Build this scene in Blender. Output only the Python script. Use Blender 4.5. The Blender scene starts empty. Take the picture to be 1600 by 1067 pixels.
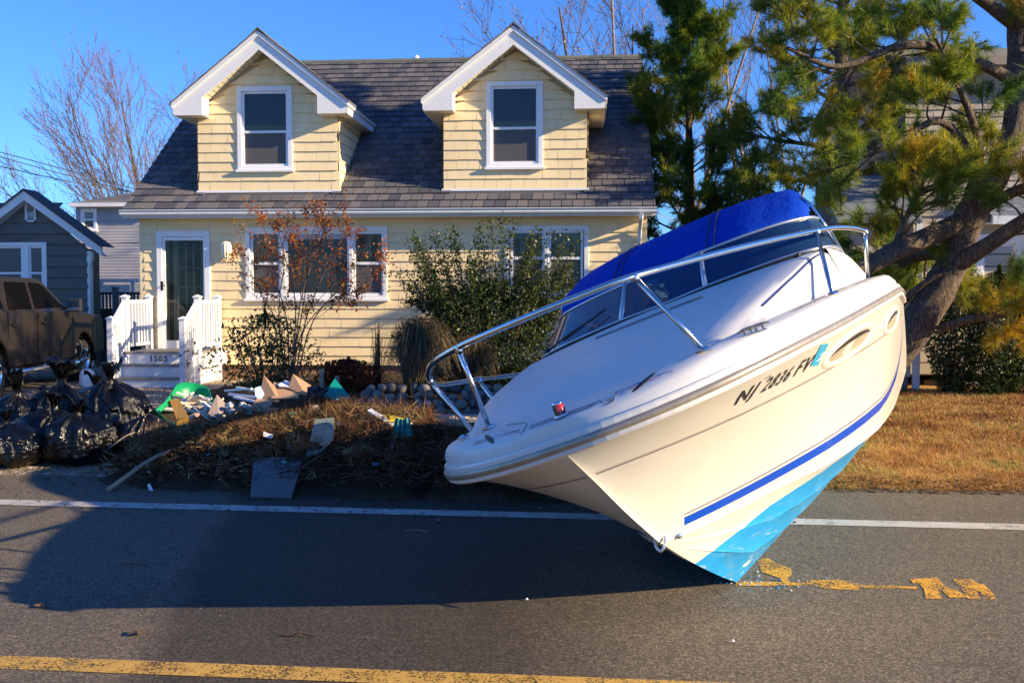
import bpy, math, random
import numpy as np
from mathutils import Vector, Matrix, noise
random.seed(7); rng = np.random.default_rng(7)
scene = bpy.context.scene
C = scene.collection
rad = math.radians

# ---------------------------------------------------------------- camera
FOC, YAW, PITCH, ROLL, CH = 1550.0, rad(-4.55), rad(2.70), rad(0.06), 1.65
def cam_axes():
    cy, sy = math.cos(YAW), math.sin(YAW)
    f = Vector((sy, cy, 0)); r = Vector((cy, -sy, 0)); u = Vector((0, 0, 1))
    cp, sp = math.cos(PITCH), math.sin(PITCH)
    f2 = f * cp - u * sp; u2 = u * cp + f * sp
    cr, sr = math.cos(ROLL), math.sin(ROLL)
    return r * cr + u2 * sr, u2 * cr - r * sr, f2
RX, UX, FX = cam_axes()
cam = bpy.data.objects.new('camera', bpy.data.cameras.new('camera')); C.objects.link(cam)
cam.data.sensor_width = 36.0
cam.data.lens = FOC / 1600.0 * 36.0
cam.data.clip_start = 0.1; cam.data.clip_end = 3000
cam.matrix_world = Matrix(((RX.x, UX.x, -FX.x, 0), (RX.y, UX.y, -FX.y, 0), (RX.z, UX.z, -FX.z, CH), (0, 0, 0, 1)))
scene.camera = cam
# ---------------------------------------------------------------- light
SUN = Vector((1.0, -0.24, 0.37)).normalized()          # towards the sun
elev = math.asin(SUN.z); az = math.atan2(SUN.x, SUN.y)
world = bpy.data.worlds.new('World'); scene.world = world; world.use_nodes = True
wn = world.node_tree; wn.nodes.clear()
sky = wn.nodes.new('ShaderNodeTexSky'); sky.sky_type = 'NISHITA'; sky.sun_disc = False
sky.sun_elevation = elev; sky.sun_rotation = az
sky.air_density = 1.0; sky.dust_density = 0.0; sky.ozone_density = 4.0; sky.altitude = 0
bg_ = wn.nodes.new('ShaderNodeBackground'); bg_.inputs[1].default_value = 0.074
wo = wn.nodes.new('ShaderNodeOutputWorld')
mixn = wn.nodes.new('ShaderNodeMix'); mixn.data_type = 'RGBA'; mixn.blend_type = 'MULTIPLY'; mixn.inputs[0].default_value = 1.0; mixn.inputs[7].default_value = (0.54, 0.93, 1.58, 1)
wn.links.new(sky.outputs[0], mixn.inputs[6]); wn.links.new(mixn.outputs[2], bg_.inputs[0]); wn.links.new(bg_.outputs[0], wo.inputs[0])
sl = bpy.data.lights.new('sun', 'SUN'); sl.energy = 5.0; sl.angle = rad(0.5); sl.color = (1.0, 0.80, 0.50)
so = bpy.data.objects.new('sun', sl); C.objects.link(so); so.rotation_euler = SUN.to_track_quat('Z', 'Y').to_euler()
so.location = (20, -10, 20)
vs = scene.view_settings
vs.view_transform = 'Standard'; vs.look = 'None'; vs.exposure = 1.12; vs.gamma = 1.0; vs.use_curve_mapping = False
scene.cycles.max_bounces = 6; scene.cycles.transparent_max_bounces = 12

# ---------------------------------------------------------------- pixel -> world measuring
def ray(px, py):
    return (RX * ((px - 800) / FOC) - UX * ((py - 533.5) / FOC) + FX)
CP = Vector((0, 0, CH))
def G(px, py, z=0.0):
    d = ray(px, py); t = (z - CH) / d.z; return CP + d * t
def W(px, py, Y):
    d = ray(px, py); t = Y / d.y; return CP + d * t

# ---------------------------------------------------------------- helpers
class MB:
    def __init__(s): s.v = []; s.f = []; s.m = []; s.t = []
    def add(s, vs, fs, m=0, t=0.0):
        n = len(s.v); s.v += [tuple(v) for v in vs]
        for f in fs: s.f.append(tuple(i + n for i in f)); s.m.append(m); s.t.append(t)
    def box(s, a, b, m=0, M=None, t=0.0):
        x0, y0, z0 = a; x1, y1, z1 = b
        vs = [Vector(p) for p in ((x0, y0, z0), (x1, y0, z0), (x1, y1, z0), (x0, y1, z0), (x0, y0, z1), (x1, y0, z1), (x1, y1, z1), (x0, y1, z1))]
        if M is not None: vs = [M @ v for v in vs]
        s.add(vs, [(0, 3, 2, 1), (4, 5, 6, 7), (0, 1, 5, 4), (1, 2, 6, 5), (2, 3, 7, 6), (3, 0, 4, 7)], m, t)
        return s
    def prism(s, poly, d, m=0):
        n = len(poly); d = Vector(d); p = [Vector(q) for q in poly]
        s.add(p + [q + d for q in p], [tuple(range(n))[::-1], tuple(range(n, 2 * n))] + [(i, (i + 1) % n, (i + 1) % n + n, i + n) for i in range(n)], m)
        return s
    def tube(s, pts, rr, n=8, m=0, cap=True, t=0.0):
        pts = [Vector(p) for p in pts]
        if not hasattr(rr, '__len__'): rr = [rr] * len(pts)
        base = len(s.v); prev = None
        for i, p in enumerate(pts):
            d = (pts[min(i + 1, len(pts) - 1)] - pts[max(i - 1, 0)])
            d = d.normalized() if d.length > 1e-9 else Vector((0, 0, 1))
            if prev is None:
                x = d.orthogonal().normalized()
            else:
                x = prev - d * prev.dot(d)
                x = x.normalized() if x.length > 1e-6 else d.orthogonal().normalized()
            prev = x; y = d.cross(x)
            for k in range(n):
                a = 2 * math.pi * k / n
                s.v.append(tuple(p + (x * math.cos(a) + y * math.sin(a)) * rr[i]))
        for i in range(len(pts) - 1):
            for k in range(n):
                a = base + i * n + k; b = base + i * n + (k + 1) % n
                s.f.append((a, b, b + n, a + n)); s.m.append(m); s.t.append(t)
        if cap:
            s.f.append(tuple(base + k for k in range(n))[::-1]); s.m.append(m); s.t.append(t)
            e = base + (len(pts) - 1) * n
            s.f.append(tuple(e + k for k in range(n))); s.m.append(m); s.t.append(t)
        return s
    def grid(s, rows, m=0, closed=False):
        n = len(rows[0]); base = len(s.v)
        for r in rows: s.v += [tuple(p) for p in r]
        for i in range(len(rows) - 1):
            for k in range(n if closed else n - 1):
                a = base + i * n + k; b = base + i * n + (k + 1) % n
                s.f.append((a, b, b + n, a + n)); s.m.append(m); s.t.append(0.0)
        return s
    def lathe(s, prof, M=None, n=16, m=0):
        rows = []
        for r, z in prof:
            row = [Vector((r * math.cos(2 * math.pi * k / n), r * math.sin(2 * math.pi * k / n), z)) for k in range(n)]
            if M is not None: row = [M @ q for q in row]
            rows.append(row)
        return s.grid(rows, m, True)
    def build(s, name, mats, parent=None, smooth=False, local=False, bevel=0, tint=False):
        me = bpy.data.meshes.new(name)
        off = Vector((0, 0, 0)) if (local or parent is None) else ORG.get(parent.name, Vector((0, 0, 0)))
        vs = s.v if off.length == 0 else [(x - off.x, y - off.y, z - off.z) for x, y, z in s.v]
        me.from_pydata(vs, [], s.f)
        if not isinstance(mats, (list, tuple)): mats = [mats]
        for mm in mats: me.materials.append(mm)
        if len(mats) > 1: me.polygons.foreach_set('material_index', s.m)
        if smooth: me.polygons.foreach_set('use_smooth', [True] * len(me.polygons))
        if tint:
            at = me.attributes.new('tint', 'FLOAT', 'FACE'); at.data.foreach_set('value', s.t)
        me.update()
        o = bpy.data.objects.new(name, me); C.objects.link(o)
        if parent is not None: o.parent = parent; ORG[o.name] = ORG.get(parent.name, Vector((0, 0, 0)))
        if bevel:
            b = o.modifiers.new('bevel', 'BEVEL'); b.width = bevel; b.segments = 2; b.limit_method = 'ANGLE'; b.angle_limit = rad(35)
        return o
ORG = {}
def tag(o, label=None, cat=None, group=None, kind=None):
    if label: o['label'] = label
    if cat: o['category'] = cat
    if group: o['group'] = group
    if kind: o['kind'] = kind
    return o
def thing(name, loc, label, cat, group=None):
    o = bpy.data.objects.new(name, None); C.objects.link(o); o.location = loc; ORG[o.name] = Vector(loc)
    o.empty_display_size = 0.2
    return tag(o, label, cat, group)
def npmesh(name, V, F, mats, parent=None, tint=None, smooth=False, off=None):
    """V (n,3) array, F (m,k) array of equal-size faces"""
    me = bpy.data.meshes.new(name); V = np.asarray(V, np.float32); F = np.asarray(F, np.int32)
    if parent is not None and off is None: off = ORG.get(parent.name, Vector((0, 0, 0)))
    if off is not None: V = V - np.array(off, np.float32)
    me.vertices.add(len(V)); me.vertices.foreach_set('co', V.ravel())
    k = F.shape[1]
    me.loops.add(F.size); me.loops.foreach_set('vertex_index', F.ravel())
    me.polygons.add(len(F)); me.polygons.foreach_set('loop_start', np.arange(0, F.size, k, dtype=np.int32))
    me.polygons.foreach_set('loop_total', np.full(len(F), k, np.int32))
    if tint is not None:
        at = me.attributes.new('tint', 'FLOAT', 'FACE'); at.data.foreach_set('value', np.asarray(tint, np.float32))
    if not isinstance(mats, (list, tuple)): mats = [mats]
    for m in mats: me.materials.append(m)
    me.update(calc_edges=True); me.validate()
    if smooth: me.polygons.foreach_set('use_smooth', [True] * len(me.polygons))
    o = bpy.data.objects.new(name, me); C.objects.link(o)
    if parent is not None: o.parent = parent; ORG[o.name] = ORG.get(parent.name, Vector((0, 0, 0)))
    return o

# ---------------------------------------------------------------- materials
class NT:
    def __init__(s, name):
        s.m = bpy.data.materials.new(name); s.m.use_nodes = True; s.t = s.m.node_tree; s.t.nodes.clear()
        s.out = s.n('ShaderNodeOutputMaterial')
    def n(s, typ, **kw):
        x = s.t.nodes.new(typ)
        for k, v in kw.items(): setattr(x, k, v)
        return x
    def l(s, a, b): s.t.links.new(a, b)
    def set(s, inp, v):
        if isinstance(v, bpy.types.NodeSocket): s.l(v, inp)
        elif isinstance(v, tuple) and len(v) == 3 and inp.type == 'RGBA': inp.default_value = (*v, 1)
        else: inp.default_value = v
    def math(s, op, a, b=None, c=None, clamp=False):
        x = s.n('ShaderNodeMath', operation=op, use_clamp=clamp); s.set(x.inputs[0], a)
        if b is not None: s.set(x.inputs[1], b)
        if c is not None: s.set(x.inputs[2], c)
        return x.outputs[0]
    def mix(s, f, a, b, mode='MIX'):
        x = s.n('ShaderNodeMix', data_type='RGBA', blend_type=mode); s.set(x.inputs[0], f); s.set(x.inputs[6], a); s.set(x.inputs[7], b); return x.outputs[2]
    def ramp(s, f, stops, interp='LINEAR'):
        x = s.n('ShaderNodeValToRGB'); x.color_ramp.interpolation = interp
        e = x.color_ramp.elements
        while len(e) > 1: e.remove(e[-1])
        e[0].position = stops[0][0]; c = stops[0][1]; e[0].color = (*c, 1) if hasattr(c, '__len__') else (c, c, c, 1)
        for p, c in stops[1:]:
            q = e.new(p); q.color = (*c, 1) if hasattr(c, '__len__') else (c, c, c, 1)
        s.set(x.inputs[0], f); return x.outputs[0]
    def coord(s, kind='Object'): return s.n('ShaderNodeTexCoord').outputs[kind]
    def geo(s, k='Position'): return s.n('ShaderNodeNewGeometry').outputs[k]
    def map(s, v, scale=(1, 1, 1), rot=(0, 0, 0), loc=(0, 0, 0)):
        x = s.n('ShaderNodeMapping'); s.set(x.inputs[0], v); x.inputs[1].default_value = loc; x.inputs[2].default_value = rot; x.inputs[3].default_value = scale; return x.outputs[0]
    def noise(s, v, scale, detail=4, rough=.55, dist=0.0, out='Fac'):
        x = s.n('ShaderNodeTexNoise'); s.set(x.inputs['Vector'], v); x.inputs['Scale'].default_value = scale; x.inputs['Detail'].default_value = detail
        x.inputs['Roughness'].default_value = rough; x.inputs['Distortion'].default_value = dist; return x.outputs[out]
    def vor(s, v, scale, feature='F1', out='Distance'):
        x = s.n('ShaderNodeTexVoronoi', feature=feature); s.set(x.inputs['Vector'], v); x.inputs['Scale'].default_value = scale; return x.outputs[out]
    def bump(s, h, strength=.3, dist=.01, nrm=None):
        x = s.n('ShaderNodeBump'); s.set(x.inputs['Height'], h); x.inputs['Strength'].default_value = strength; x.inputs['Distance'].default_value = dist
        if nrm is not None: s.l(nrm, x.inputs['Normal'])
        return x.outputs[0]
    def bsdf(s, col, rough=.6, metal=0.0, spec=.5, nrm=None, coat=0.0, trans=0.0, **kw):
        x = s.n('ShaderNodeBsdfPrincipled'); s.set(x.inputs['Base Color'], col); s.set(x.inputs['Roughness'], rough); s.set(x.inputs['Metallic'], metal)
        x.inputs['Specular IOR Level'].default_value = spec; x.inputs['Coat Weight'].default_value = coat; x.inputs['Transmission Weight'].default_value = trans
        if nrm is not None: s.l(nrm, x.inputs['Normal'])
        for k, v in kw.items(): s.set(x.inputs[k.replace('_', ' ')], v)
        return x.outputs[0]
    def done(s, sh): s.l(sh, s.out.inputs[0]); return s.m
def sc3(c, k): return tuple(min(1, x * k) for x in c)
def simple(name, col, rough=.6, metal=0, spec=.5, var=.12, nscale=6, bump=.0, bscale=60, coat=0.0, dirt=0.0, dcol=(.08, .06, .04), world=True):
    t = NT(name); p = t.geo() if world else t.coord()
    n = t.noise(p, nscale, 5, .6)
    c = t.mix(n, sc3(col, 1 - var), sc3(col, 1 + var))
    if dirt:
        d = t.ramp(t.noise(p, nscale * .7, 8, .7, .3), [(.45, 0.0), (.75, 1.0)])
        c = t.mix(t.math('MULTIPLY', d, dirt), c, dcol)
    nr = t.bump(t.noise(p, bscale, 3), bump, .01) if bump else None
    r = t.math('ADD', rough - .06, t.math('MULTIPLY', t.noise(p, nscale * 3, 3), .12))
    return t.done(t.bsdf(c, r, metal, spec, nr, coat))
def island(name, col_stops, rough=.8, bump=.3, bscale=80, grain=None, spec=.3, nvar=.15):
    """each loose piece / each object its own tone"""
    t = NT(name); oi = t.n('ShaderNodeObjectInfo').outputs['Random']; ri = t.geo('Random Per Island')
    r = t.math('FRACT', t.math('ADD', t.math('MULTIPLY', oi, 3.7), ri))
    c = t.ramp(r, col_stops); p = t.geo()
    n = t.noise(t.map(p, grain) if grain else p, bscale, 4, .6)
    c = t.mix(n, t.mix(1.0, c, (1 - nvar,) * 3, 'MULTIPLY'), t.mix(1.0, c, (1 + nvar, 1 + nvar, 1 + nvar), 'MULTIPLY'))
    big = t.noise(p, .9, 4, .6)
    c = t.mix(t.math('MULTIPLY', t.ramp(big, [(.4, 0.0), (.7, 1.0)]), .25), c, t.mix(1.0, c, (.62, .6, .58), 'MULTIPLY'))
    return t.done(t.bsdf(c, rough, 0, spec, t.bump(n, bump, .006)))
def leafmat(name, stops, rough=.5, transl=.35, spec=.35):
    t = NT(name); a = t.n('ShaderNodeAttribute', attribute_name='tint').outputs['Fac']
    c = t.ramp(a, stops)
    n = t.noise(t.geo(), 3, 3); c = t.mix(n, t.mix(1.0, c, (.8, .8, .8), 'MULTIPLY'), t.mix(1.0, c, (1.2, 1.2, 1.2), 'MULTIPLY'))
    b = t.bsdf(c, rough, 0, spec); tr = t.n('ShaderNodeBsdfTranslucent'); t.set(tr.inputs[0], t.mix(1.0, c, (1.4, 1.25, .7), 'MULTIPLY'))
    mx = t.n('ShaderNodeMixShader'); mx.inputs[0].default_value = transl; t.l(b, mx.inputs[1]); t.l(tr.outputs[0], mx.inputs[2])
    return t.done(mx.outputs[0])
def glassmat(name, tint=(.02, .025, .03), clear=.0, rough=.02, wav=.02, spec=.45, gl_f=.55):
    t = NT(name); nr = t.bump(t.noise(t.geo(), 2.2, 2), wav, .05)
    g = t.bsdf(tint, rough, 0, spec, nr)
    if clear <= 0: return t.done(g)
    tr = t.n('ShaderNodeBsdfTransparent'); tr.inputs[0].default_value = (.78, .88, .86, 1)
    fr = t.n('ShaderNodeFresnel'); fr.inputs[0].default_value = 1.5
    gl = t.n('ShaderNodeBsdfGlossy'); gl.inputs[1].default_value = rough
    m1 = t.n('ShaderNodeMixShader'); m1.inputs[0].default_value = clear; t.l(g, m1.inputs[1]); t.l(tr.outputs[0], m1.inputs[2])
    m2 = t.n('ShaderNodeMixShader'); t.l(t.math('MULTIPLY', fr.outputs[0], gl_f), m2.inputs[0]); t.l(m1.outputs[0], m2.inputs[1]); t.l(gl.outputs[0], m2.inputs[2])
    return t.done(m2.outputs[0])

M = {}
M['white'] = simple('white_trim', (.78, .78, .78), .45, var=.05, bump=.05, dirt=.12, dcol=(.35, .32, .28))
M['vinyl'] = simple('white_vinyl', (.82, .82, .83), .35, var=.04, dirt=.1, dcol=(.4, .36, .3))
M['gutter'] = simple('gutter_white', (.66, .68, .68), .35, var=.06, dirt=.2, dcol=(.3, .28, .24))
M['soffit'] = simple('soffit_cream', (.72, .66, .5), .6, var=.05)
M['shingle_y'] = island('yellow_shingle_paint', [(0, (.89, .70, .40)), (.5, (.90, .72, .42)), (1, (.92, .735, .44))], .6, .25, 60, (9, 9, .6), .3, .05)
M['wall_y'] = simple('yellow_wall_board', (.70, .50, .26), .7, var=.05)
M['shingle_roof'] = island('slate_grey_roof_shingle', [(0, (.068, .071, .088)), (.3, (.094, .094, .108)), (.6, (.128, .122, .128)), (.85, (.16, .145, .145)), (1, (.088, .096, .118))], .85, .5, 130, None, .25, .22)
M['ridge'] = island('ridge_shingle', [(0, (.10, .11, .09)), (1, (.16, .16, .13))], .9, .4, 120)
M['deckboard'] = simple('grey_composite_tread', (.25, .22, .2), .7, var=.15, nscale=12, bump=.2)
M['black'] = simple('dark_trim', (.02, .02, .02), .45, var=.2)
M['number'] = simple('bronze_number', (.16, .12, .08), .4, .3)
M['foundation'] = simple('brick_brown_foundation', (.30, .17, .10), .85, var=.2, bump=.3)
M['glass'] = glassmat('window_glass', (.018, .02, .024), 0, .015, .03)
M['glass_screen'] = simple('insect_screen', (.085, .078, .075), .45, var=.15, nscale=3, spec=.5)
M['glass_clear'] = glassmat('door_glass', (.03, .05, .05), .75)
M['steel'] = simple('polished_steel', (.72, .70, .67), .14, 1.0, var=.12, nscale=14)
M['chrome'] = simple('chrome', (.8, .8, .8), .08, 1.0, var=.03)
M['glass_see'] = glassmat('see_through_pane', (.012, .015, .02), .55, .015, .05, .4, .9)
M['blind'] = simple('blind_fabric', (.20, .20, .22), .8, var=.1); M['curtain'] = simple('beige_curtain', (.30, .23, .17), .85, var=.15)
M['room'] = simple('room_dark', (.05, .055, .05), .8)
M['innerdoor'] = simple('inner_door_paint', (.45, .5, .42), .5)

def siding(name, c, rough=.65, var=.1):
    return island(name, [(0, sc3(c, .9)), (1, sc3(c, 1.1))], rough, .15, 30, (1, 1, 6), .3, .07)
M['grey_siding'] = siding('dark_grey_siding', (.135, .135, .125))
M['pale_siding'] = siding('pale_grey_siding', (.42, .41, .42))
M['taupe'] = siding('taupe_shingle_siding', (.42, .36, .31))
M['tan'] = siding('tan_siding', (.46, .40, .33))
M['slate_roof'] = island('blue_slate_roof', [(0, (.13, .15, .19)), (1, (.2, .22, .26))], .8, .3, 60)
M['brown_roof'] = simple('brown_grey_roof', (.17, .15, .12), .9, var=.3, nscale=20, bump=.3)
M['dark_roof'] = simple('dark_roof', (.07, .07, .08), .9, var=.3, nscale=20, bump=.3)

# ---------------------------------------------------------------- asphalt and other grounds
def asphalt():
    t = NT('asphalt'); p = t.geo()
    fine = t.noise(p, 170, 2, .7); fine2 = t.vor(p, 120, out='Color'); mid = t.noise(p, 9, 4, .6); big = t.noise(p, .7, 4, .6)
    sep = t.n('ShaderNodeSeparateColor'); t.l(fine2, sep.inputs[0])
    agg = t.math('ADD', t.math('MULTIPLY', sep.outputs[0], .55), t.math('MULTIPLY', fine, .45))
    c = t.ramp(agg, [(.15, (.040, .031, .022)), (.45, (.100, .080, .056)), (.66, (.178, .143, .098)), (.86, (.38, .31, .215))])
    c = t.mix(t.math('MULTIPLY', mid, .35), c, (.05, .045, .04))
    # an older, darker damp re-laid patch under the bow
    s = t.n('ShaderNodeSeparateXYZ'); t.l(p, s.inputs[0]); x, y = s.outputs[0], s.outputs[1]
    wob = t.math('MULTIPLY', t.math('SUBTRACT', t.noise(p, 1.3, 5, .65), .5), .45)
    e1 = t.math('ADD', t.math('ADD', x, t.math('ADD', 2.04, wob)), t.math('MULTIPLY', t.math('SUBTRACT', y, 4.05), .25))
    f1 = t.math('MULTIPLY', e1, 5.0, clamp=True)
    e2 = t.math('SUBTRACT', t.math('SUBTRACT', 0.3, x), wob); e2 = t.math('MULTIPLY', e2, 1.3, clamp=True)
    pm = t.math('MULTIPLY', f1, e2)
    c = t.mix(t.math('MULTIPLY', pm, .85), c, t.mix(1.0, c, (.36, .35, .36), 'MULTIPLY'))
    # lighter worn wheel tracks
    wt = t.ramp(t.noise(t.map(p, (.25, 1.6, 1)), 1.0, 4, .6), [(.4, 0.0), (.7, 1.0)])
    c = t.mix(t.math('MULTIPLY', wt, .28), c, t.mix(1.0, c, (1.5, 1.45, 1.4), 'MULTIPLY'))
    c = t.mix(t.math('MULTIPLY', t.ramp(big, [(.5, 0.0), (.68, 1.0)]), .3), c, t.mix(1.0, c, (.6, .6, .6), 'MULTIPLY'))
    # a few thin cracks
    ck = t.vor(t.n('ShaderNodeVectorMath', operation='ADD').outputs[0] if False else t.map(p, (.55, .55, .55)), 1.0, 'DISTANCE_TO_EDGE')
    nr = t.bump(agg, .9, .006)
    return t.done(t.bsdf(c, .82, 0, .35, nr))
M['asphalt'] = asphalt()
def paint(name, col, wear=.5, lo=.38):
    t = NT(name); p = t.geo()
    n = t.math('ADD', t.math('MULTIPLY', t.noise(p, 90, 3, .7), .6), t.math('MULTIPLY', t.noise(p, 5, 5, .7), .4))
    a = t.ramp(n, [(lo, 0.0), (lo + .07, 1.0)])
    c = t.mix(t.noise(p, 14, 3), sc3(col, .75), sc3(col, 1.1))
    b = t.bsdf(c, .75, 0, .3, t.bump(n, .5, .004)); tr = t.n('ShaderNodeBsdfTransparent'); mx = t.n('ShaderNodeMixShader')
    t.l(a, mx.inputs[0]); t.l(tr.outputs[0], mx.inputs[1]); t.l(b, mx.inputs[2]); return t.done(mx.outputs[0])
M['white_line'] = paint('worn_white_road_paint', (.50, .47, .43), lo=.40)
M['yellow_line'] = paint('worn_yellow_road_paint', (.56, .33, .075), lo=.43)
M['spray'] = paint('orange_spray_paint', (.70, .36, .045), lo=.45)
def ground(name, stops, scale=6, fine=60, bump=.6, dist=.02):
    t = NT(name); p = t.geo()
    n = t.math('ADD', t.math('MULTIPLY', t.noise(p, scale, 6, .7), .5), t.math('MULTIPLY', t.noise(p, fine, 3, .7), .5))
    return t.done(t.bsdf(t.ramp(n, stops), .95, 0, .2, t.bump(n, bump, dist)))
M['lawn'] = ground('dormant_lawn_soil', [(.3, (.12, .06, .025)), (.48, (.34, .18, .06)), (.6, (.46, .28, .10)), (.75, (.24, .20, .06))], 3, 70)
M['mulch'] = ground('dark_mulch', [(.3, (.02, .013, .009)), (.5, (.055, .033, .02)), (.7, (.12, .075, .045))], 6, 50)
def gravelmat():
    t = NT('gravel_ground'); p = t.geo(); x = t.n('ShaderNodeTexVoronoi'); t.l(p, x.inputs['Vector']); x.inputs['Scale'].default_value = 26
    s = t.n('ShaderNodeSeparateColor'); t.l(x.outputs['Color'], s.inputs[0])
    c = t.ramp(s.outputs[0], [(0, (.14, .10, .07)), (.4, (.30, .23, .16)), (.75, (.45, .36, .27)), (1, (.62, .54, .44))])
    c = t.mix(t.ramp(t.noise(p, 1.1, 5, .65), [(.42, 0.0), (.66, .75)]), c, (.13, .085, .045))
    return t.done(t.bsdf(c, .9, 0, .25, t.bump(x.outputs['Distance'], .8, .03)))
M['gravel'] = gravelmat()
M['earth'] = ground('distant_ground', [(.3, (.07, .06, .03)), (.6, (.15, .12, .07))], .5, 8)

# ================================================================ GROUND
def lerp(a, b, t): return a + (b - a) * t
WL0, WL1 = G(0, 785), G(1600, 824)
YL0, YL1 = G(0, 1036), G(950, 1072)
def edge_y(x):                                       # far edge of the asphalt
    a, b = G(0, 746), G(1600, 769); return a.y + (b.y - a.y) * (x - a.x) / (b.x - a.x)
def wl_y(x): return WL0.y + (WL1.y - WL0.y) * (x - WL0.x) / (WL1.x - WL0.x)
def yl_y(x): return YL0.y + (YL1.y - YL0.y) * (x - YL0.x) / (YL1.x - YL0.x)
def sheet(name, x0, x1, y0f, y1f, z, mat, nx=2, ny=2, zf=None, kind='structure'):
    mb = MB(); rows = []
    for j in range(ny):
        row = []
        for i in range(nx):
            x = lerp(x0, x1, i / (nx - 1)); a = y0f(x) if callable(y0f) else y0f; b = y1f(x) if callable(y1f) else y1f
            y = lerp(a, b, j / (ny - 1)); row.append((x, y, z + (zf(x, y) if zf else 0)))
        rows.append(row)
    mb.grid(rows); o = mb.build(name, mat, smooth=True); return tag(o, kind=kind)
sheet('ground', -300, 300, -40, 600, -.05, M['earth'])
sheet('road', -60, 60, -12, lambda x: edge_y(x) + .25, 0.0, M['asphalt'])
sheet('edge_line', -60, 60, lambda x: wl_y(x) - .09, lambda x: wl_y(x) + .10, .004, M['white_line'])
sheet('centre_line', -60, 60, lambda x: yl_y(x) - .065, lambda x: yl_y(x) + .085, .004, M['yellow_line'])
def n2(x, y, s=1.0, k=0): return noise.noise(Vector((x * s, y * s, k)))
sheet('driveway', -40, 1.6, edge_y, 45, .006, M['gravel'], 80, 60, lambda x, y: (.012 * n2(x, y, 1.2) + .028) * min(1, (y - edge_y(x)) / .3) - .012)
def lawn_e(x): return edge_y(x) + .10 * n2(x, 0, 2.2) + .06 * n2(x, 3, 7) + .03
def lawn_z(x, y):
    e = min(1, max(0, (y - lawn_e(x)) / .30)); return .068 * e - .02 + .03 * e * n2(x, y, .8, 3) + .012 * n2(x, y, 5, 1) * e
sheet('lawn', 1.55, 40, lawn_e, 45, .006, M['lawn'], 150, 140, lawn_z)
def bed_z(x, y):
    e = min(1, max(0, (y - 13.9) / .5)); return .14 * e + .03 * n2(x, y, 2.5)
sheet('garden_bed', -5.9, 1.7, 13.9, 18.36, .012, M['mulch'], 60, 40, bed_z)

# spray-painted utility marks on the road
def blob(mb, pts, z=.004):
    mb.add([Vector((*G(*p).xy, z)) for p in pts], [tuple(range(len(pts)))])
mk = MB()
blob(mk, [(1184, 876), (1200, 872), (1212, 880), (1236, 889), (1238, 898), (1226, 906), (1208, 900), (1190, 894)])
blob(mk, [(1218, 904), (1230, 904), (1236, 914), (1226, 914)], .0042)
blob(mk, [(1150, 909), (1262, 911), (1262, 915), (1150, 916)], .0044)
blob(mk, [(1258, 907), (1310, 906), (1346, 914), (1340, 923), (1290, 920), (1262, 913)], .0046)
blob(mk, [(1340, 914), (1432, 917), (1432, 921), (1340, 919)], .0048)
tag(mk.build('spray_line_mark', M['spray']), 'thin orange spray painted line on the road to the right of the keel', 'road marking')
mk = MB()
for i_, q_ in enumerate([[(1421, 905), (1465, 903), (1472, 911), (1428, 913)], [(1436, 912), (1470, 911), (1488, 921), (1444, 921)], [(1444, 921), (1465, 921), (1472, 936), (1447, 936)], [(1470, 921), (1492, 921), (1514, 934), (1484, 934)], [(1488, 905), (1518, 906), (1530, 913), (1496, 913)], [(1498, 913), (1536, 913), (1549, 925), (1506, 924)], [(1506, 924), (1526, 924), (1533, 937), (1512, 936)], [(1531, 924), (1549, 925), (1557, 937), (1538, 937)]]): blob(mk, q_, .004 + .00015 * i_)
tag(mk.build('spray_letter_mark', M['spray']), 'two orange spray painted letters smeared on the right of the road', 'road marking')

# ================================================================ YELLOW HOUSE
D = 18.44; WXL, WXR = -8.62, 1.02; EXL, EXR = -8.78, 1.15
ZE, ZR, RUN, OV = 3.23, 7.11, 5.08, .37
YR = D - OV + RUN
def roofY(z): return (D - OV) + (z - ZE) / (ZR - ZE) * RUN
house = thing('yellow_house', ((WXL + WXR) / 2, D, 0), 'yellow shingled cape house with two gabled dormers and a dark slate look roof', 'house')
DZ = 3.585; DY = roofY(DZ)
dorm = [(-7.48, -4.76), (-2.76, -.085)]
# walls
mb = MB(); mb.box((WXL + .02, D + .03, .30), (WXR - .02, D + .25, 3.30)); wall = mb.build('wall', M['wall_y'], house)
mb = MB()
mb.add([(WXR, D + .03, .3), (WXR, D + 9.2, .3), (WXR, D + 9.2, 3.3), (WXR, YR, ZR - .1), (WXR, D + .03, 3.3)], [(0, 1, 2, 3, 4)])
mb.add([(WXL, D + .03, .3), (WXL, D + 9.2, .3), (WXL, D + 9.2, 3.3), (WXL, YR, ZR - .1), (WXL, D + .03, 3.3)], [(4, 3, 2, 1, 0)])
mb.add([(WXL, D + 9.2, .3), (WXR, D + 9.2, .3), (WXR, D + 9.2, 3.3), (WXL, D + 9.2, 3.3)], [(0, 1, 2, 3)])
mb.build('side_wall', M['wall_y'], house)
mb = MB(); mb.box((WXL + .03, D + .05, 0), (WXR - .03, D + 9.1, .31)); mb.build('foundation', M['foundation'], house)
mb = MB()
for x in (WXL, WXR - .09): mb.box((x, D - .012, .3), (x + .09, D + .10, 3.12))
mb.build('corner_board', M['shingle_y'], house)

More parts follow.
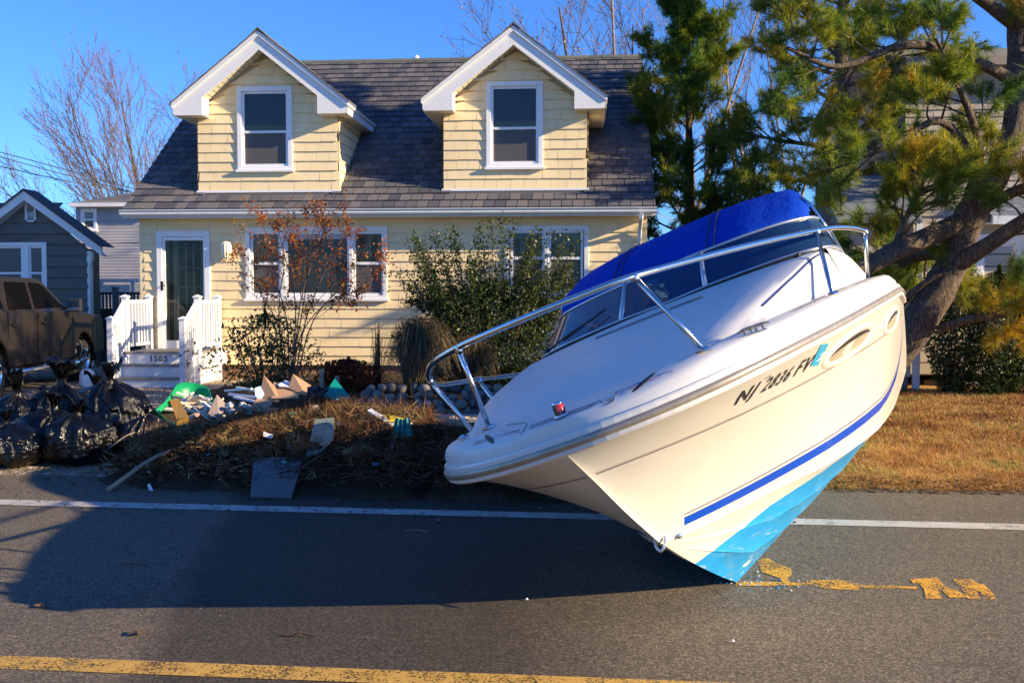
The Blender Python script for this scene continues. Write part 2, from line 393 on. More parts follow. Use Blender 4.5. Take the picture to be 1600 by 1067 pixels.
def hole_list(rows, holes, x0, x1):      # cut tabs by rectangular openings
    return rows
def shingle_wall(parent, x0, x1, z0, z1, yplane, expo, tab, holes, toplimit=None, thick=.020, count=None, slope=None):
    """returns list of shingle rects (xa, xb, za, zb, y)"""
    out = []; z = z0; r = 0
    while z < z1 - .01:
        zb = min(z + expo, z1); x = x0 - (tab * .5 if r % 2 else 0) - rng.random() * tab * .3
        while x < x1:
            w = tab * rng.uniform(.78, 1.28); xa, xb = max(x, x0), min(x + w, x1); x += w
            if xb - xa < .03: continue
            segs = [(xa, xb, z, zb)]
            for (hx0, hx1, hz0, hz1) in holes:
                ns = []
                for (a, b, c, d) in segs:
                    if b <= hx0 or a >= hx1 or d <= hz0 or c >= hz1: ns.append((a, b, c, d)); continue
                    if a < hx0: ns.append((a, hx0, c, d))
                    if b > hx1: ns.append((hx1, b, c, d))
                    a2, b2 = max(a, hx0), min(b, hx1)
                    if c < hz0: ns.append((a2, b2, c, hz0))
                    if d > hz1: ns.append((a2, b2, hz1, d))
                segs = ns
            for s in segs:
                if s[1] - s[0] < .012 or s[3] - s[2] < .012: continue
                a, b, c, d = s
                if toplimit:
                    ha, hb = toplimit(a + .004), toplimit(b - .004)
                    if max(ha, hb) <= c: continue
                    out.append((a, b, c, d, yplane, min(d, max(ha, c)), min(d, max(hb, c))))
                else: out.append((a, b, c, d, yplane, d, d))
        z += expo; r += 1
    return out
def shingle_geo(mb, s, full_bottom=True, th=.022):
    a, b, c, d, y, da, db = s; g = .0018; a += g; b -= g
    y0b = y - th - rng.uniform(0, .006); y0t = y - .004; yb_ = .05; drop = rng.uniform(0, .006)
    v = [(a, y0b, c - drop), (b, y0b, c - drop), (b, y + .045, c - drop), (a, y + .045, c - drop), (a, y0t, da), (b, y0t, db), (b, y + .045, db), (a, y + .045, da)]
    mb.add(v, [(0, 3, 2, 1), (4, 5, 6, 7), (0, 1, 5, 4), (1, 2, 6, 5), (3, 0, 4, 7)])
DOOR = (W(246, 400, D).x, W(329, 400, D).x, .42, W(290, 361, D).z)
WIN1 = (W(384.5, 400, D).x, W(605.5, 400, D).x, W(480, 467, D).z, W(480, 355, D).z)
WIN2 = (W(788, 400, D).x, W(920, 400, D).x, W(850, 462, D).z, W(850, 353, D).z)
rows = shingle_wall(wall, WXL + .09, WXR - .09, .32, 3.12, D, .1775, .31, [DOOR, WIN1, WIN2])
def dtop(k):
    a, b = dorm[k]; c = (a + b) / 2; pk = 6.51
    return lambda x: pk - .33 - abs(x - c) * .84
dwin = [tuple(W(px, 200, DY).x for px in (371.5, 457.5)) + (W(415, 266, DY).z, W(415, 136, DY).z), tuple(W(px, 200, DY).x for px in (760, 848.5)) + (W(805, 262, DY).z, W(805, 128, DY).z)]
drows = []
for k, (a, b) in enumerate(dorm):
    drows.append(shingle_wall(house, a, b, DZ + .04, 6.4, DY, .181, .25, [dwin[k]], dtop(k)))
def place_shingles(slist, parent, n, name):
    order = list(slist); rng.shuffle(order)
    order = sorted(slist, key=lambda s: -((s[1] - s[0]) * (s[3] - s[2])))
    for s in order[:n]:
        m = MB(); shingle_geo(m, s); m.build(name, M['shingle_y'], parent)
    if len(order) > n:
        m = MB()
        for s in order[n:]: shingle_geo(m, s)
        o = m.build(name + '_field', M['shingle_y'], parent); o['kind'] = 'stuff'
# dormers
dparts = []
for k, (a, b) in enumerate(dorm):
    c = (a + b) / 2; m = MB(); ztop = 5.18
    m.add([(a, DY + .045, DZ - .05), (b, DY + .045, DZ - .05), (b, DY + .045, 5.2), (c, DY + .045, 6.3), (a, DY + .045, 5.2)], [(0, 1, 2, 3, 4)])
    for x in (a, b):
        m.add([(x, DY, DZ - .02), (x, DY, 5.1), (x, roofY(5.1), 5.1)], [(0, 1, 2)])
    d = m.build('dormer', M['wall_y'], house); dparts.append(d)
    place_shingles(drows[k], d, 150, 'wall_shingle')
    # cheek clapboards (foreshortened side courses)
    z = DZ; i = 0
    for x, sg in ((a, -1), (b, 1)):
        z = DZ + .04
        while z < 5.06:
            y1 = roofY(z + .01); m = MB()
            m.add([(x + sg * .022, DY - .01, z), (x + sg * .022, y1, z), (x + sg * .004, roofY(z + .17), z + .178), (x + sg * .004, DY - .01, z + .178), (x - sg * .02, DY - .01, z), (x - sg * .02, y1, z)], [(0, 1, 2, 3), (0, 4, 5, 1)])
            m.build('cheek_shingle', M['shingle_y'], d); z += .181
    m = MB()
    m.box((a - .035, DY - .033, DZ - .005), (b + .035, DY + .1, DZ + .037)); m.build('sill_flashing', M['vinyl'], d)
    # rake boards + boxed returns (one profile, thick)
    OVH = .36; yf = DY - OVH
    def P(px, py): return W(px, py, yf)
    if k == 0: pk = (404, 48); L = (270, 160); Rr = (542, 158)
    else: pk = (802.5, 40); L = (660, 153); Rr = (946, 149)
    pk_, L_, R_ = P(*pk), P(*L), P(*Rr)
    cx = pk_.x; hw = (R_.x - L_.x) / 2; cx = (R_.x + L_.x) / 2; zt = pk_.z; zl = (L_.z + R_.z) / 2
    vt = .345; bx = hw - (1.36 - .22); bx = .56; zb = zl - .235
    sl_ = (zt - zl) / hw
    inner = hw - bx
    poly = [(cx - hw, yf, zb), (cx - hw, yf, zl), (cx, yf, zt), (cx + hw, yf, zl), (cx + hw, yf, zb), (cx + inner, yf, zb), (cx + inner, yf, zt - vt - sl_ * inner), (cx, yf, zt - vt), (cx - inner, yf, zt - vt - sl_ * inner), (cx - inner, yf, zb)]
    # split left / right halves so each is a clean board
    for sg in (-1, 1):
        h = [(cx, yf, zt - vt), (cx, yf, zt), (cx + sg * hw, yf, zl), (cx + sg * hw, yf, zl - .20), (cx + sg * (hw - .03), yf, zb), (cx + sg * inner, yf, zb), (cx + sg * inner, yf, zt - vt - sl_ * inner)]
        m = MB(); m.prism(h, (0, .05, 0)); m.build('rake_board', M['white'], d)
        m = MB(); q = .10     # moulding strip along the top of the rake
        m.prism([(cx, yf - .035, zt + .005), (cx + sg * (hw + .02), yf - .035, zl - .012), (cx + sg * (hw + .02), yf - .035, zl - .10), (cx, yf - .035, zt - q)], (0, .034, 0)); m.build('rake_moulding', M['white'], d)
        # inner vertical face of return + horizontal soffit to the wall + eave soffit running back
        m = MB()
        m.box((min(cx + sg * inner, cx + sg * (inner + .03)), yf + .051, zb), (max(cx + sg * inner, cx + sg * (inner + .03)), DY - .03, zb + .38)); m.build('return_side', M['white'], d)
        xo = cx + sg * (hw - .02); xi = cx + sg * inner
        yb = roofY(zb) ; yb = min(yb, roofY(zl)) 
        m = MB(); m.box((min(xi, xo), yf + .051, zb + .004), (max(xi, xo), yb, zb + .02)); m.build('eave_soffit', M['soffit'], d)
        # eave fascia going back to the main roof
        m = MB(); xf = cx + sg * hw
        m.add([(xf, yf + .0, zl), (xf, roofY(zl), zl), (xf, roofY(zb), zb), (xf, yf, zb), (xf - sg * .03, yf, zl), (xf - sg * .03, roofY(zl), zl), (xf - sg * .03, roofY(zb), zb), (xf - sg * .03, yf, zb)],
              [(0, 1, 2, 3), (4, 7, 6, 5), (0, 4, 5, 1), (3, 2, 6, 7), (1, 5, 6, 2)])
        m.build('eave_fascia', M['white'], d)
        m = MB(); m.box((min(xf + sg * .002, xf + sg * .035), yf - .03, zl - .10), (max(xf + sg * .002, xf + sg * .035), roofY(zl - .06), zl - .012)); m.build('eave_moulding', M['white'], d)
        # rake soffit (underside) with board grooves
        m = MB(); nseg = 12
        for i in range(nseg):
            t0, t1 = i / nseg, (i + 1) / nseg - .008
            x0_, x1_ = cx + sg * inner * t0 * 1.03, cx + sg * inner * t1 * 1.03
            za, zb_ = zt - vt + .02 - sl_ * abs(x0_ - cx), zt - vt + .02 - sl_ * abs(x1_ - cx)
            m.add([(x0_, yf + .051, za), (x1_, yf + .051, zb_), (x1_, DY, zb_), (x0_, DY, za)], [(0, 1, 2, 3)])
        m.build('rake_soffit', M['soffit'], d)
        # dormer roof slope: deck with shingle courses
        m = MB(); L2 = math.hypot(hw + .05, zt - zl); nrow = 9
        for i in range(nrow):
            t0, t1 = i / nrow, (i + 1) / nrow
            xa, xb = cx + sg * (hw + .05) * t0, cx + sg * (hw + .05) * t1
            za, zb_ = zt + .02 - sl_ * (hw + .05) * t0, zt + .02 - sl_ * (hw + .05) * t1
            yA, yB = roofY(za) + .02, roofY(zb_) + .02
            m.add([(xa, yf - .05, za), (xb, yf - .05, zb_ + .012), (xb, yB, zb_ + .012), (xa, yA, za), (xa, yf - .05, za - .03), (xb, yf - .05, zb_ - .025), (xb, yB, zb_ - .03)], [(0, 1, 2, 3), (0, 4, 5, 1), (1, 5, 6, 2)])
        m.build('dormer_roof', M['shingle_roof'], d)
    m = MB(); m.prism([(cx - .13, yf - .06, zt - .07), (cx, yf - .06, zt + .055), (cx + .13, yf - .06, zt - .07), (cx, yf - .06, zt + .02)], (0, roofY(zt) - yf, 0)); m.build('ridge_cap', M['ridge'], d)
place_shingles(rows, wall, 300, 'wall_shingle')

# windows: frame > sash / pane built as parts of the house
def window(parent, x0, x1, z0, z1, y, casing=.09, sashes=None, rail=None, sill=True, mat_lo='glass_screen', mat_hi='glass_see', depth=.05, name='window'):
    m = MB(); cz = casing
    m.box((x0, y - .045, z0), (x0 + cz, y + .06, z1)); m.box((x1 - cz, y - .045, z0), (x1, y + .06, z1))
    m.box((x0 + cz, y - .045, z1 - cz), (x1 - cz, y + .06, z1)); m.box((x0 + cz, y - .045, z0), (x1 - cz, y + .06, z0 + cz * .8))
    w = m.build(name, M['vinyl'], parent, bevel=.006)
    if sill:
        m = MB(); m.box((x0 - .03, y - .085, z0 - .045), (x1 + .03, y + .02, z0 + .004)); m.build('sill', M['vinyl'], w, bevel=.006)
    ss = sashes or [(x0 + cz, x1 - cz, rail)]
    for i, (a, b, rl) in enumerate(ss):
        za, zb = z0 + cz * .8, z1 - cz; fw = .045
        if i > 0:
            pa = ss[i - 1][1]; m = MB(); m.box((pa, y - .04, za), (a, y + .06, zb)); m.build('mullion', M['vinyl'], w, bevel=.005)
        m = MB()
        def fr(c, d, yy):
            m.box((a, yy, c), (a + fw, yy + .03, d)); m.box((b - fw, yy, c), (b, yy + .03, d)); m.box((a + fw, yy, d - fw), (b - fw, yy + .03, d)); m.box((a + fw, yy, c), (b - fw, yy + .03, c + fw))
        if rl:
            zr = za + (zb - za) * rl
            fr(za, zr + .02, y - .022); m.build('lower_sash', M['vinyl'], w); m = MB(); fr(zr - .02, zb, y - .003); m.build('upper_sash', M['vinyl'], w)
            m = MB(); m.add([(a + fw, y + .008, za + fw), (b - fw, y + .008, za + fw), (b - fw, y + .008, zr), (a + fw, y + .008, zr)], [(0, 1, 2, 3)]); m.build('pane', M[mat_lo], w)
            m = MB(); m.add([(a + fw, y + .021, zr), (b - fw, y + .021, zr), (b - fw, y + .021, zb - fw), (a + fw, y + .021, zb - fw)], [(0, 1, 2, 3)]); m.build('pane', M[mat_hi], w)
            m = MB(); K = 24; rows_c = []
            if sashes is None:      # pleated blind drawn part way down
                zc_ = zr + (zb - zr) * .18; rows_c = [[(lerp(a + fw, b - fw, q), y + .030 + .006 * (jj % 2), lerp(zc_, zb - fw, jj / 14)) for q in (0, 1)] for jj in range(15)]
                m.grid(rows_c); m.build('blind', M['blind'], w)
            else:
                for (c0_, c1_) in ((0, .42), (.62, 1)):
                    m.grid([[(lerp(a + fw, b - fw, lerp(c0_, c1_, q / K)), y + .030 + .008 * math.sin(q * 1.9 + i), zz_) for q in range(K + 1)] for zz_ in (zr, zb - fw)])
                m.build('curtain', M['curtain'], w)
        else:
            fr(za, zb, y + .01); m.build('sash', M['vinyl'], w)
            m = MB(); m.add([(a + fw, y + .025, za + fw), (b - fw, y + .025, za + fw), (b - fw, y + .025, zb - fw), (a + fw, y + .025, zb - fw)], [(0, 1, 2, 3)]); m.build('pane', M['glass'], w)
            m = MB(); m.box((a + fw, y + .004, zb - fw - .10), (b - fw, y + .02, zb - fw - .002)); m.build('blind', M['pale_siding'], w)
    return w
X_ = lambda px: W(px, 410, D).x
window(house, *WIN1, D, .085, [(X_(392), X_(439), .5), (X_(446), X_(546), None), (X_(552), X_(600), .5)])
window(house, *WIN2, D, .085, [(X_(798), X_(851), .55), (X_(857), X_(911), .55)])
for k in range(2):
    window(dparts[k], *dwin[k], DY, .085, None, .46)

# front door
dx0, dx1, dz0, dz1 = DOOR
m = MB()
m.box((dx0, D - .05, .60), (dx0 + .11, D + .1, dz1)); m.box((dx1 - .11, D - .05, .60), (dx1, D + .1, dz1)); m.box((dx0 + .11, D - .05, dz1 - .11), (dx1 - .11, D + .1, dz1))
m.box((dx0, D - .07, .52), (dx1, D + .1, .60)); m.build('door_frame', M['vinyl'], house, bevel=.006)
door = MB(); a, b = dx0 + .115, dx1 - .115; zt_ = dz1 - .115
gz0, gx0, gx1, gz1 = W(290, 532, D).z, W(259, 400, D).x, W(318, 400, D).x, W(290, 376, D).z
door.box((a, D - .03, .61), (gx0, D + .005, zt_)); door.box((gx1, D - .03, .61), (b, D + .005, zt_)); door.box((gx0, D - .03, gz1), (gx1, D + .005, zt_)); door.box((gx0, D - .03, .61), (gx1, D + .005, gz0))
door = door.build('door', M['vinyl'], house, bevel=.005)
m = MB(); m.add([(gx0, D - .012, gz0), (gx1, D - .012, gz0), (gx1, D - .012, gz1), (gx0, D - .012, gz1)], [(0, 1, 2, 3)]); m.build('pane', M['glass_clear'], door)
hx = W(254, 447, D).x; hz = W(254, 447, D).z
m = MB(); m.box((hx - .02, D - .05, hz - .09), (hx + .02, D - .03, hz + .09)); m.tube([(hx, D - .05, hz), (hx, D - .085, hz), (hx + .09, D - .085, hz + .01)], .009); m.build('handle', M['black'], door)
m = MB()   # hall seen through the glass
y0, y1 = D + .26, D + 2.4
m.add([(a, y0, .6), (b, y0, .6), (b, y1, .6), (a, y1, .6), (a, y0, zt_), (b, y0, zt_), (b, y1, zt_), (a, y1, zt_)], [(0, 1, 2, 3), (4, 7, 6, 5), (3, 2, 6, 7), (0, 3, 7, 4), (1, 5, 6, 2)])
m.build('hallway', M['room'], house)
# carve: the wall board is behind the door, so give the door hall its own dark recess in front of it
wall.data.clear_geometry()
mw = MB(); zs = [.30, .6, zt_, 3.30]
mw.box((WXL + .02, D + .03, .30), (a, D + .25, 3.30)); mw.box((b, D + .03, .30), (WXR - .02, D + .25, 3.30)); mw.box((a, D + .03, zt_), (b, D + .25, 3.30)); mw.box((a, D + .03, .30), (b, D + .25, .6))
off = ORG[house.name]; wall.data.from_pydata([(x - off.x, y - off.y, z - off.z) for x, y, z in mw.v], [], mw.f); wall.data.update()
m = MB(); idx = a + .1
th = rad(68); ca, sa = math.cos(th), math.sin(th)
Mx = Matrix.Translation((idx, D + .3, .62)) @ Matrix.Rotation(th, 4, 'Z')
m.box((0, 0, 0), (.10, .04, zt_ - .66), M=Mx); m.box((.72, 0, 0), (.82, .04, zt_ - .66), M=Mx)
for i in range(6): m.box((.10, 0, i * .385), (.72, .04, i * .385 + (.3 if i == 0 else .03)), M=Mx)
for i in range(2): m.box((.10 + .2 * (i + 1), .002, .3), (.125 + .2 * (i + 1), .038, zt_ - .7), M=Mx)
m.build('inner_door', M['innerdoor'], house)

# wall lantern
c = W(357, 391, D); m = MB()
Ml = Matrix.Translation((c.x, D - .12, c.z)) @ Matrix.Diagonal((1, .9, 1, 1))
prof = [(0, -.17), (.05, -.165), (.075, -.13), (.092, -.09), (.096, 0), (.092, .1), (.075, .14), (.03, .16), (0, .163)]
rows_ = []
for r_, z_ in prof:
    rows_.append([Ml @ Vector((r_ * (1 + .06 * math.cos(12 * q)) * math.cos(q), r_ * (1 + .06 * math.cos(12 * q)) * math.sin(q), z_)) for q in [2 * math.pi * i / 72 for i in range(72)]])
m.grid(rows_, closed=True); m.box((c.x - .05, D - .06, c.z - .08), (c.x + .05, D + .0, c.z + .08)); m.build('wall_lantern', simple('cream_lantern_glass', (.8, .72, .55), .3, var=.03), house, smooth=False)

# main roof
def rp(x, s, h=0.0):        # s: metres up the slope
    L = math.hypot(RUN, ZR - ZE); ny, nz = -(ZR - ZE) / L, RUN / L
    return (x, D - OV + s * RUN / L + ny * h, ZE + s * (ZR - ZE) / L + nz * h)
SL = math.hypot(RUN, ZR - ZE)
m = MB(); m.add([rp(EXL, 0), rp(EXR, 0), rp(EXR, SL), rp(EXL, SL)], [(0, 1, 2, 3)])
yb = 2 * YR - (D - OV); m.add([(EXL, YR, ZR), (EXR, YR, ZR), (EXR, yb, ZE), (EXL, yb, ZE)], [(0, 1, 2, 3)])
m.add([rp(EXL, 0, -.12), rp(EXL, SL, -.12), rp(EXL, SL), rp(EXL, 0)], [(0, 1, 2, 3)]); m.add([rp(EXR, 0, -.12), rp(EXR, SL, -.12), rp(EXR, SL), rp(EXR, 0)], [(3, 2, 1, 0)])
roof = m.build('roof', M['dark_roof'], house)
NR = 27; ex = SL / NR; tabs = []
for i in range(NR):
    s0 = i * ex; x = EXL - (.1 if i % 2 else 0) - rng.random() * .02
    while x < EXR:
        w = .206 * rng.uniform(.97, 1.03); xa, xb = max(x, EXL), min(x + w, EXR); x += w
        if xb - xa < .02: continue
        zc = ZE + (s0 + ex) * (ZR - ZE) / SL; skip = False
        for a_, b_ in dorm:
            if xa > a_ + .02 and xb < b_ - .02 and zc > DZ + .02 and zc < 6.4 - .84 * abs((xa + xb) / 2 - (a_ + b_) / 2): skip = True
        if not skip: tabs.append((xa, xb, s0, i))
def tabgeo(m, xa, xb, s0, dx=0, ds=0):
    g = .007; xa += g + dx; xb -= g - dx; s0 += ds; h0 = .030 + rng.uniform(0, .007); e = rng.uniform(-.004, .004)
    v = [rp(xa, s0 + e, h0), rp(xb, s0 + e, h0), rp(xb, s0 + ex + .01, .006), rp(xa, s0 + ex + .01, .006), rp(xa, s0 + e, 0), rp(xb, s0 + e, 0), rp(xb, s0 + ex, 0), rp(xa, s0 + ex, 0)]
    m.add(v, [(0, 1, 2, 3), (0, 4, 5, 1), (0, 3, 7, 4), (1, 5, 6, 2)])
tabs.sort(key=lambda t: t[2])
for t in tabs[:300]:
    m = MB(); tabgeo(m, *t[:3]); m.build('roof_shingle', M['shingle_roof'], roof)
m = MB()
for t in tabs[300:]: tabgeo(m, *t[:3])
o = m.build('roof_shingle_field', M['shingle_roof'], roof); o['kind'] = 'stuff'
m = MB(); x = EXL
while x < EXR:
    w = .30; xb = min(x + w, EXR); h = .03 + .008 * rng.random()
    m.add([(x, YR - .14, ZR - .085 + h), (xb, YR - .14, ZR - .085 + h), (xb, YR, ZR + h), (x, YR, ZR + h), (x, YR + .14, ZR - .085 + h), (xb, YR + .14, ZR - .085 + h), (x, YR - .14, ZR - .115), (xb, YR - .14, ZR - .115)], [(0, 1, 2, 3), (3, 2, 5, 4), (6, 7, 1, 0)]); x += w - .01
m.build('ridge_cap', M['ridge'], house)
v = W(652, 90, YR + .3); m = MB(); m.tube([(v.x, YR + .3, ZR - .3), (v.x, YR + .3, ZR + .10)], .055, 12); m.tube([(v.x, YR + .3, ZR + .08), (v.x - .04, YR + .3, ZR + .13)], [.07, .07], 12); m.build('vent_pipe', M['white'], house)
# gutter, frieze, soffit
m = MB(); y = D - OV
prof = [(0, 0), (-.07, .0), (-.085, .03), (-.075, .05), (-.10, .085), (-.10, .10), (-.09, .10), (-.088, .088), (-.02, .088), (0, .10)]
m.prism([(EXL - .02, y + a_, ZE - .11 + b_) for a_, b_ in prof], (EXR - EXL + .04, 0, 0)); m.build('gutter', M['gutter'], house)
m = MB(); m.box((EXL, y + .002, ZE - .155), (EXR, y + .03, ZE - .02)); m.build('fascia', M['gutter'], house)
m = MB(); m.box((EXL + .01, y + .031, ZE - .15), (EXR - .01, D - .001, ZE - .13)); m.build('soffit', M['soffit'], house)
m = MB(); c = W(1002, 335, D - .5)
m.tube([(c.x, D - .5, 3.12), (c.x, D - .5, 3.02), (c.x - .0, D - .09, 2.86), (c.x, D - .07, 2.7), (c.x, D - .07, .25), (c.x, D - .25, .12)], .042, 4); m.build('downspout', M['gutter'], house)

# ================================================================ PORCH STEPS
pxL, pxR = W(172, 500, 16.72).x, W(285, 500, 16.72).x
porch = thing('porch_steps', ((pxL + pxR) / 2, 17.3, 0), 'white front steps with grey treads, vinyl railings and the house number on a riser', 'steps')
YP0, YP1 = 17.28, D - .055; PZ = .615
UXL, UXR = W(196, 500, YP0 + .05).x, W(309, 500, YP0 + .05).x
for i in range(3):
    z1 = .19 + i * .2075 if i < 2 else PZ; z1 = (.185, .40, PZ)[i]; y0 = (16.74, 17.02, YP0)[i]; y1 = (17.02, YP0, YP1)[i]
    zl = (0, .185, .40)[i]
    xl, xr = (pxL + .06, pxR - .05) if i < 2 else (UXL - .02, UXR + .02)
    m = MB(); m.box((xl, y0, zl), (xr, y0 + .03, z1 - .03)); m.build('riser', M['vinyl'], porch)
    yy = y0 - .03; j = 0; n = 2 if i < 2 else 8; w = (y1 - yy + (.0)) / n
    for j in range(n):
        m = MB(); m.box((xl - .01, yy + j * w + .003, z1 - .03), (xr + .01, yy + (j + 1) * w - .003, z1)); m.build('tread_board', M['deckboard'], porch)
m = MB(); m.prism([(pxL + .03, 16.75, 0), (pxL + .03, YP1, 0), (pxL + .03, YP1, PZ - .035), (pxL + .03, YP0, PZ - .035), (pxL + .03, 16.75, .15)], (.03, 0, 0)); m.build('stringer', M['vinyl'], porch)
m = MB(); m.prism([(pxR - .05, 16.75, 0), (pxR - .05, YP1, 0), (pxR - .05, YP1, PZ - .035), (pxR - .05, YP0, PZ - .035), (pxR - .05, 16.75, .15)], (.03, 0, 0)); m.build('stringer', M['vinyl'], porch)
m = MB(); m.box((UXL, YP0 + .03, .33), (UXR + .12, YP0 + .06, PZ - .03)); m.box((UXR + .10, YP0 + .06, .33), (UXR + .13, YP1, PZ - .03)); m.build('skirt_board', M['vinyl'], porch)
def post(x, y, z0, z1, w=.105):
    m = MB(); m.box((x - w / 2, y - w / 2, z0), (x + w / 2, y + w / 2, z1)); p = m.build('post', M['vinyl'], porch, bevel=.006)
    m = MB(); c = w / 2 + .014
    m.box((x - c, y - c, z1), (x + c, y + c, z1 + .022)); m.add([(x - c, y - c, z1 + .022), (x + c, y - c, z1 + .022), (x + c, y + c, z1 + .022), (x - c, y + c, z1 + .022), (x, y, z1 + .06)], [(0, 1, 4), (1, 2, 4), (2, 3, 4), (3, 0, 4)]); m.build('cap', M['vinyl'], p)
def railrun(p0, p1, nb, h=.86):
    p0, p1 = Vector(p0), Vector(p1)
    d = (p1 - p0); dd = d.normalized()
    sx = Vector((1, 0, 0)) if abs(dd.y) > abs(dd.x) else Vector((0, 1, 0))
    for name, zz, th in (('top_rail', h, .07), ('bottom_rail', .08, .06)):
        m = MB(); w = .035 if name == 'top_rail' else .022
        a, b = p0 + Vector((0, 0, zz)), p1 + Vector((0, 0, zz))
        m.add([a - sx * w, a + sx * w, a + sx * w + Vector((0, 0, th)), a - sx * w + Vector((0, 0, th)), b - sx * w, b + sx * w, b + sx * w + Vector((0, 0, th)), b - sx * w + Vector((0, 0, th))],
              [(0, 1, 2, 3), (4, 7, 6, 5), (0, 4, 5, 1), (1, 5, 6, 2), (2, 6, 7, 3), (3, 7, 4, 0)])
        m.build(name, M['vinyl'], porch, bevel=.005)
    for i in range(nb):
        q = p0 + d * ((i + .5) / nb); m = MB(); w = .019
        m.box((q.x - w, q.y - w, q.z + .10), (q.x + w, q.y + w, q.z + h + .01)); m.build('baluster', M['vinyl'], porch)
LPz = W(169, 499, 16.72).z
YF = 16.74
for x in (pxL, pxR): post(x, YF, 0, LPz)
UP = YP0 + .05; ztp = W(196, 465, UP).z
for x in (UXL, UXR): post(x, UP, 0 if x == UXL else 0, ztp); post(x, D - .15, .0, ztp)
xr2 = W(344, 500, YP0 + .2).x
railrun((pxL, YF + .06, LPz - .97), (UXL, UP - .06, ztp - .99), 6)
railrun((pxR, YF + .06, LPz - .97), (UXR, UP - .06, ztp - .99), 6)
railrun((UXL, UP + .06, PZ), (UXL, D - .2, PZ), 7); railrun((UXR, UP + .06, PZ), (UXR, D - .2, PZ), 7)
def text_mesh(s, size, extrude=.004, shear=0, bold=0.0, spacing=1.0):
    cu = bpy.data.curves.new('t', 'FONT'); cu.body = s; cu.size = size; cu.extrude = extrude; cu.shear = shear; cu.offset = bold; cu.space_character = spacing; cu.resolution_u = 3
    o = bpy.data.objects.new('t', cu); C.objects.link(o); dg = bpy.context.evaluated_depsgraph_get(); me = o.evaluated_get(dg).to_mesh()
    V = [v.co.copy() for v in me.vertices]; Fc = [tuple(p.vertices) for p in me.polygons]
    o.evaluated_get(dg).to_mesh_clear(); bpy.data.objects.remove(o); bpy.data.curves.remove(cu); return V, Fc
nx = W(234, 567, YP0).x; nz_ = W(234, 572.5, YP0).z
for i, ch in enumerate('1505'):
    V, Fc = text_mesh(ch, .15, .004, 0, .003)
    m = MB(); x0 = W(233 + i * 7.7, 567, YP0).x
    m.add([(x0 + v.x, YP0 - .006 - v.z, .445 + v.y) for v in V], Fc); m.build('house_number', M['number'], porch)

# ================================================================ BOAT
BO = Vector((0.33837, 4.20208, -0.21696)); bphi, bth, brh = 0.35656, 0.047927, 0.37442
_a = Vector((math.sin(bphi) * math.cos(bth), math.cos(bphi) * math.cos(bth), math.sin(bth)))
_p = Vector((math.cos(bphi), -math.sin(bphi), 0)); _U = _p.cross(_a)
if _U.z < 0: _U = -_U
_p2 = _p * math.cos(brh) + _U * math.sin(brh); _u2 = _U * math.cos(brh) - _p * math.sin(brh)
boat = thing('motorboat', BO, 'white cabin motorboat with blue stripe and blue canvas lying tilted on the road', 'boat')
boat.rotation_euler = Matrix(((_a.x, -_p2.x, _u2.x), (_a.y, -_p2.y, _u2.y), (_a.z, -_p2.z, _u2.z))).to_euler()
def V3(a, b, u): return Vector((a, -b, u))           # boat coordinates: aft, to port, up
def itp(x, t):
    xs = [p[0] for p in t]; ys = [p[1] for p in t]
    if x <= xs[0]: return ys[0]
    if x >= xs[-1]: return ys[-1]
    i = max(j for j in range(len(xs)) if xs[j] <= x); i = min(i, len(xs) - 2)
    # monotone-ish cubic (catmull-rom slopes on uneven knots)
    def sl(j):
        if j <= 0: return (ys[1] - ys[0]) / (xs[1] - xs[0])
        if j >= len(xs) - 1: return (ys[-1] - ys[-2]) / (xs[-1] - xs[-2])
        d0 = (ys[j] - ys[j - 1]) / (xs[j] - xs[j - 1]); d1 = (ys[j + 1] - ys[j]) / (xs[j + 1] - xs[j])
        return 0 if d0 * d1 <= 0 else 2 * d0 * d1 / (d0 + d1)
    h = xs[i + 1] - xs[i]; t_ = (x - xs[i]) / h; m0, m1 = sl(i) * h, sl(i + 1) * h
    return (2 * t_**3 - 3 * t_**2 + 1) * ys[i] + (t_**3 - 2 * t_**2 + t_) * m0 + (-2 * t_**3 + 3 * t_**2) * ys[i + 1] + (t_**3 - t_**2) * m1
BG = [(0, 0), (.1, .165), (.224, .32), (.316, .44), (.436, .59), (.548, .72), (.64, .81), (.775, .92), (.894, .985), (1.049, 1.055), (1.162, 1.10), (1.483, 1.19), (1.817, 1.24), (2.145, 1.165), (2.45, 1.05), (2.683, .97)]
def bgw(a): return itp(math.sqrt(max(a, 0)), BG)
UR = [(0, 1.268), (.1, 1.275), (.19, 1.283), (.3, 1.293), (.41, 1.302), (.6, 1.313), (.8, 1.32), (1.35, 1.331), (2.2, 1.344), (3.3, 1.351), (4.6, 1.29), (6, 1.22), (7.2, 1.18)]
UK = [(0, 1.27), (.2, 1.09), (.45, .855), (.72, .64), (1.06, .43), (1.35, .275), (1.62, .15), (2.0, .13), (2.5, .105), (3, .079), (4, .027), (5, -.02), (7.2, -.02)]
BC = [(.7, 0), (1, .17), (1.5, .42), (2.2, .70), (3, .885), (3.5, .89), (5, .83), (7.2, .74)]
UC = [(.7, .645), (1, .62), (1.5, .61), (2.2, .577), (3, .585), (3.5, .575), (4.2, .555), (5, .53), (7.2, .50)]
CAPU = [(0, 1.38), (.1, 1.403), (.19, 1.427), (.3, 1.452), (.41, 1.461), (.8, 1.48), (1.35, 1.498), (2.2, 1.51), (3.3, 1.512), (4.6, 1.45), (7.2, 1.33)]
HC = [(0, 1.375), (.12, 1.418), (.3, 1.447), (.42, 1.468), (.58, 1.53), (.78, 1.585), (1, 1.635), (1.5, 1.73), (2.2, 1.82), (2.45, 1.83), (3, 1.78), (3.6, 1.66), (4.5, 1.56), (7.2, 1.5)]
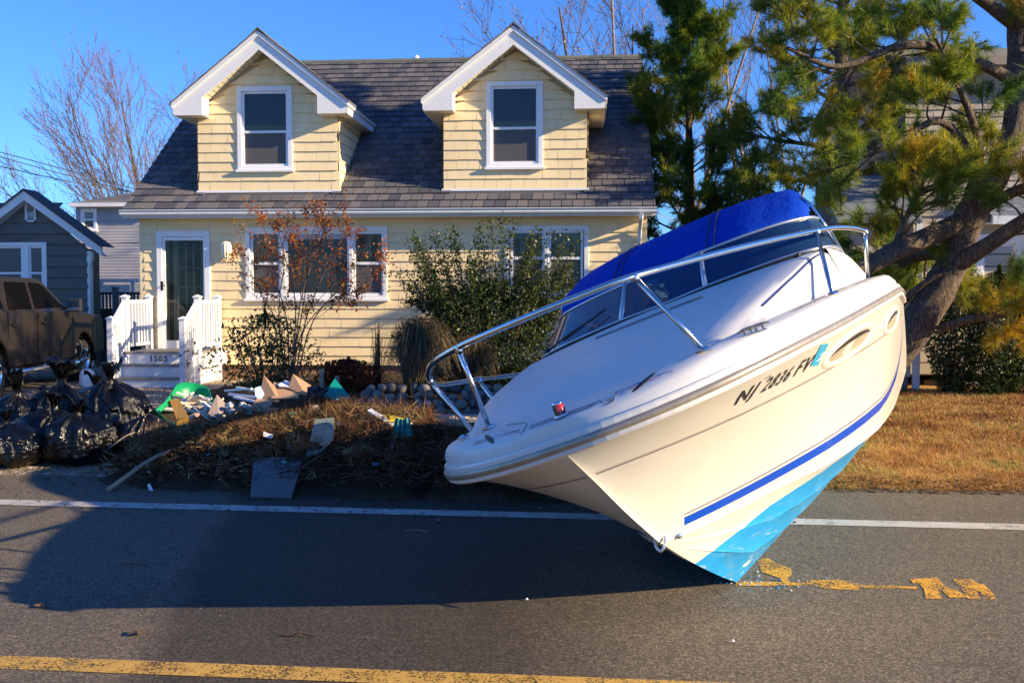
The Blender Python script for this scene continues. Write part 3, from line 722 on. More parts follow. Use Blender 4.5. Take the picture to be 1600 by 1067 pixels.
def chine(a):
    if a < .7: return 0.0, itp(a, UK)
    return itp(a, BC), itp(a, UC)
def side(a, v):
    """hull side from chine/stem (v=0) to rub rail (v=1)"""
    bc, uc = chine(a); bg, ug = bgw(a), itp(a, UR)
    p = itp(a, [(0, 1.35), (.6, 1.3), (1.5, 1.1), (3, .92), (7, .85)])
    return bc + (bg - bc) * v ** p, uc + (ug - uc) * v
def side_at_u(a, u):
    bc, uc = chine(a); ug = itp(a, UR); return side(a, min(1, max(0, (u - uc) / (ug - uc))))[0]
AST = [0, .004, .012, .03, .055, .09, .13, .18, .24, .31, .39, .48, .58, .7, .8, .9, 1.0, 1.12, 1.25, 1.4, 1.6, 1.8, 2.0, 2.25, 2.5, 2.8, 3.1, 3.4, 3.8, 4.2, 4.7, 5.3, 6, 6.6, 7.2]
BINV0 = (Matrix.Translation(BO) @ boat.rotation_euler.to_matrix().to_4x4()).inverted()
def hull_hit(px, py):
    o = BINV0 @ CP; d = BINV0.to_3x3() @ ray(px, py); t_ = 3.0
    while t_ < 10:
        q = o + d * t_
        if .05 < q.x < 6 and chine(q.x)[1] - .02 < q.z < itp(q.x, UR) + .02 and -q.y < side_at_u(q.x, q.z) and -q.y > 0: return q.x, q.z
        t_ += .008
    return None
def hullmat():
    t = NT('hull_gelcoat'); p = t.coord('Object'); s = t.n('ShaderNodeSeparateXYZ'); t.l(p, s.inputs[0]); a, b, u = s.outputs
    ab = t.math('ABSOLUTE', b)
    a2 = t.math('MULTIPLY', a, a)
    def band(lo, hi):
        return t.math('MULTIPLY', t.math('GREATER_THAN', u, lo), t.math('LESS_THAN', u, hi))
    blueTop = t.math('ADD', t.math('ADD', .760, t.math('MULTIPLY', a, -.0305)), t.math('MULTIPLY', a2, .0137))
    blueBot = t.math('ADD', t.math('ADD', .716, t.math('MULTIPLY', a, -.062)), t.math('MULTIPLY', a2, .0197))
    h = t.math('SUBTRACT', blueTop, blueBot)
    n = t.noise(p, 2.2, 4); n2_ = t.noise(t.map(p, (1, 1, 5)), 9, 5, .7)
    col = t.mix(n, (.66, .61, .53), (.73, .68, .595))
    col = t.mix(t.math('MULTIPLY', t.ramp(n2_, [(.5, 0.0), (.8, 1.0)]), .18), col, (.55, .42, .28))
    past = t.math('GREATER_THAN', ab, t.math('ADD', .115, t.math('MULTIPLY', t.math('SUBTRACT', u, .70), .55)))
    blue = t.math('MULTIPLY', band(t.math('SUBTRACT', blueTop, t.math('MULTIPLY', h, .62)), t.math('SUBTRACT', blueTop, t.math('MULTIPLY', h, .0))), past)
    blue = t.math('MULTIPLY', band(blueBot, t.math('SUBTRACT', blueTop, t.math('MULTIPLY', h, .36))), past)
    thin1 = t.math('MULTIPLY', band(t.math('SUBTRACT', blueTop, t.math('MULTIPLY', h, .19)), t.math('SUBTRACT', blueTop, t.math('MULTIPLY', h, .08))), past)
    thin2 = t.math('MULTIPLY', band(t.math('SUBTRACT', blueTop, t.math('MULTIPLY', h, .31)), t.math('SUBTRACT', blueTop, t.math('MULTIPLY', h, .275))), past)
    pinc = t.math('ADD', 1.121, t.math('MULTIPLY', a, .0105)); pz = t.math('GREATER_THAN', ab, .026)
    pin = t.math('MULTIPLY', band(t.math('SUBTRACT', pinc, .0085), t.math('SUBTRACT', pinc, .0015)), pz)
    pin2 = t.math('MULTIPLY', band(t.math('ADD', pinc, .0015), t.math('ADD', pinc, .004)), pz)
    fade = t.math('ADD', .93, t.math('MULTIPLY', t.noise(p, 30, 3), .35), clamp=True)
    col = t.mix(t.math('MULTIPLY', blue, fade), col, (.0, .06, .47))
    col = t.mix(t.math('MULTIPLY', thin1, .9), col, (.09, .09, .22)); col = t.mix(t.math('MULTIPLY', thin2, .6), col, (.35, .2, .18))
    col = t.mix(t.math('MULTIPLY', pin, .85), col, (.10, .075, .10)); col = t.mix(t.math('MULTIPLY', pin2, .7), col, (.34, .16, .12))
    # antifouling paint with scrapes and olive rubbing streaks
    wl = t.math('ADD', .218, t.math('ADD', t.math('MULTIPLY', t.math('MINIMUM', a, 1.55), .20), t.math('MULTIPLY', t.math('SUBTRACT', t.math('MAXIMUM', a, 1.55), 1.55), .047)))
    wl = t.math('SUBTRACT', wl, t.math('MULTIPLY', t.math('MAXIMUM', t.math('SUBTRACT', a, 2.5), 0.0), .16))
    bot = t.math('LESS_THAN', u, wl)
    sc_ = t.noise(t.map(p, (2.2, 9, 9), (0, 0, .2)), 2.6, 7, .72, .6)
    scr = t.ramp(sc_, [(.595, 0.0), (.625, 1.0)])
    low = t.math('MULTIPLY', t.math('SUBTRACT', .46, u), 5.0, clamp=True)
    blu = t.mix(t.noise(p, 5, 5, .65), (.004, .22, .56), (.012, .36, .74))
    ol = t.ramp(t.noise(t.map(p, (.6, 22, 22)), 1.1, 5, .6), [(.55, 0.0), (.68, 1.0)])
    blu = t.mix(t.math('MULTIPLY', ol, .45), blu, (.16, .27, .22))
    blu = t.mix(t.math('MULTIPLY', scr, low), blu, (.62, .66, .66))
    col = t.mix(bot, col, blu)
    rough = t.mix(bot, (.22, .22, .22), (.5, .5, .5))
    nr = t.bump(t.noise(p, 3.0, 2), .04, .05)
    return t.done(t.bsdf(col, rough, 0, .5, nr, .25))
M['hull'] = hullmat()
M['deck'] = simple('deck_gelcoat', (.66, .65, .63), .38, var=.05, nscale=4, bump=.12, bscale=260, dirt=.14, dcol=(.42, .36, .28), world=False)
M['deckgloss'] = simple('deck_edge_gelcoat', (.68, .66, .63), .25, var=.04, nscale=4, dirt=.1, dcol=(.45, .38, .3), world=False)
M['rail_rubber'] = simple('weathered_rub_rail', (.36, .31, .25), .36, .4, var=.35, nscale=14, world=False)
M['red'] = simple('red_pinstripe', (.28, .04, .04), .4); M['navy'] = simple('navy_pinstripe', (.03, .04, .14), .4)
# hull shell
def hull_rows(sgn):
    rows = []
    for a in AST:
        bc, uc = chine(a); uk = itp(a, UK); r = []
        for f, off in [(0, 0), (.12, 0), (.30, 0), (.325, .008), (.36, .0), (.55, 0), (.62, 0), (.645, .010), (.68, 0), (.85, 0), (.965, 0)]:
            b = bc * f; u = uk + (uc - uk) * f; L = math.hypot(bc, uc - uk) + 1e-6; o = off * min(1, bc / .3)
            r.append(V3(a, sgn * (b + o * (uc - uk) / L), u - o * bc / L))
        lip = .007 * min(1, bc / .5)
        r.append(V3(a, sgn * (bc + lip * .4), uc - lip * .45)); r.append(V3(a, sgn * (bc + lip), uc - lip * .05)); 
        for v in [.015, .06, .14, .24, .36, .5, .63, .76, .88, .96, 1.0]:
            b, u = side(a, v); r.append(V3(a, sgn * b, u))
        rows.append(r)
    return rows
mb = MB(); mb.grid(hull_rows(1)); mb.grid([r[::-1] for r in hull_rows(-1)])
# transom
e1 = hull_rows(1)[-1]; e2 = hull_rows(-1)[-1]; mb.add(e1 + e2[::-1], [tuple(range(len(e1) * 2))])
hull = mb.build('hull', M['hull'], boat, smooth=True, local=True)
em = hull.modifiers.new('edges', 'EDGE_SPLIT'); em.split_angle = rad(28)
# deck: cap, side deck, cabin trunk and cockpit
def deck_sec(a):
    bg = bgw(a); k = min(1, bg / .45); c = itp(a, CAPU); h = itp(a, HC); ur = itp(a, UR)
    if a < 2.45:
        hs = max(c + .012, h - .035 * min(1, a / 1.5)); wf = min(1.0, max(0.0, (a - .25) / .6))
        pts = [(bg, ur + .04), (bg + .012 * k, ur + .05), (bg + .01 * k, c - .05), (bg - .008 * k, c - .018), (bg - .035 * k, c), (bg - .11 * k, c + .012), (bg - .135 * k, c + .016), (bg - .17 * k, lerp(c + .02, hs - .05, wf)), (bg - .20 * k, lerp(c + .022, hs - .015, wf)), (bg - .25 * k, hs)]
        b0 = bg - .25 * k
        for f in (.85, .7, .5, .3, .15, 0): pts.append((b0 * f, hs + (h - hs) * (1 - f * f)))
    else:
        hs = h
        pts = [(bg, ur + .04), (bg + .012 * k, ur + .05), (bg + .01 * k, c - .05), (bg - .008 * k, c - .018), (bg - .035 * k, c), (bg - .11 * k, c + .012), (bg - .135 * k, c + .016), (bg - .17 * k, hs - .05), (bg - .20 * k, hs - .015), (bg - .25 * k, hs),
               (bg - .28, hs - .01), (bg - .285, hs - .1), (min(bg - .29, side_at_u(a, 1.0) - .06), 1.0), (min(bg - .31, side_at_u(a, .72) - .08), .72), (.3, .70), (0, .70)]
    return pts
def dk(a, i, f, lift=0):      # point on deck polyline segment i fraction f (port)
    p = deck_sec(a); return p[i][0] + (p[i + 1][0] - p[i][0]) * f, p[i][1] + (p[i + 1][1] - p[i][1]) * f + lift
DST = [x for x in AST if x < 2.45] + [2.44]
def deck_h0(a, b):
    P_ = deck_sec(a); b = abs(b)
    for i in range(len(P_) - 1):
        if P_[i + 1][0] <= b <= P_[i][0]: return lerp(P_[i][1], P_[i + 1][1], (P_[i][0] - b) / (P_[i][0] - P_[i + 1][0] + 1e-9))
    return 1.4
def deck_rows(sgn, st): return [[V3(a, sgn * b, u) for b, u in deck_sec(a)] for a in st]
mb = MB(); 
for sg in (1, -1):
    for st in (DST, [2.45, 2.6, 2.8, 3.0, 3.2, 3.5, 3.9, 4.4, 5, 5.7, 6.4, 7.15]):
        r = deck_rows(sg, st); mb.grid(r if sg > 0 else [q[::-1] for q in r])
s1 = [V3(2.443, b, u) for b, u in deck_sec(2.44)[9:]]; s2 = [V3(2.447, b, u) for b, u in deck_sec(2.45)[9:]]
mb.grid([s1, s2]); mb.grid([[V3(p.x, p.y, p.z) for p in s1], [V3(p.x, p.y, p.z) for p in s2]])
e = deck_sec(7.15); mb.add([V3(7.16, b, u) for b, u in e] + [V3(7.16, -b, u) for b, u in e[::-1]], [tuple(range(2 * len(e)))])
deck = mb.build('deck', M['deck'], boat, smooth=True, local=True); em = deck.modifiers.new('edges', 'EDGE_SPLIT'); em.split_angle = rad(32)
# swept strips round the gunwale
def gun(a0, a1, n, fn):
    st = [lerp(math.sqrt(a0), math.sqrt(a1), i / (n - 1)) ** 2 for i in range(n)]; return [fn(a) for a in st]
def ring(fn, a1=7.2, n=70):
    P_ = gun(0, a1, n, lambda a: fn(a)); return [(a, -b, u) for a, b, u in P_[::-1]] + P_[1:]
def sweep(name, mat, prof, parent, a1=7.19, sm=True):
    """prof: list of (outward, up) around the rail line"""
    mb = MB(); rows = []
    st = [0.0] + [((i / 60) ** 2) * a1 for i in range(1, 61)]
    full = [(-1, a) for a in st[::-1]] + [(1, a) for a in st[1:]]
    path = [Vector((a, s_ * bgw(a))) for s_, a in full]
    for j, (s_, a) in enumerate(full):
        t_ = (path[min(j + 1, len(path) - 1)] - path[max(j - 1, 0)]).normalized(); nrm = Vector((-t_.y, t_.x))
        if nrm.dot(Vector((path[j].x - 2.0, path[j].y))) < 0: nrm = -nrm
        ur = itp(a, UR)
        rows.append([V3(path[j].x + nrm.x * o, path[j].y + nrm.y * o, ur + u) for o, u in prof])
    mb.grid(rows, closed=True); return mb.build(name, mat, parent, smooth=sm, local=True)
rr = sweep('rub_rail', M['deckgloss'], [(-.004, -.02), (.022, -.016), (.03, -.008), (.03, .062), (.024, .072), (-.004, .074)], boat, sm=False)
sweep('rub_insert', M['rail_rubber'], [(.028, .006), (.038, .009), (.043, .025), (.038, .041), (.028, .044)], rr)
def strip(name, mat, sgn, a0, a1, i, f, w, parent=deck, n=40, lift=.0025):
    mb = MB(); rows = []
    for k in range(n):
        a = lerp(a0, a1, k / (n - 1)); b0, u0 = dk(a, i, f); b1, u1 = dk(a, i, f + w); rows.append([V3(a, sgn * b0, u0 + lift), V3(a, sgn * b1, u1 + lift)])
    mb.grid(rows); return mb.build(name, mat, parent, local=True)
for sg in (1, -1):
    for (a0, a1) in ((.98, 2.05), (2.25, 3.15)):
        strip('pinstripe', M['red'], sg, a0, a1, 4, .25, .10); strip('pinstripe', M['navy'], sg, a0, a1, 4, .48, .12)
BINV = (Matrix.Translation(BO) @ boat.rotation_euler.to_matrix().to_4x4()).inverted()
def deck_h(a, b):
    P_ = deck_sec(a); b = abs(b)
    for i in range(len(P_) - 1):
        if P_[i + 1][0] <= b <= P_[i][0]: return lerp(P_[i][1], P_[i + 1][1], (P_[i][0] - b) / (P_[i][0] - P_[i + 1][0] + 1e-9))
    return 0
def deck_hit(px, py):
    o = BINV @ CP; d = (BINV.to_3x3() @ ray(px, py)); t_ = 3.0
    while t_ < 12:
        q = o + d * t_
        if 0 < q.x < 2.44 and abs(q.y) < bgw(q.x) - .02 and q.z < deck_h(q.x, -q.y): return q.x, -q.y, q.z
        t_ += .01
    return None
M['seamgrey'] = simple('hatch_seam', (.16, .16, .18), .6, world=False)
# anchor hatch seams and drains in the foredeck
m = MB(); q = deck_hit(952, 625) or (.1, .3, 1.42); m.lathe([(.016, .005), (.012, .004), (.0, .002)], Matrix.Translation(V3(*q)), 12); m.build('scupper', M['black'], deck, smooth=True, local=True)
for (px, py) in ((1006, 598),):
    q = deck_hit(px, py); q = q or (.3, .35, 1.45)
    for sg in (1, -1):
        m = MB(); pts = [(q[0] + .060 * math.cos(k * math.pi / 8), sg * (q[1] + .045 * math.cos(k * math.pi / 8) + .014 * math.sin(k * math.pi / 8))) for k in range(16)]
        m.add([V3(a_, b_, deck_h(a_, b_) + .004) for a_, b_ in pts] + [V3(q[0], sg * q[1], deck_h(q[0], q[1]) + .006)], [(k, (k + 1) % 16, 16) for k in range(16)]); m.build('vent_slot', M['black'], deck, local=True)
def deck_line(name, pts, rad_, mat, n=8):
    P_ = []
    for i in range(len(pts) - 1):
        for k in range(n + (i == len(pts) - 2)):
            q = deck_hit(lerp(pts[i][0], pts[i + 1][0], k / n), lerp(pts[i][1], pts[i + 1][1], k / n))
            if q: P_.append(V3(q[0], q[1], q[2] + .002))
    if len(P_) > 2: m = MB(); m.tube(P_, rad_, 4); return m.build(name, mat, deck, local=True)
for dy, mt in ((0, 'navy'), (3.2, 'red')):
    deck_line('pinstripe', [(740, 692 + dy), (812, 672 + dy)], .0022, M[mt]); deck_line('pinstripe', [(828, 666 + dy), (935, 628 + dy)], .0022, M[mt]); deck_line('pinstripe', [(966, 612 + dy), (1052, 578 + dy)], .0022, M[mt])
deck_line('anchor_hatch_seam', [(792, 664), (822, 661)], .0025, M['seamgrey']); deck_line('anchor_hatch_seam', [(824, 663), (812, 684)], .0028, M['seamgrey']); deck_line('anchor_hatch_seam', [(936, 626), (948, 634), (960, 626), (963, 612)], .003, M['seamgrey'])
deck_line('moulded_groove', [(905, 560), (960, 535), (1040, 520)], .0022, M['deckgloss']); deck_line('moulded_groove', [(880, 592), (950, 570)], .0022, M['deckgloss'])
# transverse handrail recess ahead of the windscreen
mb = MB(); rows = []
for k in range(13):
    b = lerp(-.30, .40, k / 12); w = .045 * math.sin(math.pi * min(1, max(.02, k / 12))) ** .5; u = 1.737 - .03 * b * b
    rows.append([V3(1.66 - w + .05 * b * b, b, u + .012), V3(1.66 + .05 * b * b, b, u + .028), V3(1.66 + w + .05 * b * b, b, u + .014 + .01)])
mb.grid(rows); mb.build('grab_moulding', simple('grey_grab_moulding', (.16, .15, .15), .4, world=False), deck, smooth=True, local=True)
# cabin side stripes
for f0, a0, a1, i_, w_ in ((.3, .95, 2.43, 7, .28), (.0, 2.46, 3.4, 7, .28)):
    strip('cabin_stripe', M['navy'], 1, a0, a1, i_, f0 if f0 else .1, w_, n=30, lift=.004); strip('cabin_stripe', M['navy'], -1, a0, a1, i_, f0 if f0 else .1, w_, n=30, lift=.004)

# rails
def tube(name, pts, r, mat, parent, n=10, **k):
    m = MB(); m.tube([V3(*p) for p in pts], r, n); return m.build(name, mat, parent, smooth=True, local=True)
def smoothpath(pts, n=6):
    out = []; P_ = [Vector(p) for p in pts]; P_ = [2 * P_[0] - P_[1]] + P_ + [2 * P_[-1] - P_[-2]]
    for i in range(1, len(P_) - 2):
        for k in range(n):
            t_ = k / n; p0, p1, p2, p3 = P_[i - 1:i + 3]
            out.append(.5 * ((2 * p1) + (-p0 + p2) * t_ + (2 * p0 - 5 * p1 + 4 * p2 - p3) * t_**2 + (-p0 + 3 * p1 - 3 * p2 + p3) * t_**3))
    out.append(P_[-2]); return out
path = [(2.9, -1.3, 1.755), (2.4, -1.12, 1.73), (1.9, -1.13, 1.765), (1.5, -1.06, 1.78), (1.2, -1.06, 1.795), (.95, -1.02, 1.805), (.75, -.95, 1.84), (.60, -.84, 1.885), (.48, -.71, 1.90), (.35, -.50, 1.905), (.27, -.27, 1.903), (.25, .03, 1.90), (.30, .25, 1.90), (.42, .455, 1.90), (1.0, .70, 1.90), (1.6, .89, 1.90), (2.29, 1.04, 1.90), (2.6, 1.12, 1.89), (2.9, 1.19, 1.86), (3.1, 1.225, 1.825)]
sp = smoothpath(path, 5)
m = MB(); m.tube([V3(*p) for p in sp], .0165, 12); br = m.build('bow_rail', M['steel'], boat, smooth=True, local=True)
def stan(b0, b1, mid=None):
    m = MB(); m.tube([V3(*b0), V3(*b1)], .0135, 10); s_ = m.build('stanchion', M['steel'], br, smooth=True, local=True)
    m = MB(); x = V3(*b0); m.lathe([(0, .014), (.024, .014), (.036, .006), (.038, -.004)], Matrix.Translation(x), 12)
    m.box((x.x - .055, x.y - .012, x.z - .004), (x.x + .055, x.y + .012, x.z + .006)); m.build('rail_foot', M['steel'], br, smooth=False, local=True)
    m = MB(); q = V3(*b1); m.lathe([(.019, -.02), (.021, -.016), (.021, .014), (.0185, .018)], Matrix.Translation(q), 12); m.build('rail_fitting', M['steel'], br, smooth=True, local=True)
def foot(px, py, alt):
    q = deck_hit(px, py); return (q[0], q[1], q[2] + .004) if q else alt
stan(foot(1100, 549, (.54, .59, 1.465)), (.42, .455, 1.895)); stan(foot(1300, 461, (2.10, 1.01, 1.508)), (2.29, 1.04, 1.895)); stan((3.23, 1.115, 1.512), (3.1, 1.225, 1.822))
stan(foot(765, 669, (.31, -.475, 1.44)), (.35, -.50, 1.90)); stan(foot(733, 669, (.75, -.80, 1.47)), (.75, -.95, 1.838)); stan((1.4, -.92, 1.50), (1.5, -1.06, 1.775))
# cleats
M['darksteel'] = simple('tarnished_steel', (.34, .31, .27), .3, .9, var=.2, world=False)
for (a, b, u) in [foot(1171, 524, (.90, .755, 1.487)), foot(1189, 518, (.97, .775, 1.489))]:
    m = MB(); Mx = Matrix.Translation(V3(a, b, u)) @ Matrix.Rotation(rad(-60), 4, 'Z')
    m.tube([Mx @ Vector(p) for p in ((-.05, 0, .022), (-.02, 0, .028), (.02, 0, .028), (.05, 0, .022))], [.004, .007, .007, .004], 8)
    for s_ in (-.016, .016): m.tube([Mx @ Vector((s_, 0, 0)), Mx @ Vector((s_, 0, .026))], .006, 6)
    m.box((-.028, -.009, -.004), (.028, .009, .003), M=Mx); m.build('cleat', M['darksteel'], boat, smooth=False, local=True)
m = MB(); c_ = V3(.36, -.655, 1.452); m.tube([c_ + Vector(p) for p in ((-.05, .0, .03), (0, 0, .035), (.05, .0, .03))], [.006, .009, .006], 8)
for s_ in (-.018, .018): m.tube([c_ + Vector((s_, 0, -.02)), c_ + Vector((s_, 0, .033))], .007, 6)
m.build('cleat', M['chrome'], boat, local=True)
# bow light
lb = V3(.115, 0, 1.414)
m = MB(); m.lathe([(0, 0), (.036, 0), (.038, .008), (.03, .012)], Matrix.Translation(lb) @ Matrix.Diagonal((1.15, 1, 1, 1)), 16); m.lathe([(.027, .058), (.029, .063), (.022, .072), (0, .074)], Matrix.Translation(lb), 16)
bl = m.build('bow_light', M['chrome'], boat, smooth=True, local=True)
for sg, colr in ((1, (.35, .01, .012)), (-1, (.005, .10, .05))):
    m = MB(); rows = [[lb + Vector((r_ * math.cos(q), -sg * r_ * math.sin(q), z_)) for q in [math.pi * k / 8 for k in range(9)]] for r_, z_ in ((.027, .012), (.028, .035), (.026, .058))]
    m.grid(rows); m.build('lens', simple('lens_' + ('red' if sg > 0 else 'green'), colr, .12, var=.05, coat=.5), bl, smooth=True, local=True)
# windscreen
WB = [(2.22, 0), (2.22, .30), (2.24, .6), (2.31, .86), (2.42, 1.01), (2.62, 1.06), (2.9, 1.055), (3.35, 1.02)]
WBu = [1.825, 1.83, 1.825, 1.815, 1.80, 1.785, 1.765, 1.70]
WT = [(2.53, 0), (2.52, .28), (2.56, .57), (2.66, .81), (2.82, .95), (2.98, .985), (3.2, .985), (3.55, .97)]
WTu = [2.07, 2.068, 2.062, 2.052, 2.035, 2.02, 2.0, 1.93]
M['windscreen'] = glassmat('windscreen_glass', (.014, .045, .115), .12, .02, .01, .12, .12)
M['alu'] = simple('anodised_frame', (.55, .56, .58), .3, .8, world=False)
M['canvas'] = None
ws = MB(); 
def wpt(i, s, f): return V3(lerp(WB[i][0], WT[i][0], f), s * lerp(WB[i][1], WT[i][1], f), lerp(WBu[i], WTu[i], f))
fr = MB()
for f, r in ((0, .011), (1, .012)):
    pts = [wpt(i, -1, f) for i in range(7, 0, -1)] + [wpt(i, 1, f) for i in range(8)]
    fr.tube([q for q in smoothpath(pts, 3)], r, 8)
for s in (-1, 1):
    for i, w in ((1, .018), (4, .012), (7, .012)):
        if i == 4: continue
        fr.tube([wpt(i, s, 0), wpt(i, s, 1)], w, 6)
frm = fr.build('windscreen_frame', M['alu'], boat, smooth=True, local=True)
def pane(idx, sides):
    m = MB(); pts = sides
    lo = smoothpath([V3(*q) for q in [(WB[i][0], s * WB[i][1], WBu[i]) for i, s in pts]], 3); hi = smoothpath([V3(*q) for q in [(WT[i][0], s * WT[i][1], WTu[i]) for i, s in pts]], 3)
    m.grid([lo, hi]); m.build('windscreen_pane', M['windscreen'], frm, smooth=True, local=True)
pane(0, [(1, -1), (0, 1), (1, 1)]); pane(1, [(1, 1), (2, 1), (3, 1), (4, 1)]); pane(2, [(1, -1), (2, -1), (3, -1), (4, -1)]); pane(3, [(4, 1), (5, 1), (6, 1), (7, 1)]); pane(4, [(4, -1), (5, -1), (6, -1), (7, -1)])
m = MB(); pts = [V3(WB[i][0] - .012, s * WB[i][1], WBu[i] - .008) for i, s in [(4, -1), (3, -1), (2, -1), (1, -1), (0, 1), (1, 1), (2, 1), (3, 1), (4, 1)]]; m.tube(smoothpath(pts, 3), .009, 6); m.build('windscreen_gasket', M['black'], frm, smooth=True, local=True)
# wiper, starboard panel
m = MB(); pv = V3(2.19, -.86, 1.82); ed = V3(2.33, -.50, 1.925); m.tube([pv, lerp(pv, ed, .5) + Vector((-.02, 0, .004)), ed], [.008, .006, .005], 6)
m.tube([lerp(pv, ed, .35) + Vector((-.012, 0, -.008)), ed + Vector((-.01, -.09, .02))], .0065, 6); m.lathe([(0, .02), (.018, .018), (.02, -.01)], Matrix.Translation(pv), 10); m.build('wiper', M['black'], boat, smooth=True, local=True)
# canvas top
def canvasmat():
    t = NT('royal_blue_canvas'); p = t.coord('Object'); n = t.noise(p, 3, 4); w = t.noise(t.map(p, (1, 1, 1)), 420, 2)
    c = t.mix(n, (.001, .028, .30), (.002, .05, .46)); fold = t.noise(t.map(p, (2.0, 5, 2), (0, 0, .5)), 2.2, 4, .5, .5)
    return t.done(t.bsdf(c, .8, 0, .08, t.bump(t.math('ADD', t.math('MULTIPLY', fold, 1.0), t.math('MULTIPLY', w, .02)), .35, .05)))
M['canvas'] = canvasmat()
# cross sections b(s) for the canvas, from windscreen top back over the bows
def csec(j):
    # j: 0 windscreen line .. ; returns list of points from starboard to port
    A = [(2.53, 2.075), (2.75, 2.20), (3.0, 2.30), (3.3, 2.37), (3.8, 2.40), (4.4, 2.39), (4.95, 2.33), (5.1, 2.2), (5.3, 1.75)]
    out = []
    for k in range(25):
        s = -1 + 2 * k / 24; a0, uc = A[j]
        if j == 0:
            i = abs(s) * 4; i0 = min(3, int(i)); f = i - i0
            q = [(2.53, 0, 2.075), (2.52, .28, 2.073), (2.56, .57, 2.068), (2.67, .81, 2.056), (2.84, .955, 2.038)]
            a = lerp(q[i0][0], q[i0 + 1][0], f); b = lerp(q[i0][1], q[i0 + 1][1], f); u = lerp(q[i0][2], q[i0 + 1][2], f)
        else:
            B_ = [.955, .965, .935, .88, .81, .75, .71, .69, .66][j]
            ang = abs(s); base = [2.04, 2.08, 2.18, 2.22, 2.22, 2.2, 2.15, 2.0, 1.6][j]
            if ang < .80: b = B_ * (ang / .80) * .95; u = uc - .045 * (ang / .8) ** 3 - .01 * (ang / .8) ** 2
            else:
                f = (ang - .8) / .2; b = B_ * (.95 + .05 * math.sin(f * math.pi / 2)) ; u = lerp(uc - .055, base, f ** 1.4)
            a = a0 + (.24 if j < 3 else .08) * max(0, ang - .5) / .5 * (1 if j < 5 else 0) 
        out.append(V3(a, (1 if s > 0 else -1) * b if s else 0, u))
    return out
rows = []
for j in range(8):
    A0, A1 = csec(j), csec(j + 1)
    for f in (0, .25, .5, .75):
        sag = -.018 * math.sin(f * math.pi) if j >= 3 else .012 * math.sin(f * math.pi)
        rows.append([lerp(p, q, f) + Vector((0, 0, sag + .006 * noise.noise(Vector((p.x * 5, p.y * 6, f * 3 + j))))) for p, q in zip(A0, A1)])
rows.append(csec(8)); m = MB(); m.grid(rows); cv = m.build('canvas_top', M['canvas'], boat, smooth=True, local=True)
so_ = cv.modifiers.new('thick', 'SOLIDIFY'); so_.thickness = .004
for s in (-.31, .31):       # doubled seams with zip
    for d_ in (-.022, .022):
        m = MB(); pts = []
        for r in rows[:29]:
            x = (s + d_ + 1) / 2 * 24; i0 = int(x); pts.append(lerp(r[i0], r[i0 + 1], x - i0) + Vector((-.006, 0, .006)))
        m.tube(pts, .0035, 4); m.build('canvas_seam', M['black'], cv, local=True)
m = MB()
for k in range(1, 24):
    if k % 2: continue
    q = rows[0][k] + Vector((-.004, 0, .004)); m.lathe([(0, .004), (.006, .003), (.007, -.002)], Matrix.Translation(q) @ Matrix.Rotation(rad(-50), 4, 'Y'), 6)
m.build('snap_fastener', M['chrome'], cv, local=True)
for s in (-1, 1):
    m = MB(); m.tube([V3(3.05, s * 1.03, 1.72), V3(3.02, s * 1.005, 2.0), V3(3.02, s * .975, 2.13), V3(3.06, s * .93, 2.2)], .011, 8); m.build('canopy_bow', M['steel'], boat, smooth=True, local=True)
# cockpit seats, helm just visible through the glass
m = MB()
for b in (-.5, .5):
    m.box((3.3, b - .25, .72), (3.8, b + .25, 1.15)); m.box((3.75, b - .25, 1.1), (3.87, b + .25, 1.6))
m.build('seat', M['white'], boat, bevel=.03, local=True)
m = MB(); m.box((2.6, .2, .9), (2.95, .85, 1.72)); m.build('dashboard', M['deck'], boat, bevel=.03, local=True)
m = MB(); m.lathe([(.01, 0), (.02, .02)], Matrix.Translation(V3(3.0, .5, 1.62)) @ Matrix.Rotation(rad(65), 4, 'Y'), 8)
ring_ = [V3(3.0 + .06 * math.sin(q), .5 + .17 * math.cos(q), 1.66 + .16 * math.sin(q)) for q in [2 * math.pi * k / 20 for k in range(21)]]; m.tube(ring_, .012, 6); m.build('steering_wheel', M['white'], boat, smooth=True, local=True)
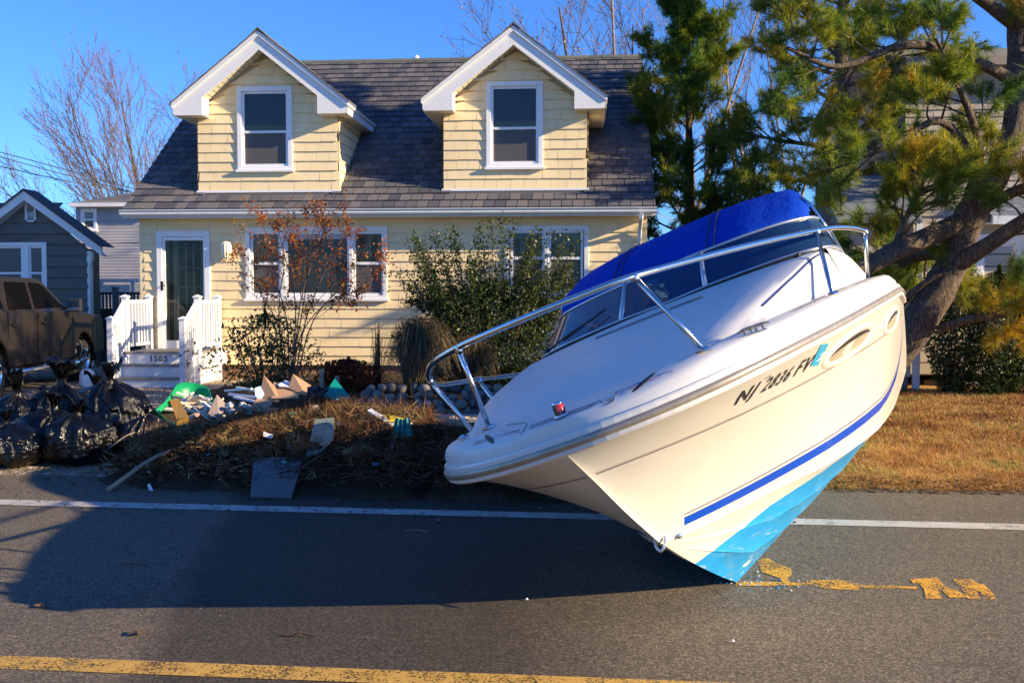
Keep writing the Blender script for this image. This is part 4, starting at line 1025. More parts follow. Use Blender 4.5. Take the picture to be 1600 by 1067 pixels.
# portholes
M['oval'] = simple('oval_trim_gelcoat', (.70, .66, .58), .28, var=.04, world=False)
M['portglass'] = simple('tinted_port_glass', (.38, .33, .24), .3, world=False)
for sg in (1, -1):
    PQ = (hull_hit(1331, 538), hull_hit(1395, 500) or hull_hit(1391, 501)); PE = (hull_hit(1300, 560)[0], hull_hit(1363, 519)[0])
    for ca, um in PQ:
        A_, H_ = (PE[1] - PE[0]) / 2, .044
        def hp(a, u, o): 
            b = side_at_u(a, u); b2 = side_at_u(a + .01, u); t_ = Vector((.01, b2 - b)).normalized(); return V3(a + t_.y * -o * .0, sg * (b + o), u)
        rows_ = []
        for k_, (ra, rh, o) in enumerate([(1.17, 1.72, .0005), (1.15, 1.62, .010), (1.07, 1.34, .016), (1.0, 1.10, .010), (.96, 1.0, -.002)]):
            rows_.append([hp(ca + A_ * ra * math.cos(q), um + .012 * math.cos(q) + H_ * rh * math.sin(q), o) for q in [2 * math.pi * k / 36 for k in range(36)]])
        m = MB(); m.grid(rows_, closed=True); po = m.build('porthole', M['oval'], boat, smooth=True, local=True)
        m = MB(); cpt = [hp(ca + A_ * .97 * math.cos(q), um + .012 * math.cos(q) + H_ * 1.02 * math.sin(q), .0035) for q in [2 * math.pi * k / 36 for k in range(36)]]; m.add(cpt, [tuple(range(36))]); m.build('porthole_glass', M['portglass'], po, local=True)
        m = MB(); m.grid([[hp(ca + A_ * .93 * math.cos(q), um + .012 * math.cos(q) + H_ * hh * math.sin(q), .0065) for q in [math.pi * k / 18 for k in range(19)]] for hh in (.97, .45)]); m.build('porthole_opening', M['black'], po, local=True)
# registration letters following the hull side
def hull_text(s, a0, a1, u0, h, mat, name, shear=.12, bold=.004, sg=1, spacing=1.0, lift=.004, u1=None):
    V_, F_ = text_mesh(s, 1.0, 0, shear, bold, spacing); x0 = min(v.x for v in V_); x1 = max(v.x for v in V_); y1 = max(v.y for v in V_)
    m = MB(); P_ = []
    for v in V_:
        ua = u0 if u1 is None else lerp(u0, u1, (v.x - x0) / (x1 - x0)); a = lerp(a0, a1, (v.x - x0) / (x1 - x0)); dy = v.y / y1 * h
        tb = side_at_u(a + .02, ua) - side_at_u(a - .02, ua); tl = math.hypot(.04, tb); ta, tb = .04 / tl, tb / tl; sb = (side_at_u(a, ua + .02) - side_at_u(a, ua - .02)) / .04
        k_ = dy / math.sqrt(1 + sb * sb * ta * ta); a -= ta * tb * sb * k_; u = ua + k_; P_.append(V3(a, sg * (side_at_u(a, u) + lift), u))
    m.add(P_, F_); return m.build(name, mat, hull, local=True)
M['letter'] = simple('black_vinyl_letter', (.02, .02, .022), .4)
for txt, p0, p1 in (('NJ', (1145, 634), (1173, 619)), ('2836', (1184, 615), (1227, 595)), ('FV', (1237, 589), (1259, 579))):
    q0, q1 = hull_hit(*p0), hull_hit(*p1)
    hull_text(txt, q0[0], q1[0], q0[1], .100, M['letter'], 'registration_letters', shear=-.04, bold=.02, spacing=1.3, u1=q1[1])
q0, q1 = hull_hit(1193, 594), hull_hit(1202, 590); hull_text('CPN', q0[0], q1[0], q0[1], .020, M['letter'], 'small_decal', bold=0, u1=q1[1])
m = MB(); st = []
SQ = [hull_hit(1265, 573), hull_hit(1277, 571), hull_hit(1294, 537), hull_hit(1282, 539)]
for i, (a, u) in enumerate(SQ): st.append(V3(a, side_at_u(a, u) + .004, u))
m.add(st, [(0, 1, 2, 3)]); stk = m.build('registration_sticker', simple('cyan_sticker', (.03, .36, .62), .4), hull, local=True)
M['wh_ink'] = simple('white_ink', (.75, .8, .82), .5)
sa, sb, su = SQ[0][0], SQ[1][0], SQ[0][1]; sw = sb - sa
hull_text('T', sa + sw * .45, sb + sw * .05, su + .058, .03, M['wh_ink'], 'sticker_print', bold=.02, lift=.007); hull_text('2', sa + sw * .3, sb - sw * .05, su + .012, .045, M['wh_ink'], 'sticker_print', bold=.03, lift=.007)
# bow eye and drain fitting
m = MB(); e0 = V3(.70, 0, .655); dn = Vector((-.62, 0, -.78)); 
pts = [e0 + Vector((.02, y, .03)) + dn * z for y, z in ((-.022, -.01), (-.024, .03), (-.02, .065), (0, .085), (.02, .065), (.024, .03), (.022, -.01))]
m.tube(smoothpath(pts, 3), .0085, 8); m.build('bow_eye', M['chrome'], boat, smooth=True, local=True)
m = MB(); u_ = .645; a_ = .80; q = V3(a_, side_at_u(a_, u_) + .004, u_); m.lathe([(0, .014), (.014, .012), (.02, 0)], Matrix.Translation(q) @ Matrix.Rotation(rad(60), 4, 'X') @ Matrix.Rotation(rad(-40), 4, 'Y'), 10); m.build('drain_fitting', M['chrome'], boat, smooth=True, local=True)
m = MB(); m.tube([V3(2.22, .88, 1.77), V3(2.22, .88, 1.80)], .018, 8); m.tube([V3(2.22, .88, 1.795), V3(2.18, .91, 1.80)], .012, 8); m.build('horn_vent', M['black'], boat, smooth=True, local=True)
# outdrive at the stern
m = MB(); m.box((7.2, -.14, .0), (7.5, .14, .55)); m.box((7.3, -.07, -.18), (7.55, .07, .1)); m.build('outdrive', M['black'], boat, bevel=.04, local=True)

# ================================================================ NEIGHBOURING HOUSES
def planks(parent, polyf, z0, z1, expo, y, mat, name='siding_plank', th=.02, stuff=False):
    """horizontal clapboards; polyf(z)->(x0,x1) or None"""
    z = z0; mm = MB()
    while z < z1 - .02:
        zb = min(z + expo, z1); a, b = polyf(z + .01), polyf(zb - .01)
        if a is not None:
            if b is None: b = a
            for (a0, a1), (b0, b1) in zip(a, b):
                if a1 - a0 > .03:
                    m = mm if stuff else MB()
                    m.add([(a0, y - th, z), (a1, y - th, z), (b1, y - .003, zb), (b0, y - .003, zb), (a0, y + .01, z), (a1, y + .01, z)], [(0, 1, 2, 3), (0, 4, 5, 1)])
                    if not stuff: m.build(name, mat, parent)
        z += expo
    if stuff: o = mm.build(name, mat, parent); o['kind'] = 'stuff'
Y2 = 21.6
gh = thing('grey_house', (W(48, 500, Y2).x, Y2, 0), 'low dark grey gabled house behind the pickup truck on the left', 'house')
xr = W(138, 400, Y2).x; pkx, pkz = W(49, 300, Y2).x, W(49, 303, Y2).z; ez = W(138, 396, Y2).z; sl2 = (pkz - ez) / (W(152, 0, Y2).x - pkx)
xl = pkx - (xr - pkx) - .6
m = MB(); m.add([(xl, Y2, 0), (xr, Y2, 0), (xr, Y2, ez + .1), (pkx, Y2, pkz - .15), (xl, Y2, ez - .3)], [(0, 1, 2, 3, 4)]); m.add([(xr, Y2, 0), (xr, Y2 + .5, 0), (xr, Y2 + .5, ez + .1), (xr, Y2, ez + .1)], [(0, 1, 2, 3)]); m.build('wall', M['grey_siding'], gh)
w0, w1, wz0, wz1 = W(-24, 400, Y2).x, W(74, 400, Y2).x, W(0, 462, Y2).z, W(0, 379, Y2).z
def gpoly(z):
    top = pkz - .12 - z; x1 = min(xr, pkx + top / sl2); x0 = max(xl, pkx - top / sl2)
    if x1 - x0 < .05: return None
    if wz0 < z < wz1: return [(x0, w0), (w1, x1)]
    return [(x0, x1), (0, 0)]
planks(gh, gpoly, .3, pkz - .15, .247, Y2, M['grey_siding'], th=.045)
gw = window(gh, w0, w1, wz0, wz1, Y2, .085, [(w0 + .09, W(27, 0, Y2).x, .42), (W(37, 0, Y2).x, w1 - .09, .42)], mat_lo='glass_screen', mat_hi='glass_see')
m = MB()
for (a_, b_) in ((w0 + .135, W(27, 0, Y2).x - .045), (W(37, 0, Y2).x + .045, w1 - .135)):
    zb_, zt2 = lerp(wz0, wz1, .5), wz1 - .14
    for i in range(1, 3): x = lerp(a_, b_, i / 3); m.box((x - .01, Y2 + .002, zb_), (x + .01, Y2 + .014, zt2))
    m.box((a_, Y2 + .002, lerp(zb_, zt2, .5) - .01), (b_, Y2 + .012, lerp(zb_, zt2, .5) + .01))
m.build('muntin', M['vinyl'], gw)
m = MB()      # white rake boards
for sg in (-1, 1):
    e = W(152, 0, Y2 - .3).x - pkx; zt3 = W(49, 297, Y2 - .3).z; s3 = (zt3 - W(152, 386, Y2 - .3).z) / e
    x1 = e if sg > 0 else 3.2
    m = MB(); m.prism([(pkx, Y2 - .3, zt3), (pkx + sg * x1, Y2 - .3, zt3 - s3 * x1), (pkx + sg * x1, Y2 - .3, zt3 - s3 * x1 - .20), (pkx, Y2 - .3, zt3 - .22)], (0, .04, 0)); m.build('rake_board', M['white'], gh)
    m = MB(); m.add([(pkx, Y2 - .34, zt3 + .03), (pkx + sg * (x1 + .04), Y2 - .34, zt3 - s3 * x1 + .0), (pkx + sg * (x1 + .04), Y2 + .25, zt3 - s3 * x1 + .0), (pkx, Y2 + .25, zt3 + .03),
        (pkx, Y2 - .34, zt3 - .01), (pkx + sg * (x1 + .04), Y2 - .34, zt3 - s3 * x1 - .04)], [(0, 1, 2, 3), (0, 4, 5, 1)]); m.build('roof', M['dark_roof'], gh)
    m = MB(); m.add([(pkx, Y2 - .26, zt3 - .2), (pkx + sg * x1, Y2 - .26, zt3 - s3 * x1 - .2), (pkx + sg * x1, Y2, zt3 - s3 * x1 - .2), (pkx, Y2, zt3 - .2)], [(0, 1, 2, 3)]); m.build('soffit', M['white'], gh)
m = MB(); m.add([(pkx - 12, Y2 + 3.2, zt3 + .05), (pkx - 1.0, Y2 + 3.2, zt3 + .05), (pkx - 1.0, Y2 + .3, zt3 - 1.9), (pkx - 12, Y2 + .3, zt3 - 1.9)], [(0, 1, 2, 3)]); m.build('rear_roof', M['dark_roof'], gh)
v0, v1 = W(41, 347, Y2), W(57, 316, Y2); m = MB(); m.box((v0.x, Y2 - .05, v0.z), (v0.x + .04, Y2, v1.z)); m.box((v1.x - .04, Y2 - .05, v0.z), (v1.x, Y2, v1.z)); m.box((v0.x, Y2 - .05, v1.z - .04), (v1.x, Y2, v1.z)); m.box((v0.x, Y2 - .05, v0.z), (v1.x, Y2, v0.z + .03))
gv = m.build('gable_vent', M['vinyl'], gh)
for i in range(8):
    z = lerp(v0.z + .04, v1.z - .05, i / 8); m = MB(); m.add([(v0.x + .04, Y2 - .045, z), (v1.x - .04, Y2 - .045, z), (v1.x - .04, Y2 - .01, z + .04), (v0.x + .04, Y2 - .01, z + .04)], [(0, 1, 2, 3)]); m.build('louvre', M['vinyl'], gv)
m = MB(); x = xr + .05; m.box((xr - .02, Y2 - .03, 0), (xr + .07, Y2 + .06, ez + .05)); m.build('corner_board', M['vinyl'], gh)
m = MB(); m.tube([(x + .16, Y2 - .22, ez + .0), (x + .12, Y2 - .15, ez - .14), (x + .03, Y2 - .08, ez - .3), (x + .03, Y2 - .08, .1)], .035, 6); m.build('downspout', M['gutter'], gh)

Y4 = 34.0
fh = thing('far_pale_house', (W(165, 500, Y4).x, Y4, 0), 'pale two storey house far behind the gap between the grey and yellow houses', 'house')
x0, x1 = W(120, 400, Y4).x, W(262, 400, Y4).x; z0, z1 = 0, W(160, 320, Y4).z
m = MB(); m.box((x0, Y4, 0), (x1, Y4 + 8, z1)); m.build('wall', M['pale_siding'], fh)
planks(fh, lambda z: [(x0, x1)], .2, z1, .105, Y4, M['pale_siding'], name='siding', stuff=True)
zr_ = W(160, 300, Y4 + 3).z
m = MB(); e0, e1 = W(110, 400, Y4 - .4).x, x1 + .4
m.add([(e0, Y4 - .4, z1 + .02), (e1, Y4 - .4, z1 + .02), (e1, Y4 + 3.6, zr_ + .05), (e0 + .5, Y4 + 3.6, zr_ + .05), (e0, Y4 + 8.4, z1), (e1, Y4 + 8.4, z1)], [(0, 1, 2, 3), (3, 2, 5, 4), (0, 3, 4)]); m.build('roof', M['brown_roof'], fh)
m = MB(); m.box((e0, Y4 - .42, z1 - .10), (e1, Y4 - .36, z1 + .03)); m.build('gutter', M['white'], fh)
m = MB(); m.box((e0, Y4 - .36, z1 - .10), (e1, Y4, z1 - .08)); m.build('soffit', M['white'], fh)
window(fh, W(121, 0, Y4).x, W(146, 0, Y4).x, W(0, 361, Y4).z, W(0, 327, Y4).z, Y4 - .03, .09, None, .5)

# white trellis-topped table and dark fence in the gap
Yt = 27.0; t = thing('garden_bench', (W(178, 450, Yt).x, Yt, 0), 'white slatted garden structure behind the dark fence between the houses', 'garden structure')
a_, b_ = W(143, 0, Yt).x, W(202, 0, Yt).x; zc = W(0, 441, Yt).z
for i in range(4):
    m = MB(); m.box((a_ - .02 * i, Yt + i * .12, zc + .0 + .03 * (i % 2)), (b_ + .05 * (i % 2), Yt + i * .12 + .09, zc + .07 + .03 * (i % 2))); m.build('slat', M['white'], t)
m = MB(); m.box((a_ + .1, Yt, zc - .30), (b_ - .15, Yt + .05, zc - .08)); m.build('apron', M['white'], t)
for x in (a_ + .06, b_ - .12):
    m = MB(); m.box((x, Yt + .05, 0), (x + .08, Yt + .13, zc)); m.build('leg', M['white'], t)
Yf = 22.6; f_ = thing('dark_fence', (W(180, 500, Yf).x, Yf, 0), 'dark grey boarded fence with a spindle top between the grey and yellow houses', 'fence')
M['fence'] = simple('dark_fence_paint', (.045, .05, .055), .7, var=.3, nscale=15)
M['fencepost'] = simple('blue_grey_post', (.13, .15, .20), .6)
a_, b_ = W(140, 0, Yf).x, W(232, 0, Yf).x; zt4 = W(0, 457, Yf).z; zm = W(0, 484, Yf).z
x = a_
while x < b_:
    m = MB(); m.box((x, Yf, .05), (x + .14, Yf + .02, zm + .02 * rng.random())); m.build('board', M['fence'], f_); x += .15
x = a_
while x < b_:
    m = MB(); m.box((x, Yf, zm - .04), (x + .035, Yf + .03, zt4 - .04)); m.build('spindle', M['fence'], f_); x += .085
for z in (zm - .03, zt4 - .05): m = MB(); m.box((a_, Yf - .025, z), (b_, Yf - .003, z + .06)); m.build('fence_rail', M['fence'], f_)
xx = W(175, 0, Yf).x; m = MB(); m.box((xx - .055, Yf - .14, 0), (xx + .055, Yf - .03, zt4 + .10)); m.box((xx - .075, Yf - .16, zt4 + .10), (xx + .075, Yf - .01, zt4 + .13)); m.build('fence_post', M['fencepost'], f_)

# house on the right, behind the pines
Y3 = 17.0
rh = thing('shingled_house', (W(1500, 500, Y3).x, Y3 + 1, 0), 'large taupe shingled house behind the leaning pine on the right', 'house')
xa, xb = W(1335, 0, Y3).x, W(1433, 0, Y3).x; zt5 = W(0, 352, Y3).z; zf = W(0, 578, Y3).z
m = MB(); m.box((xa, Y3, zf), (xb, Y3 + 8, zt5)); m.build('wall', M['tan'], rh)
planks(rh, lambda z: [(xa - .01, xb + .01)], zf, zt5, .22, Y3, M['tan'], name='siding_plank')
m = MB(); m.box((xa + .02, Y3 + .02, 0), (xb - .02, Y3 + 7.9, zf)); m.build('foundation', simple('concrete_block', (.2, .17, .14), .9), rh)
Yu = 17.9; xe = W(1760, 0, Yu).x
m = MB(); m.box((xb - .01, Yu, .25), (xe, Yu + 7, zt5 + .1)); m.build('rear_wall', M['tan'], rh)
planks(rh, lambda z: [(xb, xe)], .27, zt5, .21, Yu, M['tan'])
xm = (xb + .08); m = MB(); m.box((xm - .05, Y3 - .11, .08), (xm + .05, Y3 - .02, zt5)); m.build('downspout', M['gutter'], rh)
m = MB(); m.prism([(xa - .3, Y3 - .35, zt5), (xa - .3, Yu + .4, zt5 + .9), (xa - .3, Yu + .4, zt5 - .02), (xa - .3, Y3 - .35, zt5 - .06)], (xb - xa + .35, 0, 0)); m.build('lower_roof', M['slate_roof'], rh)
# upper shingled wall
Yg = 18.3; ux0, ux1 = W(1418, 0, Yg).x, W(1800, 0, Yg).x; uz0, uz1 = W(0, 345, Yg).z, W(0, 118, Yg).z
m = MB(); m.box((ux0, Yg, uz0 - .3), (ux1, Yg + 7, uz1)); m.build('upper_wall', M['taupe'], rh)
us = shingle_wall(rh, ux0, ux1, uz0, uz1, Yg, .125, .19, [], None); us.sort(key=lambda q: q[0])
m = MB()
for q in us: shingle_geo(m, q)
o = m.build('wall_shingle_field', M['taupe'], rh); o['kind'] = 'stuff'
m = MB(); m.prism([(ux0 - .1, Yg - .3, uz1 - .02), (ux0 - .1, Yg + 3.5, uz1 + 1.0), (ux0 - .1, Yg + 7.4, uz1 - .02), (ux0 - .1, Yg + 7.4, uz1 - .2), (ux0 - .1, Yg - .4, uz1 - .2)], (ux1 - ux0 + .8, 0, 0)); m.build('roof', M['brown_roof'], rh)
# slate skirt roof, gutter, window on the right
sx0, sx1 = W(1541, 0, Yu).x, xe; sz0, sz1 = W(0, 346, Yu - .4).z, W(0, 318, Yg).z
nr_ = 5
for i in range(nr_):
    y0_, y1_ = lerp(Yu - .45, Yg, i / nr_), lerp(Yu - .45, Yg, (i + 1) / nr_); z0_, z1_ = lerp(sz0, sz1, i / nr_), lerp(sz0, sz1, (i + 1) / nr_)
    x = sx0
    while x < min(sx1, sx0 + 3.4):
        w = rng.uniform(.24, .34); m = MB(); m.add([(x + .003, y0_, z0_ + .02), (x + w - .003, y0_, z0_ + .02), (x + w - .003, y1_, z1_ + .004), (x + .003, y1_, z1_ + .004), (x + .003, y0_, z0_ - .01), (x + w - .003, y0_, z0_ - .01)], [(0, 1, 2, 3), (0, 4, 5, 1)]); m.build('slate', M['slate_roof'], rh); x += w
m = MB(); m.box((sx0, Yu - .52, sz0 - .14), (sx1, Yu - .45, sz0 - .0)); m.box((sx0, Yu - .45, sz0 - .12), (sx1, Yu, sz0 - .10)); m.build('gutter', M['gutter'], rh)
window(rh, W(1528, 0, Yu).x, W(1600, 0, Yu).x + .1, W(0, 470, Yu).z, W(0, 372, Yu).z, Yu - .03, .16, None, None)
# weathered log edging of its flower bed
M['oldwood'] = simple('weathered_grey_timber', (.22, .19, .17), .85, var=.3, nscale=10, bump=.5, bscale=30)
for i, (p0, p1, r_) in enumerate([((1443, 606), (1530, 609), .055), (((1515), 605), (1600, 607), .06), ((1560, 611), (1660, 612), .06)]):
    q0, q1 = G(*p0), G(*p1); mid = lerp(q0, q1, .5) + Vector((0, .05, .02)); m = MB(); m.tube([(q0.x, q0.y, .09), (mid.x, mid.y, .11), (q1.x, q1.y, .09)], [r_, r_ * 1.1, r_ * .8], 9)
    o = m.build('edging_log', M['oldwood'], smooth=True); tag(o, ['grey log edging the flower bed, beside the downspout of the right house', 'grey log edging the flower bed, the middle one at the right house', 'grey log edging the flower bed, nearest the right edge'][i], 'log', 'logs edging the flower bed')

# ================================================================ PICKUP TRUCK
TO = Vector((-9.60, 18.15, 0)); TF = Vector((-.129, .992, 0)).normalized(); TL = Vector((-TF.y, TF.x, 0))
truck = thing('pickup_truck', TO, 'dusty brown crew cab pickup truck parked left of the porch steps', 'truck'); truck.rotation_euler = (0, 0, math.atan2(TF.y, TF.x))
def TP(px, py):           # pixel -> (x forward, z) on the truck's right flank
    d = ray(px, py); n_ = TL; t_ = (TO - CP).dot(n_) / d.dot(n_); q = CP + d * t_ - TO; return q.dot(TF), q.z
M['brown'] = simple('dusty_brown_truck_paint', (.016, .012, .010), .38, .0, spec=.22, var=.12, nscale=1.2, coat=.12, dirt=.10, dcol=(.06, .045, .035), world=False)
M['tyre'] = simple('tyre_rubber', (.025, .024, .022), .8, var=.2, dirt=.3, dcol=(.12, .1, .08), world=False)
M['carglass'] = glassmat('truck_glass', (.003, .003, .004), .0, .08, .004, .02)
def arc(cx, r, z0, n=9):
    return [(cx + r * math.cos(math.pi * k / n), z0 + r * math.sin(math.pi * k / n)) for k in range(n + 1)]
low = [(1.0, .50), (1.02, .92), (.96, 1.14), (.80, 1.24), (0.0, 1.31), (-.62, 1.36), (-3.3, 1.37), (-3.35, 1.42), (-5.0, 1.42), (-5.02, .55)] + [(-4.12, .5)] + arc(-3.62, .47, .48)[::-1][0:] + [(-3.1, .48)] + [(-.5, .48)] + arc(0, .47, .46)[::-1] + [(.52, .48)]
def extr(poly, y0, y1, m, taper=0.0, zt=None, zb=None):
    n = len(poly)
    def ty(y, z, s):
        return y + s * taper * (z - zb) if zt else y
    A = [(x, ty(y0, z, 1), z) for x, z in poly]; B = [(x, ty(y1, z, -1), z) for x, z in poly]
    m.add(A + B, [tuple(range(n)), tuple(range(n, 2 * n))[::-1]] + [(i, i + n, (i + 1) % n + n, (i + 1) % n) for i in range(n)])
m = MB(); extr(low, .0, 1.98, m); body = m.build('body', M['brown'], truck, local=True, bevel=.045)
gh_ = [(-.50, 1.345), (-.62, 1.36), (-1.42, 1.88), (-1.6, 1.925), (-2.9, 1.93), (-3.08, 1.88), (-3.2, 1.36)]
m = MB(); extr(gh_, .05, 1.93, m, .30, True, 1.36); cab = m.build('cab', M['brown'], truck, local=True, bevel=.03)
def gl(poly, name='side_window', par=cab):
    m = MB(); m.add([(x, .05 + .30 * (z - 1.36) - .006, z) for x, z in poly], [tuple(range(len(poly)))]); m.build(name, M['carglass'], par, local=True)
gl([(-.83, 1.41), (-1.42, 1.79), (-1.60, 1.84), (-1.98, 1.85), (-2.02, 1.40)]); gl([(-2.14, 1.40), (-2.10, 1.85), (-2.86, 1.85), (-3.02, 1.40)])
m = MB(); m.add([(-.66, .12, 1.40), (-.66, 1.86, 1.40), (-1.38, 1.70, 1.865), (-1.38, .28, 1.865)], [(0, 1, 2, 3)]); m.v = [(x + .012, y, z + .012) for x, y, z in m.v]; m.build('windscreen', M['carglass'], cab, local=True)
M['seam'] = simple('door_seam', (.012, .009, .007), .7)
for pts in ([(-.62, .52), (-.70, .9), (-.72, 1.36)], [(-2.07, .52), (-2.07, 1.36)], [(-3.16, .95), (-3.18, 1.36)]):
    m = MB(); m.tube([(x, -.004, z) for x, z in pts], .0045, 4); m.build('door_seam', M['seam'], body, local=True)
m = MB(); m.box((-4.9, -.012, .62), (-4.15, .0, .68)); m.box((-3.05, -.014, .63), (-.62, .0, .67)); m.build('side_moulding', M['brown'], body, local=True)
for x in (-1.80, -2.95):
    m = MB(); m.box((x - .10, -.035, 1.14), (x + .10, -.012, 1.175)); m.lathe([(0, 0), (.055, 0), (.05, .006)], Matrix.Translation((x, -.001, 1.155)) @ Matrix.Rotation(rad(90), 4, 'X'), 12); m.build('door_handle', M['brown'], body, local=True, bevel=.006)
m = MB(); m.box((-.98, -.30, 1.33), (-.86, -.07, 1.57)); m.box((-.94, -.08, 1.38), (-.88, .08, 1.42)); m.build('mirror', M['black'], cab, local=True, bevel=.03)
m = MB(); m.box((-.984, -.285, 1.36), (-.981, -.085, 1.54)); m.build('mirror_glass', M['chrome'], cab, local=True)
m = MB(); m.tube([(-3.05, -.09, .40), (-.62, -.09, .40)], .05, 8)
for x in (-2.9, -1.8, -.8): m.tube([(x, -.09, .40), (x, .2, .5)], .02, 6)
m.build('running_board', M['steel'], truck, local=True, smooth=True)
M['under'] = simple('underbody', (.02, .018, .016), .9)
m = MB(); m.box((-4.9, .12, .34), (.9, 1.86, .52)); m.build('chassis', M['under'], truck, local=True)
for (wx, wy, sg) in ((0, .02, -1), (-3.62, .02, -1), (0, 1.96, 1), (-3.62, 1.96, 1)):
    c_ = Vector((wx, wy - sg * .12, .395)); Rm = Matrix.Translation(c_) @ Matrix.Rotation(rad(90) * (1 if sg < 0 else -1), 4, 'X')
    m = MB(); m.lathe([(.22, -.12), (.34, -.125), (.385, -.10), (.397, -.05), (.397, .05), (.385, .10), (.34, .125), (.235, .13), (.23, .10)], Rm, 40); wh = m.build('wheel', M['tyre'], truck, smooth=True, local=True)
    m = MB(); m.lathe([(.235, .10), (.24, .13), (.22, .135), (.205, .09), (.19, .02), (0, .0)], Rm, 30)
    for k in range(6):
        q = Rm @ Matrix.Rotation(2 * math.pi * k / 6, 4, 'Z'); m.add([q @ Vector(p) for p in ((.05, -.035, .105), (.215, -.022, .115), (.215, .022, .115), (.05, .035, .105), (.05, -.035, .03), (.215, -.022, .03), (.215, .022, .03), (.05, .035, .03))], [(0, 1, 2, 3), (0, 4, 5, 1), (2, 6, 7, 3)])
    m.lathe([(.06, .09), (.055, .125), (0, .13)], Rm, 14); m.build('rim', M['chrome'], wh, smooth=False, local=True)
    m = MB(); m.lathe([(.46, -.22), (.46, .10)], Rm, 24); m.add([Rm @ Vector((.46 * math.cos(2 * math.pi * k / 24), .46 * math.sin(2 * math.pi * k / 24), -.22)) for k in range(24)], [tuple(range(24))]); m.build('wheel_well', M['under'], truck, local=True)

# ================================================================ OVERHEAD WIRES
M['wire'] = simple('black_cable', (.01, .01, .012), .6)
for i, (pa, pm, pb) in enumerate([((-60, 222), (90, 262), (215, 297)), ((-60, 228), (60, 262), (205, 300)), ((-60, 246), (80, 278), (200, 300))]):
    a_, c_, b_ = W(*pa, 24), W(*pm, 25), W(*pb, 26.5)
    a_ = a_ + (a_ - c_) * 1.2
    m = MB(); m.tube(smoothpath([a_, W(*pa, 24), c_, b_], 6), .014, 4)
    tag(m.build('overhead_wire', M['wire']), ['topmost of three thin black wires sloping down at the left edge of the sky', 'middle black wire of the three at the left edge of the sky', 'lowest black wire of the three at the left edge of the sky'][i], 'wire', 'overhead wires at the left')

# ================================================================ VEGETATION
M['bark'] = None
def barkmat(name, c0, c1, sc=(6, 6, 1.5), bump=.9):
    t = NT(name); p = t.geo(); q = t.map(p, sc); v = t.vor(q, 5); n = t.noise(q, 7, 6, .7)
    w_ = t.noise(t.map(p, (9, 9, 2.2), (.15, .5, 0)), 2.4, 6, .72, 1.6); h = t.math('ADD', t.math('MULTIPLY', n, .45), t.math('MULTIPLY', w_, .6))
    return t.done(t.bsdf(t.ramp(h, [(.36, sc3(c0, .4)), (.50, c0), (.66, c1)]), .9, 0, .2, t.bump(h, bump, .03)))
M['bark'] = barkmat('pine_bark', (.090, .066, .050), (.25, .19, .15), (5.5, 5.5, 1.5), 1.3)
M['barkpale'] = barkmat('pale_bark', (.22, .17, .13), (.42, .35, .28))
M['barkgrey'] = barkmat('grey_twig_bark', (.13, .085, .065), (.26, .18, .14))
M['needle'] = leafmat('pine_needles', [(0, (.022, .065, .016)), (.42, (.075, .155, .024)), (.68, (.20, .26, .03)), (.86, (.38, .32, .035)), (1, (.44, .24, .025))], .4, .5)
M['leafdark'] = leafmat('dark_green_leaf', [(0, (.012, .028, .008)), (.5, (.035, .065, .015)), (.85, (.09, .11, .025)), (1, (.20, .13, .03))], .4, .3)
M['leafred'] = leafmat('russet_leaf', [(0, (.05, .015, .008)), (.5, (.24, .06, .02)), (.8, (.38, .12, .025)), (1, (.45, .24, .035))], .5, .4)
M['drygrass'] = leafmat('dry_ornamental_grass', [(0, (.03, .024, .012)), (.5, (.12, .088, .045)), (1, (.32, .25, .14))], .7, .25)
M['litter'] = leafmat('leaf_litter', [(0, (.018, .012, .009)), (.35, (.055, .034, .020)), (.6, (.12, .068, .036)), (.8, (.20, .07, .028)), (.92, (.38, .28, .14)), (1, (.05, .10, .025))], .85, .1, .2)

def quads(P, A, B, tint):
    """P centre, A half-length vec, B half-width vec (n,3) -> leaf diamonds"""
    n = len(P); V = np.concatenate([P - A, P + B - A * .1, P + A, P - B - A * .1], 1).reshape(-1, 3); F = np.arange(4 * n).reshape(n, 4); return V, F, tint
def rvec(n):
    v = rng.normal(size=(n, 3)); return v / np.linalg.norm(v, axis=1)[:, None]
def leafcloud(name, P, size, mat, parent, tint, flat=0.0, asp=.5):
    n = len(P); A = rvec(n); A[:, 2] *= (1 - flat); A *= (size * rng.uniform(.6, 1.3, n))[:, None]; B = np.cross(A, rvec(n)); B /= np.linalg.norm(B, axis=1)[:, None] + 1e-9; B *= (np.linalg.norm(A, axis=1) * asp)[:, None]
    V, F, t_ = quads(np.asarray(P), A, B, tint); return npmesh(name, V, F, mat, parent, t_)
def needles(name, tips, dirs, mat, parent, tint, n=42, L=.13, w=.0032, spread=.85):
    T = np.repeat(np.asarray(tips), n, 0); Dn = np.repeat(np.asarray(dirs), n, 0); k = len(T)
    L_ = L * rng.uniform(.6, 1.15, k)
    base = T - Dn * (rng.uniform(0, 1, k) * L * 1.1)[:, None]
    d = Dn * rng.uniform(.35, 1.0, k)[:, None] + rvec(k) * spread; d[:, 2] += .12; d /= np.linalg.norm(d, axis=1)[:, None]
    s_ = np.cross(d, rvec(k)); s_ /= np.linalg.norm(s_, axis=1)[:, None] + 1e-9; s_ *= w
    V = np.concatenate([base - s_, base + s_, base + d * L_[:, None]], 1).reshape(-1, 3); F = np.arange(3 * k).reshape(k, 3)
    tt = np.repeat(np.asarray(tint), n) + rng.normal(0, .07, k); return npmesh(name, V, F, mat, parent, np.clip(tt, 0, 1))
